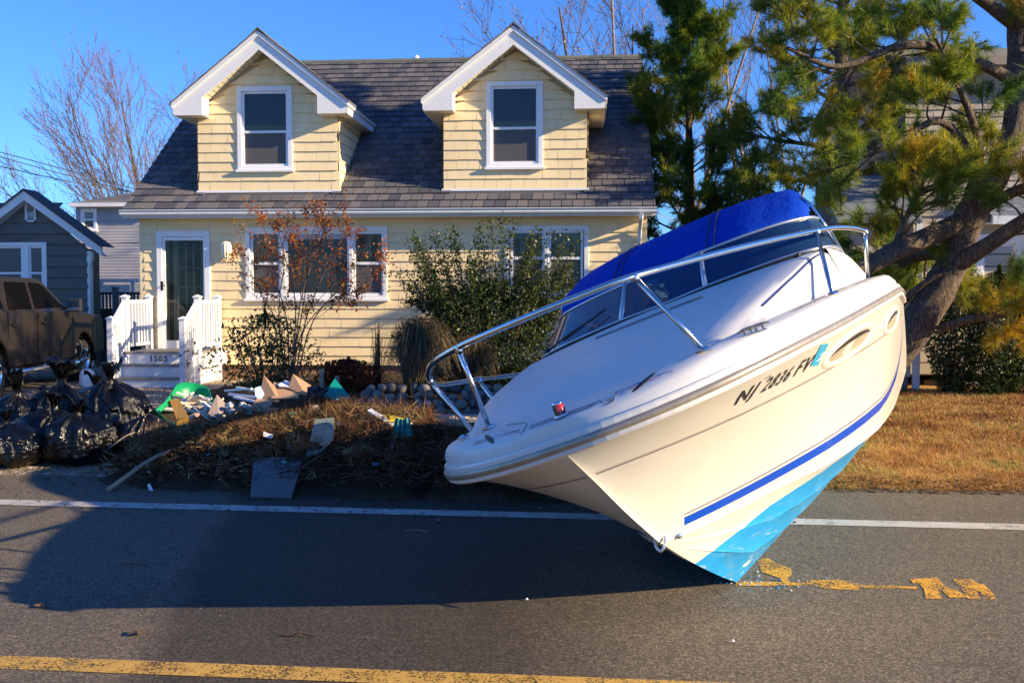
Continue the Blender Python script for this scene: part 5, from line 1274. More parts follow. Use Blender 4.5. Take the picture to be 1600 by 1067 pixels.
def grow(mb, p, d, L, r, lev, tips, kids=(5, 4, 4), bend=.18, up=.05, seg=5, ratio=.62, ang=.6, rmin=.004, start=.25):
    p = Vector(p); d = Vector(d).normalized(); pts = [p.copy()]; dirs = [d.copy()]
    for i in range(seg):
        d = (d + Vector(rng.normal(0, bend, 3)) * .6 + Vector((0, 0, up))).normalized(); p = p + d * (L / seg); pts.append(p.copy()); dirs.append(d.copy())
    rr_ = [max(rmin * .7, r * (1 - .72 * i / seg)) for i in range(seg + 1)]
    mb.tube(pts, rr_, 6 if r > .04 else (4 if r > .012 else 3), cap=False)
    if lev >= len(kids): tips.append((pts[-1], dirs[-1])); return
    for k in range(kids[lev]):
        f = start + (1 - start) * (k + rng.random()) / kids[lev]; i = min(seg - 1, int(f * seg)); q = pts[i].lerp(pts[i + 1], f * seg - i)
        ax = dirs[i].orthogonal().normalized(); ax.rotate(Matrix.Rotation(rng.random() * 6.28, 3, dirs[i])); nd = dirs[i].copy(); nd.rotate(Matrix.Rotation(ang * rng.uniform(.6, 1.3), 3, ax))
        rk = max(rmin, rr_[i] * rng.uniform(.45, .65)); grow(mb, q, nd, L * ratio * rng.uniform(.7, 1.2) * (1.1 - .4 * f), rk, lev + 1, tips, kids, bend, up, max(3, seg - 1), ratio, ang, rmin)
    tips.append((pts[-1], dirs[-1]))

# --- bare trees
def bare_tree(base, stems, label, mat, kids, seedy, group=None, ang=.5, leaf=0, name='bare_tree', rmin=.006):
    global rng
    old = rng; rng = np.random.default_rng(seedy)
    t = thing(name, base, label, 'tree', group); tips = []; tr = MB(); cr = MB()
    for (d, L, r) in stems:
        d = Vector(d).normalized(); p = Vector(base); pts = [p.copy()]
        for i in range(7):
            d = (d + Vector(rng.normal(0, .05, 3)) + Vector((0, 0, .02))).normalized(); p = p + d * L / 7; pts.append(p.copy())
        rr_ = [r * (1 - .8 * i / 7) for i in range(8)]; tr.tube(pts, rr_, 7, cap=False)
        nb = kids[0]
        for k in range(nb):
            f = .22 + .78 * (k + rng.random()) / nb; i = min(6, int(f * 7)); q = pts[i].lerp(pts[i + 1], f * 7 - i); dd = (pts[i + 1] - pts[i]).normalized()
            ax = dd.orthogonal().normalized(); ax.rotate(Matrix.Rotation(rng.random() * 6.28, 3, dd)); nd = dd.copy(); nd.rotate(Matrix.Rotation(ang * rng.uniform(.6, 1.3), 3, ax))
            grow(cr, q, nd, L * .42 * (1.15 - .6 * f), max(.01, rr_[i] * .5), 1, tips, kids, .16, .06, 5, .58, ang, rmin)
    tr.build('trunk', mat, t, smooth=True); cr.build('crown', mat, t)
    if leaf:
        P_ = np.array([p for p, d in tips]); P_ = P_[rng.random(len(P_)) < leaf]; P_ = np.repeat(P_, 2, 0) + rng.normal(0, .06, (len(P_) * 2, 3))
        leafcloud('leaves', P_, .05, M['leafred'], t, rng.uniform(.3, 1, len(P_)))
    rng = old; return t
bL = W(272, 420, 44)
bare_tree((bL.x, 44, 0), [((-.26, 0, 1), 10.3, .075), ((-.42, -.05, 1), 10.6, .08), ((-.66, .05, 1), 10.6, .07), ((-.95, 0, 1), 10.3, .06), ((-.54, .2, 1), 10.6, .07), ((.0, .1, 1), 10.1, .08), ((-1.25, .1, 1), 10.1, .055), ((-.34, .1, 1), 10.6, .06)],
          'leafless many stemmed tree spreading behind the left end of the yellow house', M['barkgrey'], (12, 6, 4), 3, leaf=.05, ang=.42, rmin=.010)
for i, (px, Y, st, sd, lab, lf) in enumerate([
    (905, 31, [((-.02, 0, 1), 10.5, .14), ((.25, 0, 1), 10, .1), ((-.3, .1, 1), 9.4, .08)], 5, 'bare tree with rusty leaves rising behind the right dormer of the yellow house', .35),
    (1020, 28, [((-.05, 0, 1), 11.5, .09), ((.28, 0, 1), 10, .1), ((-.35, 0, 1), 8.5, .09)], 8, 'tall pale stemmed bare tree just right of the yellow roof end', .08),
    (1150, 29, [((.0, 0, 1), 12, .08), ((-.3, 0, 1), 11, .07), ((.3, .1, 1), 11, .07)], 11, 'pale bare tree behind the small pine, right of the yellow house', .06),
    (1240, 32, [((.0, 0, 1), 11, .08), ((-.25, 0, 1), 10, .1), ((.4, .1, 1), 9, .1)], 14, 'farthest bare tree seen through the gap left of the tall pine', .1)]):
    b = W(px, 460, Y); bare_tree((b.x, Y, 0), st, lab, M['barkpale'] if i else M['barkgrey'], (9, 6, 4) if i == 0 else (7, 5, 4), sd, leaf=lf, ang=.5, rmin=.008)

# --- pines
def pine(name, base, label, trunk, limbs, mat, tint0, L=.14, nn=38, tuft=1.0, drop=.0, kids=(7, 4), ratio=.4, w=.0034, seedy=1, ang=.75, up=.03):
    """trunk: [(pt, r)], limbs: [(p, dir, length, radius)] world"""
    global rng
    old = rng; rng = np.random.default_rng(seedy)
    t = thing(name, base, label, 'tree'); m = MB(); m.tube(smoothpath([p for p, r in trunk], 4), [lerp(trunk[min(i // 4, len(trunk) - 1)][1], trunk[min(i // 4 + 1, len(trunk) - 1)][1], (i % 4) / 4) for i in range((len(trunk) - 1) * 4 + 1)], 14, cap=False)
    m.build('trunk', M['bark'], t, smooth=True); tips = []; allt = []
    for (p, d, Lb, rb) in limbs:
        m = MB(); tp = []; grow(m, p, d, Lb, rb, 0, tp, kids, .13, up, 6, ratio, ang, .005, .28); m.build('limb', M['bark'], t, smooth=True); allt += tp
    P_, D_ = [], []
    for p, d in allt:
        k = max(1, int(round(3 * tuft)))
        for j in range(k):
            q = p - d * (L * .9 * j) + Vector(rng.normal(0, .03, 3)) * (1 if j else 0); P_.append(q); D_.append((d + Vector(rng.normal(0, .25, 3))).normalized())
    ti = tint0 + rng.normal(0, .11, len(P_)); old_n = np.array([noise.noise(Vector(p) * .8) for p in P_]); ti = ti + old_n * .35
    needles('crown', P_, D_, mat, t, np.clip(ti, 0, 1), nn, L, w)
    rng = old; return t
def Wv(px, py, Y): return W(px, py, Y)
# left spire-shaped pine behind the boat
rl = np.random.default_rng(21)
Yp = 21.0; b0 = W(1082, 480, Yp); tp0 = W(1074, -10, Yp); limbs = []
for k in range(58):
    f = .10 + .88 * k / 58; p = Vector((lerp(b0.x, tp0.x, f), Yp, lerp(.0, tp0.z, f))); a_ = rl.random() * 6.28; Lb = 2.5 * (1 - f) ** .7 + .3
    limbs.append((p, (math.cos(a_), math.sin(a_) * .9, .30 + .5 * f), Lb * rl.uniform(.75, 1.2), .03 * (1 - f) + .012))
pine('pine_tree', (b0.x, Yp, 0), 'spire shaped pine with dense green crown between the yellow house and the tall pines', [(Vector((b0.x, Yp, 0)), .13), (Vector((lerp(b0.x, tp0.x, .5), Yp, tp0.z * .5)), .09), (Vector((tp0.x, Yp, tp0.z)), .02)], limbs, M['needle'], .54, .15, 26, 1.0, kids=(9, 4), ratio=.42, w=.006, seedy=31)
# second, smaller pine left of it, close to the house end
# middle tall pine
Yp = 18.6; b0 = W(1312, 500, Yp); limbs = []; H_ = 9.6
def tx(z): return b0.x + .02 * (z - 4) + .10 * math.sin(z * .7)
for k in range(46):
    f = k / 46; z = 2.0 + (H_ - 2.1) * f; a_ = k * 2.4 + rl.random(); Lb = (2.3 if z < 7 else 2.3) * (1 - .40 * f) * rl.uniform(.7, 1.15)
    limbs.append((Vector((tx(z), Yp, z)), (math.cos(a_) * 1.0, math.sin(a_) * .6, .16 + .25 * rl.random()), Lb, .055 * (1 - f) + .015))
pine('pine_tree', (b0.x, Yp, 0), 'tall full pine with an upright dark trunk behind the boat windscreen', [(Vector((tx(z), Yp, z)), r_) for z, r_ in ((0, .2), (2, .17), (4, .14), (6.5, .11), (H_, .03))], limbs, M['needle'], .60, .15, 26, 1.0, kids=(10, 4), ratio=.38, w=.0055, seedy=33)
# the big leaning pine on the right
def path_px(L): return [(W(x, y, Y), r) for x, y, Y, r in L]
Y0 = 12.4
main = path_px([(1250, 660, 12.3, .28), (1385, 560, 12.4, .235), (1446, 487, 12.4, .21), (1489, 410, 12.5, .195), (1517, 335, 12.5, .18), (1562, 265, 12.5, .155), (1588, 180, 12.6, .135), (1592, 80, 12.8, .13), (1585, -40, 13.0, .13), (1560, -200, 13.2, .08)])
t_limbs = []
def limbpath(L): return path_px(L)
bigs = [limbpath([(1505, 345, 12.5, .12), (1460, 366, 12.3, .12), (1405, 390, 12.0, .115), (1352, 418, 11.6, .10), (1310, 440, 11.2, .07)]),
        limbpath([(1492, 395, 12.5, .10), (1450, 396, 12.8, .09), (1400, 405, 13.2, .07), (1330, 400, 14, .05)]),
        limbpath([(1496, 412, 12.4, .12), (1545, 382, 12.1, .095), (1600, 346, 11.8, .09), (1700, 290, 11.2, .09), (1820, 260, 10.8, .05)]),
        limbpath([(1518, 335, 12.5, .10), (1560, 312, 12.3, .07), (1610, 290, 12, .06), (1700, 262, 11.8, .04)]),
        limbpath([(1468, 515, 12.3, .055), (1510, 500, 12.0, .05), (1565, 491, 11.7, .045), (1640, 470, 11.3, .03)]),
        limbpath([(1405, 478, 12.5, .05), (1440, 445, 12.3, .035), (1478, 424, 12.3, .03)]),
        limbpath([(1500, 355, 12.5, .07), (1517, 300, 12.4, .07), (1530, 230, 12.3, .05), (1500, 140, 12.1, .035), (1462, 60, 12, .02)]),
        limbpath([(1395, 392, 12.1, .04), (1425, 320, 12.0, .03), (1442, 290, 11.9, .025)]),
        limbpath([(1535, 262, 12.4, .05), (1470, 190, 12.2, .045), (1400, 225, 11.9, .03), (1340, 250, 11.8, .015)]),
        limbpath([(1590, 130, 12.6, .08), (1520, 95, 12.3, .06), (1420, 70, 12.0, .05), (1310, 105, 11.8, .035), (1230, 75, 11.6, .02)]),
        limbpath([(1588, 40, 12.8, .09), (1500, -20, 12.5, .07), (1400, -30, 12.3, .05), (1260, 0, 12, .03)]),
        limbpath([(1590, 100, 12.7, .08), (1660, 60, 12.5, .06), (1760, 40, 12.3, .04)])]
lp = thing('leaning_pine', (main[0][0].x, 12.3, 0), 'big crooked pine leaning right behind the stern of the boat', 'tree')
m = MB(); pp = smoothpath([p for p, r in main], 5); rr_ = []
for i in range(len(main) - 1): rr_ += [lerp(main[i][1], main[i + 1][1], k / 5) for k in range(5)]
rr_.append(main[-1][1]); base_n = len(m.v); m.tube(pp, rr_, 28, cap=False)
m.v = [tuple(Vector(v) + Vector((noise.noise(Vector(v) * 3.1), noise.noise(Vector(v) * 3.1 + Vector((9, 0, 0))), 0)) * .035) for v in m.v]
m.build('trunk', M['bark'], lp, smooth=True)
rng_keep = rng; rng = np.random.default_rng(77); tips = []
for L_ in bigs:
    m = MB(); pp = smoothpath([p for p, r in L_], 4); rr_ = []
    for i in range(len(L_) - 1): rr_ += [lerp(L_[i][1], L_[i + 1][1], k / 4) for k in range(4)]
    rr_.append(L_[-1][1]); m.tube(pp, rr_, 12, cap=False); bi = bigs.index(L_)
    m.build('bough', M['bark'], lp, smooth=True); m = MB(); n0 = len(pp)
    if bi in (0, 5): cnt, f0 = (3, .8)
    elif bi in (2, 3, 4): cnt, f0 = (12, .42)
    elif bi in (6, 8): cnt, f0 = (9, .35)
    else: cnt, f0 = (16, .22)
    for k in range(cnt):
        f = f0 + (1 - f0) * (k + rng.random()) / cnt; i = min(n0 - 2, int(f * (n0 - 1))); dd = (pp[i + 1] - pp[i]).normalized(); ax = dd.orthogonal().normalized(); ax.rotate(Matrix.Rotation(rng.random() * 6.28, 3, dd)); nd = dd.copy(); nd.rotate(Matrix.Rotation(.9, 3, ax)); nd.z += .1
        grow(m, pp[i], nd, rng.uniform(.45, .95), .016, 0, tips, (4, 2), .2, .04, 5, .5, .7, .004, .3)
    m.build('twigs', M['bark'], lp)
P_, D_ = [], []
for p, d in tips:
    for j in range(2): P_.append(p - d * .1 * j); D_.append((d + Vector(rng.normal(0, .2, 3))).normalized())
ti = .62 + np.array([noise.noise(Vector(p) * 1.1) for p in P_]) * .5 + rng.normal(0, .08, len(P_)); needles('crown', P_, D_, M['needle'], lp, np.clip(ti, 0, 1), 44, .155, .0032, .8)
rng = rng_keep
# dark evergreen shrubs against the right house
def shrub(name, c, rx, ry, h, n, size, mat, label, cat='shrub', tint=(.2, .6), stems=7, base=.05, asp=.5, jag=.25, seedy=1, group=None, upright=False):
    global rng
    old = rng; rng = np.random.default_rng(seedy); t = thing(name, c, label, cat, group)
    u = rng.random(n) ** .5; th = rng.random(n) * 6.283; z = rng.random(n)
    prof = np.sin(np.clip(z * .93 + .12, 0, 1) * math.pi) ** .55
    r_ = u * prof; lump = np.array([1 + jag * noise.noise(Vector((math.cos(a) * 1.7 + c[0], math.sin(a) * 1.7, q * 3))) * 2 for a, q in zip(th, z)])
    P_ = np.stack([c[0] + rx * r_ * np.cos(th) * lump, c[1] + ry * r_ * np.sin(th) * lump, c[2] + base + h * z * (.8 + .2 * lump)], 1)
    tt = np.clip(rng.uniform(*tint, n) + .25 * (u - .7) + np.array([noise.noise(Vector(p) * 2.5) for p in P_]) * .3, 0, 1)
    leafcloud('foliage', P_, size, mat, t, tt, asp=asp); m = MB()
    for k in range(stems):
        a = k / stems * 6.28; e = Vector((c[0] + rx * .6 * math.cos(a), c[1] + ry * .6 * math.sin(a), c[2] + h * rng.uniform(.6, .9))); s_ = Vector((c[0] + .12 * math.cos(a), c[1] + .12 * math.sin(a), c[2] - .02))
        m.tube(smoothpath([s_, lerp(s_, e, .5) + Vector(rng.normal(0, .04, 3)), e], 3), [.014 * (1 - .6 * i / 6) for i in range(7)], 4, cap=False)
    m.build('stem', M['barkgrey'], t); rng = old; return t
for i, (px, Y, rx, h, sd) in enumerate([(1492, 16.6, .50, 2.5, 51), (1560, 16.4, .55, 2.0, 52), (1632, 16.5, .6, 2.2, 53)]):
    b = W(px, 500, Y); shrub('evergreen_shrub', (b.x, Y, .05), rx, rx * .8, h, 9000, .045, M['leafdark'], ['tall dark evergreen shrub beside the window of the right house', 'lower rounded evergreen shrub in front of the right house window', 'evergreen shrub cut off by the right edge of the photo'][i], tint=(.1, .7), asp=.28, seedy=sd, group='evergreen shrubs at the right house')

# ---- front garden planting
def twiggy(name, label, cat, stems, mat_leaf, leafpt, tint, lsize, seedy, base_r=.012, side=(5, 3), lenf=.35, leaf_per=3, spread=.03, tophead=0, upward=.05):
    """stems: list of lists of (px,py,Y)"""
    global rng
    old = rng; rng = np.random.default_rng(seedy); b = W(*stems[0][0]); t = thing(name, (b.x, b.y, .1), label, cat); P_ = []; tt = []
    for st in stems:
        pp = smoothpath([W(*q) for q in st], 4); L = sum((pp[i + 1] - pp[i]).length for i in range(len(pp) - 1)); m = MB()
        m.tube(pp, [base_r * (1 - .75 * i / (len(pp) - 1)) for i in range(len(pp))], 5, cap=False); tp = []
        for k in range(side[0]):
            f = .35 + .65 * (k + rng.random()) / side[0]; i = min(len(pp) - 2, int(f * (len(pp) - 1))); dd = (pp[i + 1] - pp[i]).normalized(); ax = dd.orthogonal().normalized(); ax.rotate(Matrix.Rotation(rng.random() * 6.28, 3, dd)); nd = dd.copy(); nd.rotate(Matrix.Rotation(rng.uniform(.4, .9), 3, ax))
            grow(m, pp[i], nd, L * lenf * rng.uniform(.5, 1) * (1.2 - .7 * f), .005, 0, tp, (side[1], 2), .15, upward, 4, .55, .6, .0022, .3)
        m.build('stem', M['barkgrey'], t); tp.append((pp[-1], Vector((0, 0, 1))))
        for p, d in tp:
            for j in range(leaf_per): P_.append(tuple(p - d * (.05 * j) + Vector(rng.normal(0, spread, 3)))); tt.append(rng.uniform(*tint))
        if tophead:
            for j in range(tophead):
                f = rng.random() ** 1.5; q = pp[-1] * (1 - f * .12) + pp[max(0, len(pp) - 4)] * (f * .12); P_.append(tuple(q + Vector(rng.normal(0, .045, 3)))); tt.append(rng.uniform(.4, .9))
    leafcloud('foliage', np.array(P_), lsize, mat_leaf, t, np.array(tt)); rng = old; return t
Yc = 15.3
cr = [[(452, 598, Yc), (448, 500, Yc), (425, 420, Yc - .1), (408, 338, Yc - .2)], [(455, 598, Yc), (462, 480, Yc), (445, 400, Yc), (432, 352, Yc + .2)], [(450, 598, Yc), (470, 500, Yc), (482, 410, Yc), (476, 325, Yc)],
      [(460, 598, Yc), (478, 500, Yc), (510, 420, Yc + .1), (545, 357, Yc + .2)], [(462, 598, Yc), (490, 500, Yc), (545, 440, Yc), (598, 398, Yc)], [(448, 598, Yc), (440, 520, Yc), (408, 460, Yc), (372, 385, Yc - .2)],
      [(455, 598, Yc), (472, 520, Yc), (515, 470, Yc - .2), (560, 455, Yc - .3)], [(458, 598, Yc), (470, 470, Yc + .2), (500, 380, Yc + .3), (512, 348, Yc + .3)], [(446, 598, Yc), (436, 500, Yc), (440, 440, Yc), (455, 370, Yc)]]
twiggy('crape_myrtle', 'thin stemmed shrub with russet leaves and seed heads in front of the triple window', 'shrub', cr, M['leafred'], 0, (.25, 1), .028, 61, .013, (9, 4), .36, 3, .035, 60)
b = W(415, 590, 15.4); shrub('leafy_shrub', (b.x, 15.4, .12), 1.0, .5, 1.15, 3400, .034, M['leafdark'], 'loose dark green shrub at the foot of the yellow wall, right of the steps', tint=(.15, .95), stems=16, seedy=62, jag=.75)
b = W(545, 595, 15.0); shrub('low_shrub', (b.x, 15.0, .12), .55, .35, .50, 3000, .032, M['leafred'], 'low dark red shrub between the russet shrub and the grass clump', tint=(0, .45), stems=8, seedy=63)
# big green bush
Yb = 15.7; b = W(765, 590, Yb); bb = shrub('large_bush', (b.x, Yb, .15), 1.35, .7, 1.6, 17000, .031, M['leafdark'], 'big airy green bush in front of the right ground floor window', tint=(.15, .72), stems=16, seedy=64, jag=.45, asp=.45)
rg = np.random.default_rng(65); P_ = []; tt = []; m = MB()
for k in range(95):
    px = rg.uniform(622, 905); top = rg.uniform(340, 450) + abs(px - 775) * .22; yb_ = rg.uniform(480, 540); Yk = Yb + rg.uniform(-.5, .4)
    pp = smoothpath([W(lerp(px, 765, .55), yb_ + 40, Yk), W(lerp(px, 765, .2), lerp(yb_, top, .5), Yk), W(px, top, Yk)], 5); m.tube(pp, [.007 * (1 - .7 * i / 10) for i in range(len(pp))], 4, cap=False)
    for i, q in enumerate(pp[2:]):
        for j in range(int(27 - i * 1.3)):
            P_.append(tuple(q + Vector(rg.normal(0, .05, 3)))); tt.append(rg.uniform(.15, .88))
m.build('shoots', M['barkgrey'], bb); leafcloud('shoot_leaves', np.array(P_), .028, M['leafdark'], bb, np.array(tt))
b = W(880, 590, 15.0); shrub('low_shrub', (b.x, 15.0, .12), .6, .4, .6, 2600, .035, M['leafred'], 'low dark shrub with large leaves beneath the big green bush', tint=(0, .35), stems=8, seedy=66)
# ornamental grass
def grassclump(px, Y, R_, H, n, label, seedy, lean=1.0, name='grass_clump'):
    rg = np.random.default_rng(seedy); b = W(px, 595, Y); V, F, tn = [], [], []
    a = rg.random(n) * 6.28; e = R_ * rg.random(n) ** .6; h = H * rg.uniform(.6, 1.05, n); w = rg.uniform(.004, .010, n); az_ = rg.random(n) * 6.28
    S = 6; e = e * rg.uniform(.55, 1.15, n); bx_ = b.x + .30 * R_ * np.cos(az_) * rg.random(n); by_ = Y + .3 * R_ * np.sin(az_) * rg.random(n)
    for i in range(S + 1):
        f = i / S; r_ = e * f ** 1.15 * lean; z = h * (1 - .25 * (e / R_) ** 2) * np.sin(f * (1.6 + 1.15 * (e / R_))); ww = w * (1 - f * .85)
        x = bx_ + r_ * np.cos(a); y = by_ + r_ * np.sin(a); sx = -np.sin(a) * ww; sy = np.cos(a) * ww
        V.append(np.stack([np.stack([x - sx, y - sy, .1 + z], 1), np.stack([x + sx, y + sy, .1 + z], 1)], 1))
    V = np.stack(V, 1).reshape(-1, 3); F = []
    base = np.arange(n) * (S + 1) * 2
    for i in range(S): F.append(np.stack([base + 2 * i, base + 2 * i + 1, base + 2 * i + 3, base + 2 * i + 2], 1))
    F = np.stack(F, 1).reshape(-1, 4); t_ = np.repeat(rg.random(n) ** 1.3, S)
    o = npmesh(name, V, F, M['drygrass'], None, t_); tag(o, label, 'grass clump'); return o
grassclump(655, 14.8, .74, 1.22, 3000, 'large drooping dry grass clump left of the big green bush', 71)
grassclump(735, 15.0, .55, .95, 1500, 'smaller dry grass clump partly behind the bow rail', 72)
grassclump(590, 15.2, .32, 1.15, 60, 'thin upright straw stems left of the big grass clump', 73, .5)
for i, px in enumerate((503, 527)):
    b = W(px, 600, 14.6); m = MB(); m.box((b.x - .03, 14.57, .05), (b.x + .03, 14.63, .05 + .48 - .1 * i)); tag(m.build('garden_stake', M['oldwood']), ['taller wooden stake standing by the low red shrub', 'shorter wooden stake standing by the low red shrub'][i], 'stake')

# ---- stone border
M['stone'] = island('river_stone', [(0, (.08, .08, .08)), (.35, (.15, .145, .13)), (.7, (.25, .22, .18)), (1, (.13, .145, .16))], .8, .5, 25)
sb = thing('stone_border', (W(690, 640, 13.7).x, 13.7, 0), 'low border of piled rounded river stones in front of the garden bed', 'stone border')
rg = np.random.default_rng(81)
def stone_mesh(c, s, rot, parent, mat, name='stone', sub=(9, 6), sd=0):
    rows = []; M4 = Matrix.Translation(c) @ rot
    for i in range(sub[1] + 1):
        ph = math.pi * i / sub[1]; row = []
        for k in range(sub[0]):
            th_ = 2 * math.pi * k / sub[0]; v = Vector((math.sin(ph) * math.cos(th_), math.sin(ph) * math.sin(th_), math.cos(ph))); q = 1 + .38 * noise.noise(v * 1.5 + Vector((sd * 3.7, 0, 0))); row.append(M4 @ Vector((v.x * s[0] * q, v.y * s[1] * q, v.z * s[2] * q)))
        rows.append(row)
    m = MB(); m.grid(rows, closed=True); return m.build(name, mat, parent, smooth=True)
cnt = 0
for layer in range(4):
    px = 556 + layer * 8
    while px < 808:
        Yk = 13.35 + .14 * layer + rg.uniform(-.06, .06); c = W(px, 600, Yk); sx = rg.uniform(.055, .11); sz = rg.uniform(.05, .085)
        stone_mesh(Vector((c.x, Yk, .045 + .095 * layer + rg.uniform(-.015, .02))), (sx, sx * .8, sz), Matrix.Rotation(rg.uniform(-.5, .5), 4, 'Y') @ Matrix.Rotation(rg.random() * 3, 4, 'Z'), sb, M['stone'], sd=cnt); cnt += 1
        px += sx * 2 * 113 * rg.uniform(.82, 1.02)
# ---- pebbles on the driveway and the strip in front of the stones
def ico(n, rg, boxf, zf, smin, smax, name, mat, label=None):
    V0 = np.array([(0, 0, 1), (.894, 0, .447), (.276, .851, .447), (-.724, .526, .447), (-.724, -.526, .447), (.276, -.851, .447), (.724, .526, -.447), (-.276, .851, -.447), (-.894, 0, -.447), (-.276, -.851, -.447), (.724, -.526, -.447), (0, 0, -1)])
    F0 = np.array([(0, 1, 2), (0, 2, 3), (0, 3, 4), (0, 4, 5), (0, 5, 1), (1, 6, 2), (2, 7, 3), (3, 8, 4), (4, 9, 5), (5, 10, 1), (6, 7, 2), (7, 8, 3), (8, 9, 4), (9, 10, 5), (10, 6, 1), (6, 11, 7), (7, 11, 8), (8, 11, 9), (9, 11, 10), (10, 11, 6)])
    X = boxf(rg, n); s_ = rg.uniform(smin, smax, n)[:, None, None] * rg.uniform(.6, 1.2, (n, 12, 1)) * np.array([1, 1, .6]); V = V0[None] * s_ + X[:, None, :]; F = (F0[None] + (np.arange(n) * 12)[:, None, None]).reshape(-1, 3)
    o = npmesh(name, V.reshape(-1, 3), F, mat, None, smooth=True); o['kind'] = 'stuff'; return o
M['pebble'] = island('pebbles', [(0, (.22, .17, .12)), (.4, (.42, .34, .25)), (.8, (.60, .53, .44)), (1, (.34, .30, .26))], .8, .3, 50)
def bx1(rg, n):
    x = rg.uniform(-2.9, .3, n); y = rg.uniform(10.8, 13.3, n); return np.stack([x, y, np.full(n, .028)], 1)
def bx2(rg, n):
    x = rg.uniform(-9.5, -4.2, n); y = rg.uniform(9.6, 19.5, n); return np.stack([x, y, np.full(n, .024)], 1)
ico(7000, rg, bx1, None, .012, .028, 'gravel', M['pebble']); ico(7000, rg, bx2, None, .010, .024, 'driveway_gravel', M['pebble'])

# ---- lawn blades
def blades(n, x0, x1, y0f, y1, hmin, hmax, name, mat, seedy, dens=None):
    rg = np.random.default_rng(seedy); x = rg.uniform(x0, x1, n); y0 = np.array([y0f(a) for a in x]); y = y0 + (y1 - y0) * rg.random(n) ** 1.35
    z = np.array([.012 + lawn_z(a, b) for a, b in zip(x, y)]) - .004; a = rg.random(n) * 6.28; h = rg.uniform(hmin, hmax, n) * (1 + .5 * np.array([noise.noise(Vector((p * 1.5, q * 1.5, 0))) for p, q in zip(x, y)])); l = h * rg.uniform(.3, 1.6, n); w = .004 + .0006 * (y - 8)
    b = np.stack([x, y, z], 1); s_ = np.stack([-np.sin(a) * w, np.cos(a) * w, 0 * w], 1); tp = b + np.stack([np.cos(a) * l, np.sin(a) * l, h], 1)
    V = np.concatenate([b - s_, b + s_, tp], 1).reshape(-1, 3); F = np.arange(3 * n).reshape(n, 3)
    t_ = np.clip(rg.random(n) * .6 + .75 * np.array([noise.noise(Vector((p * .9, q * 1.8, 4))) + .5 * noise.noise(Vector((p * 4, q * 5, 4))) for p, q in zip(x, y)]) + .15, 0, 1); o = npmesh(name, V, F, mat, None, t_); o['kind'] = 'stuff'; return o
M['blade'] = leafmat('dormant_grass_blade', [(0, (.14, .06, .02)), (.4, (.40, .215, .075)), (.75, (.52, .35, .13)), (.92, (.30, .28, .07)), (1, (.13, .19, .04))], .8, .3)
blades(95000, 1.7, 9.2, lambda x: lawn_e(x) - .02, 17.0, .015, .055, 'grass', M['blade'], 91)

# ---- leaf litter along the road edge, on the bed, lawn
def litter(n, x0, x1, y0, y1, zf, size, name, seedy, mat='litter', pile=None):
    rg = np.random.default_rng(seedy); x = rg.uniform(x0, x1, n); f = rg.random(n); y = np.array([(y0(a) if callable(y0) else y0) for a in x]); y1_ = np.array([(y1(a) if callable(y1) else y1) for a in x]); y = y + (y1_ - y) * f
    P_ = np.stack([x, y, np.array([zf(a, b) for a, b in zip(x, y)]) + .008], 1); A = rvec(n) * size * rg.uniform(.4, 1.3, n)[:, None]; A[:, 2] *= .25; B = np.cross(A, np.array([0, 0, 1.0]) + .3 * rvec(n)) * .5
    V, F, t_ = quads(P_, A, B, rg.random(n)); o = npmesh(name, V, F, M[mat], None, t_); o['kind'] = 'stuff'; return o
litter(4200, 1.7, 9, lambda x: edge_y(x) - .12, lambda x: edge_y(x) + .30, lambda x, y: lawn_z(x, y) + .02, .025, 'leaf_litter', 92)
litter(3200, 1.9, 9, 9.0, 16.5, lambda x, y: lawn_z(x, y) + .03, .028, 'lawn_leaves', 97)
litter(5000, -5.8, 1.6, 13.9, 18.2, lambda x, y: bed_z(x, y) + .012, .035, 'mulch_litter', 93)
litter(700, -5.5, 1.5, lambda x: wl_y(x) - .15, lambda x: edge_y(x), lambda x, y: 0.0, .022, 'road_litter', 94)
litter(3500, -4.5, 1.6, 9.6, 13.3, lambda x, y: .02, .03, 'drive_litter', 95)
rg = np.random.default_rng(96)
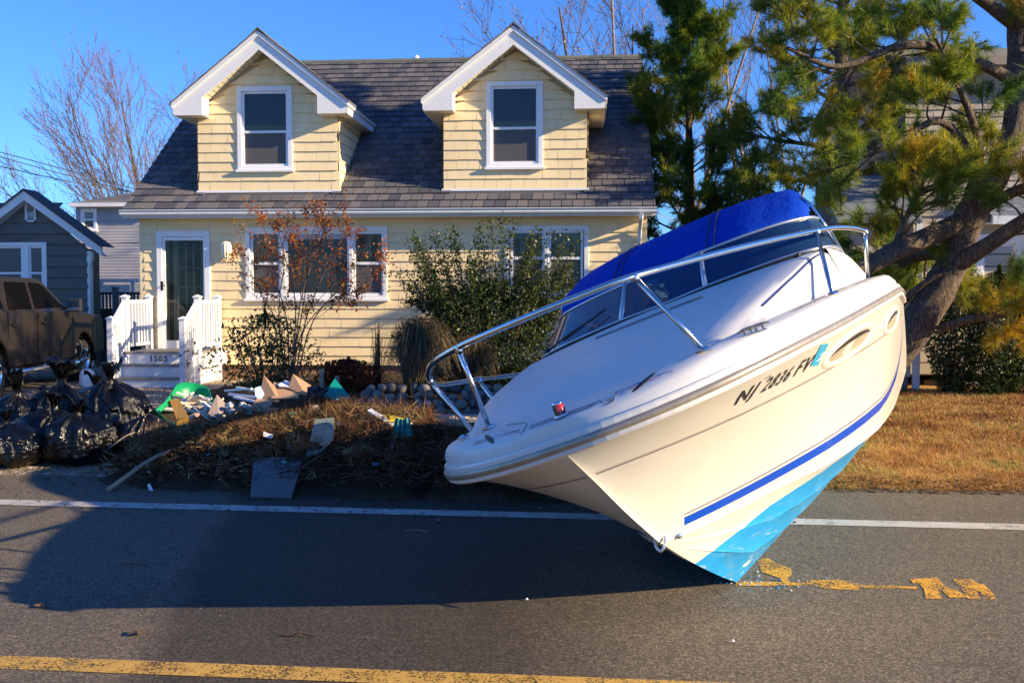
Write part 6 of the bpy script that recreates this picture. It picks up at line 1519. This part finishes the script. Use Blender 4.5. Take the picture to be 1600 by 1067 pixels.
for i, (px, py, s_, lab) in enumerate([(208, 882, .05, 'small dark twig lying in the boat shadow on the left of the road'), (66, 945, .05, 'small dead leaf on the road near the left edge'), (215, 988, .05, 'dead leaf with spread lobes beside the lit strip of road at lower left'), (685, 812, .03, 'pale leaf on the road just below the white line under the bow'), (750, 888, .03, 'dead leaf in the darkest part of the boat shadow'), (650, 829, .04, 'thin pale straw lying on the shaded road'), (823, 935, .014, 'tiny white pebble on the shaded road'), (470, 992, .04, 'small dry weed sprig at the front edge of the shadow'), (1145, 1000, .014, 'tiny white chip on the sunlit road'), (860, 872, .03, 'dark leaf near the shaded keel line'), (795, 845, .025, 'brown leaf curled beneath the bow')]):
    c = G(px, py, .012); m = MB()
    if 'twig' in lab or 'straw' in lab or 'sprig' in lab:
        m.tube([c + Vector((-s_ * 2, 0, 0)), c + Vector((0, .01, .006)), c + Vector((s_ * 2, -.015, 0))], .004, 4)
        if 'sprig' in lab:
            for k in range(5): m.tube([c, c + Vector((rg.uniform(-.06, .06), rg.uniform(-.05, .05), rg.uniform(.0, .04)))], .002, 3)
    elif 'white' in lab: m.lathe([(0, .005), (s_ * .45, .003), (s_ * .6, -.003)], Matrix.Translation(c), 7)
    else:
        n_ = 10; pts = [c + Vector(((1 if k % 2 else .5) * s_ * math.cos(k * .628 + i), (1 if k % 2 else .5) * s_ * math.sin(k * .628 + i), .006 * (k % 3))) for k in range(n_)]; m.add(pts + [c + Vector((0, 0, .012))], [(k, (k + 1) % n_, n_) for k in range(n_)])
    mm = M['oldwood'] if 'pale' in lab else (M['white'] if 'white' in lab else simple('dead_leaf', (.09, .05, .028), .8))
    tag(m.build({'t': 'twig', 's': 'straw', 'w': 'pebble'}.get('t' if 'twig' in lab or 'sprig' in lab else 's' if 'straw' in lab else 'w' if 'white' in lab else 'x', 'dead_leaf'), mm), lab, 'litter')

rg = np.random.default_rng(131); m = MB()
for k in range(46):
    kx, ky = .95 + rg.normal(0, .16), 5.70 + rg.normal(0, .10); q = rg.uniform(.002, .007); Mx = Matrix.Translation((kx, ky, .006)) @ Matrix.Rotation(rg.uniform(0, 6.28), 4, 'Z'); m.box((-q, -q * .6, -.003), (q, q * .7, .002), m=int(rg.choice([0, 0, 1])), M=Mx)
o = m.build('paint_flakes', [simple('blue_paint_flake', (.01, .25, .55), .5), simple('white_gelcoat_chip', (.6, .6, .58), .5)]); o['kind'] = 'stuff'
def grit(n, seedy):
    rg = np.random.default_rng(seedy); x = rg.uniform(-3.2, 6.5, n); y = rg.uniform(4.3, 8.4, n); q = rg.uniform(.0012, .0036, n); m_ = MB()
    for a_, b_, c_ in zip(x, y, q): m_.box((a_ - c_, b_ - c_, .0), (a_ + c_, b_ + c_ * .8, c_ * 1.2))
    o = m_.build('road_grit', M['stone']); o['kind'] = 'stuff'
grit(500, 132)
# ================================================================ DEBRIS PILE
hump = [(-3.95, 8.85, .36, .45, .65), (-3.45, 9.1, .44, .50, .75), (-2.85, 9.55, .64, .55, .95), (-2.25, 9.45, .60, .50, .95), (-1.75, 9.3, .44, .45, .95), (-1.2, 9.1, .34, .50, .9), (-.6, 8.9, .26, .5, .75), (0.1, 8.6, .30, .6, .75), (.75, 8.5, .22, .5, .6), (-3.2, 8.45, .18, .5, .5), (-2.5, 8.4, .22, .5, .5), (-1.75, 8.4, .34, .5, .55), (-1.0, 8.35, .32, .5, .5), (-.25, 8.3, .26, .5, .5)]
def pile_z(x, y):
    h = 0
    for cx_, cy_, a, sx, sy in hump: h = max(h, a * math.exp(-((x - cx_) / sx) ** 2 * .8 - (abs(y - cy_) / sy) ** 2.6 * .9)) if False else h + a * .55 * math.exp(-((x - cx_) / sx) ** 2 - (abs(y - cy_) / sy) ** 3)
    e = min(1, max(0, (y - (wl_y(x) + .02)) / .35)); h = h * e
    return h * .93 + (.15 * n2(x, y, 2.6) + .11 * n2(x, y, 6, 2) + .05 * n2(x, y, 14, 5)) * min(1, h * 4)
sheet('debris_mound', -5.0, 1.9, lambda x: wl_y(x) + .05, 11.3, -.07, M['mulch'], 130, 90, pile_z)
bpy.data.objects['debris_mound']['kind'] = 'stuff'
def scatter_pile(n, seedy):
    rg = np.random.default_rng(seedy); out = []
    while len(out) < n:
        x, y = rg.uniform(-4.9, 1.5), rg.uniform(7.7, 11.0); z = pile_z(x, y)
        if z > .075 + .06 * rg.random() * rg.random() * 2: out.append((x, y, z))
    return np.array(out), rg
P_, rg = scatter_pile(26000, 101); n = len(P_); P_[:, 2] += rg.uniform(-.01, .05, n)
A = rvec(n) * rg.uniform(.012, .045, n)[:, None]; A[:, 2] *= .6; B = np.cross(A, rvec(n)); B /= np.linalg.norm(B, axis=1)[:, None] + 1e-9; B *= (np.linalg.norm(A, axis=1) * rg.uniform(.2, .6, n))[:, None]
tn = np.clip(rg.random(n) * .75 + .2 * (P_[:, 0] < -2.9), 0, 1); V, F, t_ = quads(P_, A, B, tn); o = npmesh('pile_leaves', V, F, M['litter'], None, t_); o['kind'] = 'stuff'
P_, rg = scatter_pile(15000, 102); n = len(P_)
L_ = rg.uniform(.06, .34, n) * rg.uniform(.4, 1, n); az_ = rg.normal(0, 1.1, n) + np.where(rg.random(n) < .5, 0, 3.14); d = np.stack([np.cos(az_), np.sin(az_), rg.normal(.0, .28, n)], 1); bend = rvec(n) * (L_ * .14)[:, None]
c0 = P_ + np.stack([0 * L_, 0 * L_, rg.uniform(.0, .06, n)], 1); w = rg.uniform(.0012, .0038, n)[:, None]
s1_ = np.cross(d, rvec(n)); s1_ /= np.linalg.norm(s1_, axis=1)[:, None]; pts = [c0 - d * (L_ / 2)[:, None], c0 + bend, c0 + d * (L_ / 2)[:, None]]
V = np.stack([pts[0] - s1_ * w, pts[0] + s1_ * w, pts[1] - s1_ * w, pts[1] + s1_ * w, pts[2] - s1_ * w * .4, pts[2] + s1_ * w * .4], 1).reshape(-1, 3); bi = np.arange(n) * 6
F = np.stack([np.stack([bi, bi + 1, bi + 3, bi + 2], 1), np.stack([bi + 2, bi + 3, bi + 5, bi + 4], 1)], 1).reshape(-1, 4)
tn = np.clip(np.where(rg.random(n) < .13, rg.uniform(.85, .96, n), rg.uniform(.1, .85, n)), 0, 1); o = npmesh('pile_twigs', V, F, M['litter'], None, np.repeat(tn, 2)); o['kind'] = 'stuff'
P_, rg = scatter_pile(800, 107); m = MB()
for (x, y, z) in P_:
    a_ = rg.normal(0, .9) + (0 if rg.random() < .5 else 3.14); L1 = rg.uniform(.15, .5); e = rg.uniform(-.12, .35) if rg.random() < .7 else rg.uniform(.3, 1.3); d_ = Vector((math.cos(a_), math.sin(a_), e)).normalized(); p0 = Vector((x, y, z + .02)) - d_ * L1 * .5
    p1 = p0 + d_ * L1 * .5 + Vector((0, 0, rg.uniform(-.02, .05))); p2 = p0 + d_ * L1 + Vector(rg.normal(0, .03, 3)); w_ = rg.uniform(.002, .0065); m.tube([p0, p1, p2], [w_, w_ * .8, w_ * .3], 4, cap=False, t=float(rg.choice([.3, .5, .62, .78, .9])))
    if rg.random() < .5: m.tube([p1, p1 + Vector(rg.normal(0, .07, 3)) + d_ * .1], [w_ * .5, w_ * .2], 3, cap=False, t=.6)
o = m.build('pile_branches', M['litter'], tint=True); o['kind'] = 'stuff'
P_, rg = scatter_pile(150, 111); m = MB(); PB = []
for k, (x, y, z) in enumerate(P_):
    Mx = Matrix.Translation((x, y, z + .045)) @ Matrix.Rotation(rg.uniform(0, 6.28), 4, 'Z') @ Matrix.Rotation(rg.normal(0, .6), 4, 'X') @ Matrix.Rotation(rg.normal(0, .5), 4, 'Y'); q = rg.uniform(.010, .038); m.box((-q, -q * .6, -.002), (q, q * .6, .002), m=int(rg.choice([0, 0, 0, 1, 2, 3])), M=Mx)
o = m.build('pile_scraps', [simple('grubby_white_scrap', (.46, .46, .47), .6), simple('faded_blue_scrap', (.10, .20, .36), .5), simple('rusty_red_scrap', (.30, .07, .04), .6), simple('mint_scrap', (.16, .42, .34), .5)]); o['kind'] = 'stuff'
# matted pine needles and grass tufts on top
P_, rg = scatter_pile(2400, 103); P_ = P_[(P_[:, 2] > .22)]; D_ = rvec(len(P_)); D_[:, 2] = np.abs(D_[:, 2]) * .5; tn = np.where(rg.random(len(P_)) < .25, .93, rg.uniform(.45, .82, len(P_)))
needles('pile_needles', P_ + np.array([0, 0, .04]) + rvec(len(P_)) * .03, D_, M['litter'], None, tn, 20, .17, .0024, .6)['kind'] = 'stuff'
def pile_Y(px, py, alt, lift=.05):
    d = ray(px, py); y_ = 7.4
    while y_ < 11:
        q = CP + d * (y_ / d.y)
        if -4.9 < q.x < 1.5 and q.z < max(.004, pile_z(q.x, q.y) - .07 + lift): return y_ - .02
        y_ += .01
    return alt
def stick(px0, py0, Y0_, px1, py1, Y1_, r, label, mat='oldwood', name='branch', wig=.03):
    Y0_, Y1_ = pile_Y(px0, py0, Y0_), pile_Y(px1, py1, Y1_)
    a_, b_ = W(px0, py0, Y0_), W(px1, py1, Y1_); pp = smoothpath([a_, lerp(a_, b_, .35) + Vector((0, 0, wig)), lerp(a_, b_, .7) + Vector((0, 0, -wig * .6)), b_], 5); m = MB(); m.tube(pp, [r * (1 - .6 * i / (len(pp) - 1)) for i in range(len(pp))], 7)
    return tag(m.build(name, M[mat], smooth=True), label, name)
M['palewood'] = simple('bare_pale_branch', (.36, .25, .15), .7, var=.25, nscale=12)
stick(168, 766, 7.95, 345, 655, 9.0, .024, 'long pale bare branch slanting up the left end of the debris pile', 'palewood')
stick(196, 748, 8.15, 262, 692, 8.75, .010, 'thin twig beside the long pale branch on the debris pile', 'palewood')
stick(170, 700, 9.0, 255, 655, 9.6, .008, 'thin bare twig reaching left above the big black bag', 'oldwood')
stick(614, 690, 8.5, 611, 735, 8.1, .012, 'short upright stake in the middle of the debris pile', 'oldwood', 'stake')
stick(338, 742, 8.35, 372, 655, 9.2, .009, 'thin curved straw stalk on the left face of the debris pile', 'palewood', 'stalk', .08)
stick(650, 735, 8.35, 700, 690, 8.7, .007, 'thin arched stem on the right half of the debris pile', 'palewood', 'stalk', .06)
# flat boards and sheets: real slabs from four measured corners
def slab(corners, th, mat, name, label, cat='board', bev=.0):
    P4 = [W(*c) for c in corners]; nrm = (P4[1] - P4[0]).cross(P4[-1] - P4[0]).normalized()
    if nrm.dot(CP - P4[0]) > 0: nrm = -nrm
    m = MB(); m.prism([p for p in P4], nrm * th); return tag(m.build(name, M[mat] if isinstance(mat, str) else mat), label, cat)
M['greyboard'] = simple('muddy_grey_board', (.125, .12, .125), .8, var=.35, nscale=5, bump=.3, dirt=.5, dcol=(.06, .045, .03))
M['mossboard'] = simple('greenish_grey_board', (.20, .215, .18), .8, var=.3, nscale=6, dirt=.4, dcol=(.03, .16, .17))
M['card'] = simple('brown_cardboard', (.46, .27, .15), .8, var=.15, nscale=4)
M['teal'] = simple('teal_plastic_sheet', (.004, .24, .20), .35, var=.1); M['yellowp'] = simple('yellow_plank', (.72, .52, .02), .5)
M['paper'] = simple('torn_white_paper', (.72, .72, .74), .7, var=.1, nscale=12); M['paperblue'] = simple('pale_blue_print', (.35, .55, .72), .6, var=.3, nscale=12)
yb0, yt0 = min(pile_Y(391, 775, 7.9), pile_Y(455, 777, 7.9)) - .03, min(pile_Y(474, 716, 8.4), pile_Y(396, 714, 8.4)) - .05
slab([(391, 775, yb0), (455, 777, yb0), (474, 716, yt0), (396, 714, yt0)], .02, 'greyboard', 'grey_board', 'square grey board leaning on the front of the debris pile')
yb0 = min(pile_Y(x_, y_, 8.3) for x_ in (478, 490, 505) for y_ in (690, 700, 712)) - .05; yt0 = min(pile_Y(x_, y_, 8.8) for x_ in (492, 507, 522) for y_ in (652, 662, 672)) - .08; yt0 = min(yt0, yb0 + .5)
slab([(478, 712, yb0), (500, 706, lerp(yb0, yt0, .1)), (521, 684, lerp(yb0, yt0, .45)), (522, 652, yt0), (492, 655, lerp(yb0, yt0, .95)), (484, 690, lerp(yb0, yt0, .36))], .02, 'mossboard', 'mottled_board', 'narrow mottled grey green board standing in the middle of the debris pile')
yb0 = pile_Y(614, 664, 9.1) - .05
slab([(574, 641, yb0 + .1), (580, 638, yb0 + .12), (617, 660, yb0 + .02), (612, 664, yb0)], .03, 'paper', 'white_lath', 'short white lath beside the yellow plank')
slab([(590, 646, yb0 + .1), (612, 648, yb0 + .1), (632, 654, yb0 + .06), (628, 662, yb0 + .01), (606, 658, yb0 + .02)], .03, 'yellowp', 'yellow_plank', 'bright yellow plank end on top of the debris pile')
slab([(503, 622, 9.95), (523, 591, 10.1), (551, 624, 10.0)], .006, 'teal', 'teal_sheet', 'teal green pointed plastic sheet poking up behind the debris pile', 'sheet')
slab([(404, 626, 10.0), (412, 586, 10.1), (430, 604, 10.05), (436, 628, 9.95)], .006, 'card', 'cardboard', 'upright cardboard flap at the left of the flattened carton', 'cardboard')
slab([(424, 622, 9.95), (466, 622, 9.95), (470, 602, 10.2), (428, 596, 10.25)], .006, 'card', 'cardboard', 'flattened brown carton panel lying on the debris pile', 'cardboard')
slab([(450, 606, 10.1), (458, 584, 10.2), (486, 602, 10.15), (478, 618, 10.0)], .006, 'card', 'cardboard', 'pointed cardboard flap at the right of the flattened carton', 'cardboard')
slab([(384, 644, 9.5), (402, 622, 9.75), (428, 626, 9.75), (410, 650, 9.5)], .006, 'card', 'cardboard', 'torn dark cardboard strip sloping below the carton', 'cardboard')
slab([(434, 600, 10.15), (446, 594, 10.25), (456, 599, 10.2), (450, 604, 10.1), (436, 603, 10.1)], .012, 'paper', 'white_paper', 'white paper scrap lying on the flattened carton', 'paper')
slab([(398, 606, 9.9), (407, 603, 9.95), (413, 615, 9.9), (405, 625, 9.8), (399, 618, 9.8)], .02, 'paperblue', 'printed_carton', 'small white and blue printed carton left of the cardboard', 'carton')
yb0 = pile_Y(418, 680, 8.5, .09) - .02
slab([(412, 674, yb0), (427, 679, yb0), (424, 686, yb0 - .02), (411, 681, yb0 - .02)], .012, 'paper', 'label_tag', 'small white tag lying on the left face of the debris pile', 'tag')
slab([(230, 757, 8.1), (234, 755, 8.1), (240, 768, 8.0), (235, 771, 8.0)], .006, 'paper', 'paper_scrap', 'small pale paper scrap at the foot of the pile, near the white line', 'paper')
for i, (a, b_, c, d_) in enumerate([((350, 609, 10.4), (392, 606, 10.3), (392, 609, 10.3), (350, 612, 10.4)), ((356, 614, 10.2), (404, 619, 10.0), (404, 623, 10.0), (356, 618, 10.2)), ((368, 604, 10.5), (404, 610, 10.3), (404, 613, 10.3), (368, 607, 10.5)), ((364, 619, 10.1), (398, 626, 9.9), (397, 629, 9.9), (364, 622, 10.1))]):
    slab([a, b_, c, d_], .03, 'paper', 'lath', ['uppermost left of the broken white slats beside the carton', 'longest broken white slat beside the carton', 'broken white slat touching the printed carton', 'lowest broken white slat beside the carton'][i], 'slat')
# teal cloth hanging at the end of the plank
yct = min(yb0, pile_Y(629, 684, 9.0) - .03)
M['tealcloth'] = simple('teal_cloth', (.02, .20, .20), .8, var=.25, nscale=20)
rows = []
for i in range(9):
    f = i / 8; row = []
    for k in range(15):
        g = k / 14; px = lerp(618, 640, g) + (g - .5) * 10 * f; row.append(W(px, lerp(655, 684, f) - 6 * abs(g - .5), yct - .05 * f) + Vector((0, .02 * math.sin(g * 22), 0)))
    rows.append(row)
m = MB(); m.grid(rows); o = m.build('teal_cloth', M['tealcloth'], smooth=True); tag(o, 'crumpled teal cloth hanging off the end of the yellow plank', 'cloth')
rows = []
for i in range(9):
    rows.append([W(lerp(480, 512, k / 10), lerp(604, 628, i / 8), 10.0) + Vector((0, .05 * noise.noise(Vector((i, k * .7, 1))), .05 * noise.noise(Vector((i * .8, k * .6, 5))))) for k in range(11)])
m = MB(); m.grid(rows); tag(m.build('navy_tarp', simple('navy_plastic', (.006, .012, .05), .3), smooth=True), 'crumpled dark navy plastic between the carton and the teal sheet', 'plastic')

# ---- black refuse bags
def bagmat():
    t = NT('black_refuse_plastic'); p = t.geo(); a = t.noise(t.map(p, (3, 3, 1.2)), 4.5, 5, .65, 1.2); b = t.noise(p, 26, 4, .7, .8)
    r1 = t.math('ABSOLUTE', t.math('SUBTRACT', a, .5)); v = t.vor(t.map(p, (1, 1, .45), (.3, .4, 0)), 5.5, 'DISTANCE_TO_EDGE'); h = t.math('ADD', t.math('MULTIPLY', t.math('SUBTRACT', 1, r1), 1.6), t.math('ADD', t.math('MULTIPLY', b, .05), t.math('MULTIPLY', t.math('MINIMUM', v, .25), .8)))
    return t.done(t.bsdf((.003, .003, .0035), .19, 0, .45, t.bump(h, .5, .04)))
M['bag'] = bagmat()
def bag(px, py, Y, rx, rz, label, knot=(0, 1), lean=0.0, sd=0, ry=None, tall=1.0):
    global rng
    c = W(px, py, Y); zb = 0.01; H = rz * 2; ry = ry or rx * .85; n, mrow = 110, 70; t = thing('refuse_bag', (c.x, Y, 0), label, 'rubbish bag', 'black rubbish bags heaped at the kerb'); rows = []
    kx, kz = knot
    for i in range(mrow + 1):
        f = i / mrow; ph = math.pi * (1 - f); prof = math.sin(ph) ** .62; z = .5 * (1 - math.cos(math.pi * f)); zz = z ** .9
        neck = max(0, (f - .72) / .28); row = []
        for k in range(n):
            a = 2 * math.pi * k / n; v = Vector((math.cos(a), math.sin(a), z * 1.4)); lump = 1 + .24 * noise.noise(v * 1.15 + Vector((sd * 5.1, 0, 0)))
            rd = abs(noise.noise(Vector((math.cos(a) * 5 + sd * 2.1, math.sin(a) * 5, f * .9)))) ** .7; rd2 = abs(noise.noise(Vector((math.cos(a) * 11 + sd, math.sin(a) * 11, f * 2.2)))) ** .8
            dv, _pv = noise.voronoi(v * 2.6 + Vector((sd * 1.7, f, 0))); cell = min(.5, dv[1] - dv[0])
            dv2, _pv = noise.voronoi(v * 5.5 + Vector((sd * .7, 0, f))); cell2 = min(.5, dv2[1] - dv2[0])
            A_f = .05 + .32 * f ** 2.2; fold = (1 - A_f * 1.6 * rd) * (1 - A_f * .7 * rd2) * (.93 + .16 * cell) * (.965 + .08 * cell2) * (1 - .55 * neck)
            R = prof * lump * fold
            row.append(Vector((c.x + rx * R * math.cos(a) + kx * zz ** 3 * rx, Y + ry * R * math.sin(a), zb + H * zz * (1 + .12 * noise.noise(v * 1.7 + Vector((sd, sd, 0)))) * (.96 + .04 * lump))))
        rows.append(row)
    m = MB(); m.grid(rows, closed=True); m.build('sack', M['bag'], t, smooth=True)
    top = sum(rows[-1], Vector()) / n; m = MB(); kr = .05 * tall; rr = np.random.default_rng(sd + 400)
    prof = [(1.6, -.06), (.8, 0), (.55, .03), (.75, .06)]; rows2 = []
    for j, (r_, z_) in enumerate(prof): rows2.append([top + Vector((r_ * kr * math.cos(q) * (1 + .2 * math.sin(5 * q)), r_ * kr * math.sin(q), z_ * tall)) for q in [2 * math.pi * k / 20 for k in range(20)]])
    m.grid(rows2, closed=True); m.build('neck', M['bag'], t, smooth=True)
    for e in range(4):       # knotted ears of loose plastic
        a0 = e * 1.6 + sd; L_ = rr.uniform(.10, .19) * tall; rows3 = []
        for j in range(8):
            g = j / 7; wv = .5 + .6 * math.sin(g * 3.1); row = []
            for k in range(7):
                h = (k - 3) / 3; d_ = Vector((math.cos(a0), math.sin(a0) * .7, 0)); sd_ = Vector((-math.sin(a0), math.cos(a0), 0)); row.append(top + Vector((0, 0, .05 * tall + L_ * math.sin(g * 1.9) * .95)) + d_ * (L_ * g * .85) + sd_ * (h * .055 * wv * tall) + Vector((0, 0, .03 * math.cos(h * 5 + e) * g)))
            rows3.append(row)
        m = MB(); m.grid(rows3); m.build('tied_ear', M['bag'], t, smooth=True)
    return t
bag(28, 722, 9.0, .36, .20, 'flat black rubbish bag at the front left corner of the heap', (-.3, 1), sd=1, tall=.7)
bag(122, 716, 9.15, .40, .235, 'slumped shiny black bag at the front of the heap, second from the left edge', (.0, 1), sd=2, tall=.9)
bag(192, 660, 9.85, .36, .36, 'biggest black bag, right end of the heap beside the green bag', (-.35, 1), sd=3, ry=.36, tall=.9)
bag(92, 660, 10.1, .38, .33, 'black bag with the tallest upright knot in the middle of the heap', (.1, 1), sd=4, tall=1.5)
bag(22, 665, 9.9, .38, .29, 'black bag with loose ears at the left edge of the heap, behind the flat one', (.1, 1), sd=5, tall=1.3)
bag(70, 690, 9.5, .36, .24, 'small crumpled black bag wedged between the front and rear bags', (.3, 1), sd=6, tall=1.0)
bag(150, 650, 10.5, .36, .30, 'rear black bag showing between the tall knot and the biggest bag', (.0, 1), sd=7, tall=.8)
bag(222, 700, 9.45, .27, .22, 'low black bag tucked under the right end of the heap', (.2, 1), sd=8, tall=.5)

# ---- open green woven bag full of rubble
M['green'] = simple('green_woven_bag', (.006, .26, .09), .38, var=.15, nscale=5, bump=.3, bscale=30)
gc = W(300, 650, 10.1); t = thing('green_bag', (gc.x, 10.1, 0), 'open bright green woven bag full of broken trim, right of the black bags', 'bag'); rows = []
rim = [(243, 640), (262, 622), (278, 600), (300, 598), (322, 604), (332, 620), (352, 640), (372, 655), (330, 660), (292, 668), (262, 656)]
rimd = [9.9, 10.15, 10.5, 10.65, 10.6, 10.4, 10.1, 9.7, 9.5, 9.5, 9.65]
rp_ = [W(x, y, d_) for (x, y), d_ in zip(rim, rimd)]; rr2 = smoothpath(rp_ + [rp_[0]], 5)[:-1]; cen = sum(rp_, Vector()) / len(rp_)
for f in (0, .15, .4, .7, 1.0):
    rows.append([Vector((lerp(p.x, cen.x + (p.x - cen.x) * .8, f) + .02 * noise.noise(p * 4 + Vector((0, 0, f * 3))), lerp(p.y, cen.y + (p.y - cen.y) * .8, f) + .03 * noise.noise(p * 5 + Vector((f * 3, 0, 0))), lerp(p.z, .01, f))) for p in rr2])
m = MB(); m.grid(rows, closed=True); gb = m.build('bag_wall', M['green'], t, smooth=True); q = gb.modifiers.new('thick', 'SOLIDIFY'); q.thickness = .006
m = MB()
for s0, s1 in (((286, 655, 9.5), (284, 690, 9.42)),):
    a_, b_ = W(*s0), W(*s1); m.add([a_ + Vector((-.05, -.03, .0)), a_ + Vector((.07, -.03, .03)), b_ + Vector((.06, -.03, -.12)), b_ + Vector((-.05, -.03, -.12))], [(0, 1, 2, 3)])
a_ = W(286, 655, 9.48); e_ = W(272, 625, 9.9); m.add([a_ + Vector((-.05, -.03, 0)), a_ + Vector((.07, -.03, .03)), e_ + Vector((.05, 0, .02)), e_ + Vector((-.05, 0, .0))], [(0, 1, 2, 3)])
m.build('carry_strap', simple('orange_webbing_strap', (.60, .30, .03), .6, var=.15, nscale=30), t)
rg = np.random.default_rng(121); m = MB(); fl = [Vector((lerp(cen.x, p.x, .9), lerp(cen.y, p.y, .9), min(p.z, cen.z) - .05)) for p in rr2]; m.add([Vector((cen.x, cen.y, cen.z - .02))] + fl, [(0, k + 1, (k + 1) % len(fl) + 1) for k in range(len(fl))])
tag(m.build('rubble_fill', M['mulch']), kind='stuff')
M['trim'] = island('broken_white_trim', [(0, (.62, .55, .45)), (.5, (.74, .70, .64)), (.8, (.45, .30, .2)), (1, (.7, .62, .5))], .7, .2, 30)
labs = ['broken pale trim stick in the green bag', ]
for k in range(26):
    g = rg.random() * 6.28; r_ = rg.random() ** .5 * .75; px = 303 + 46 * r_ * math.cos(g); py = 636 - 20 * r_ * math.sin(g); Yk = 10.05 + .35 * r_ * math.sin(g); c = W(px, py, Yk)
    L_ = rg.uniform(.08, .24); Mx = Matrix.Translation(c) @ Matrix.Rotation(rg.uniform(-.9, .9), 4, 'Z') @ Matrix.Rotation(rg.uniform(-.6, .6), 4, 'Y') @ Matrix.Rotation(rg.uniform(-.5, .5), 4, 'X'); m = MB(); m.box((-L_, -.02, -.008), (L_, .02 + rg.random() * .02, .008), M=Mx); tag(m.build('trim_offcut', M['trim']), 'broken white or cream trim offcut lying in the open green bag', 'offcut', 'trim offcuts in the green bag')
slab([(325, 646, 9.75), (339, 616, 9.95), (356, 634, 9.9), (342, 656, 9.7)], .012, simple('taupe_board', (.30, .24, .20), .8), 'board_offcut', 'diamond shaped taupe board corner sticking out of the green bag')
for k in range(16):
    px, py = rg.uniform(352, 388), rg.uniform(632, 650); c = W(px, py, 9.9 + rg.uniform(-.2, .2)); stone_mesh(c, (rg.uniform(.02, .06), rg.uniform(.02, .05), rg.uniform(.015, .04)), Matrix.Rotation(rg.random() * 3, 4, 'Z'), None, M['trim'], 'plaster_lump', (7, 5), k)
    o = [x for x in C.objects if x.name.startswith('plaster_lump')][-1]
for o in [x for x in C.objects if x.name.startswith('plaster_lump')]: tag(o, 'crumbled pale plaster lump between the green bag and the cardboard', 'plaster lump', 'plaster lumps beside the green bag')
# white bag by the truck wheel
c = W(136, 600, 16.2); m = MB(); rows = []
for i in range(15):
    f = i / 14; z = .36 * .5 * (1 - math.cos(math.pi * f)); r_ = .125 * math.sin(math.pi * f) ** .45; rows.append([Vector((c.x + r_ * (1 + .10 * noise.noise(Vector((math.cos(a) * 1.5, math.sin(a) * 1.5, f * 3)))) * math.cos(a), 16.2 + r_ * math.sin(a), .02 + z)) for a in [2 * math.pi * k / 24 for k in range(24)]])
m.grid(rows, closed=True); wb = m.build('white_sack', M['vinyl'], smooth=True); tag(wb, 'rounded white sack tied with a dark cord beside the truck front wheel', 'sack')
m = MB(); m.tube([Vector((c.x - .13, 16.1, .2)), Vector((c.x - .10, 16.07, .12)), Vector((c.x + .0, 16.06, .09)), Vector((c.x + .09, 16.09, .04))], .006, 5); o = m.build('cord', M['black'], wb)
# unseen trees outside the left edge are not needed; the road and yards simply continue
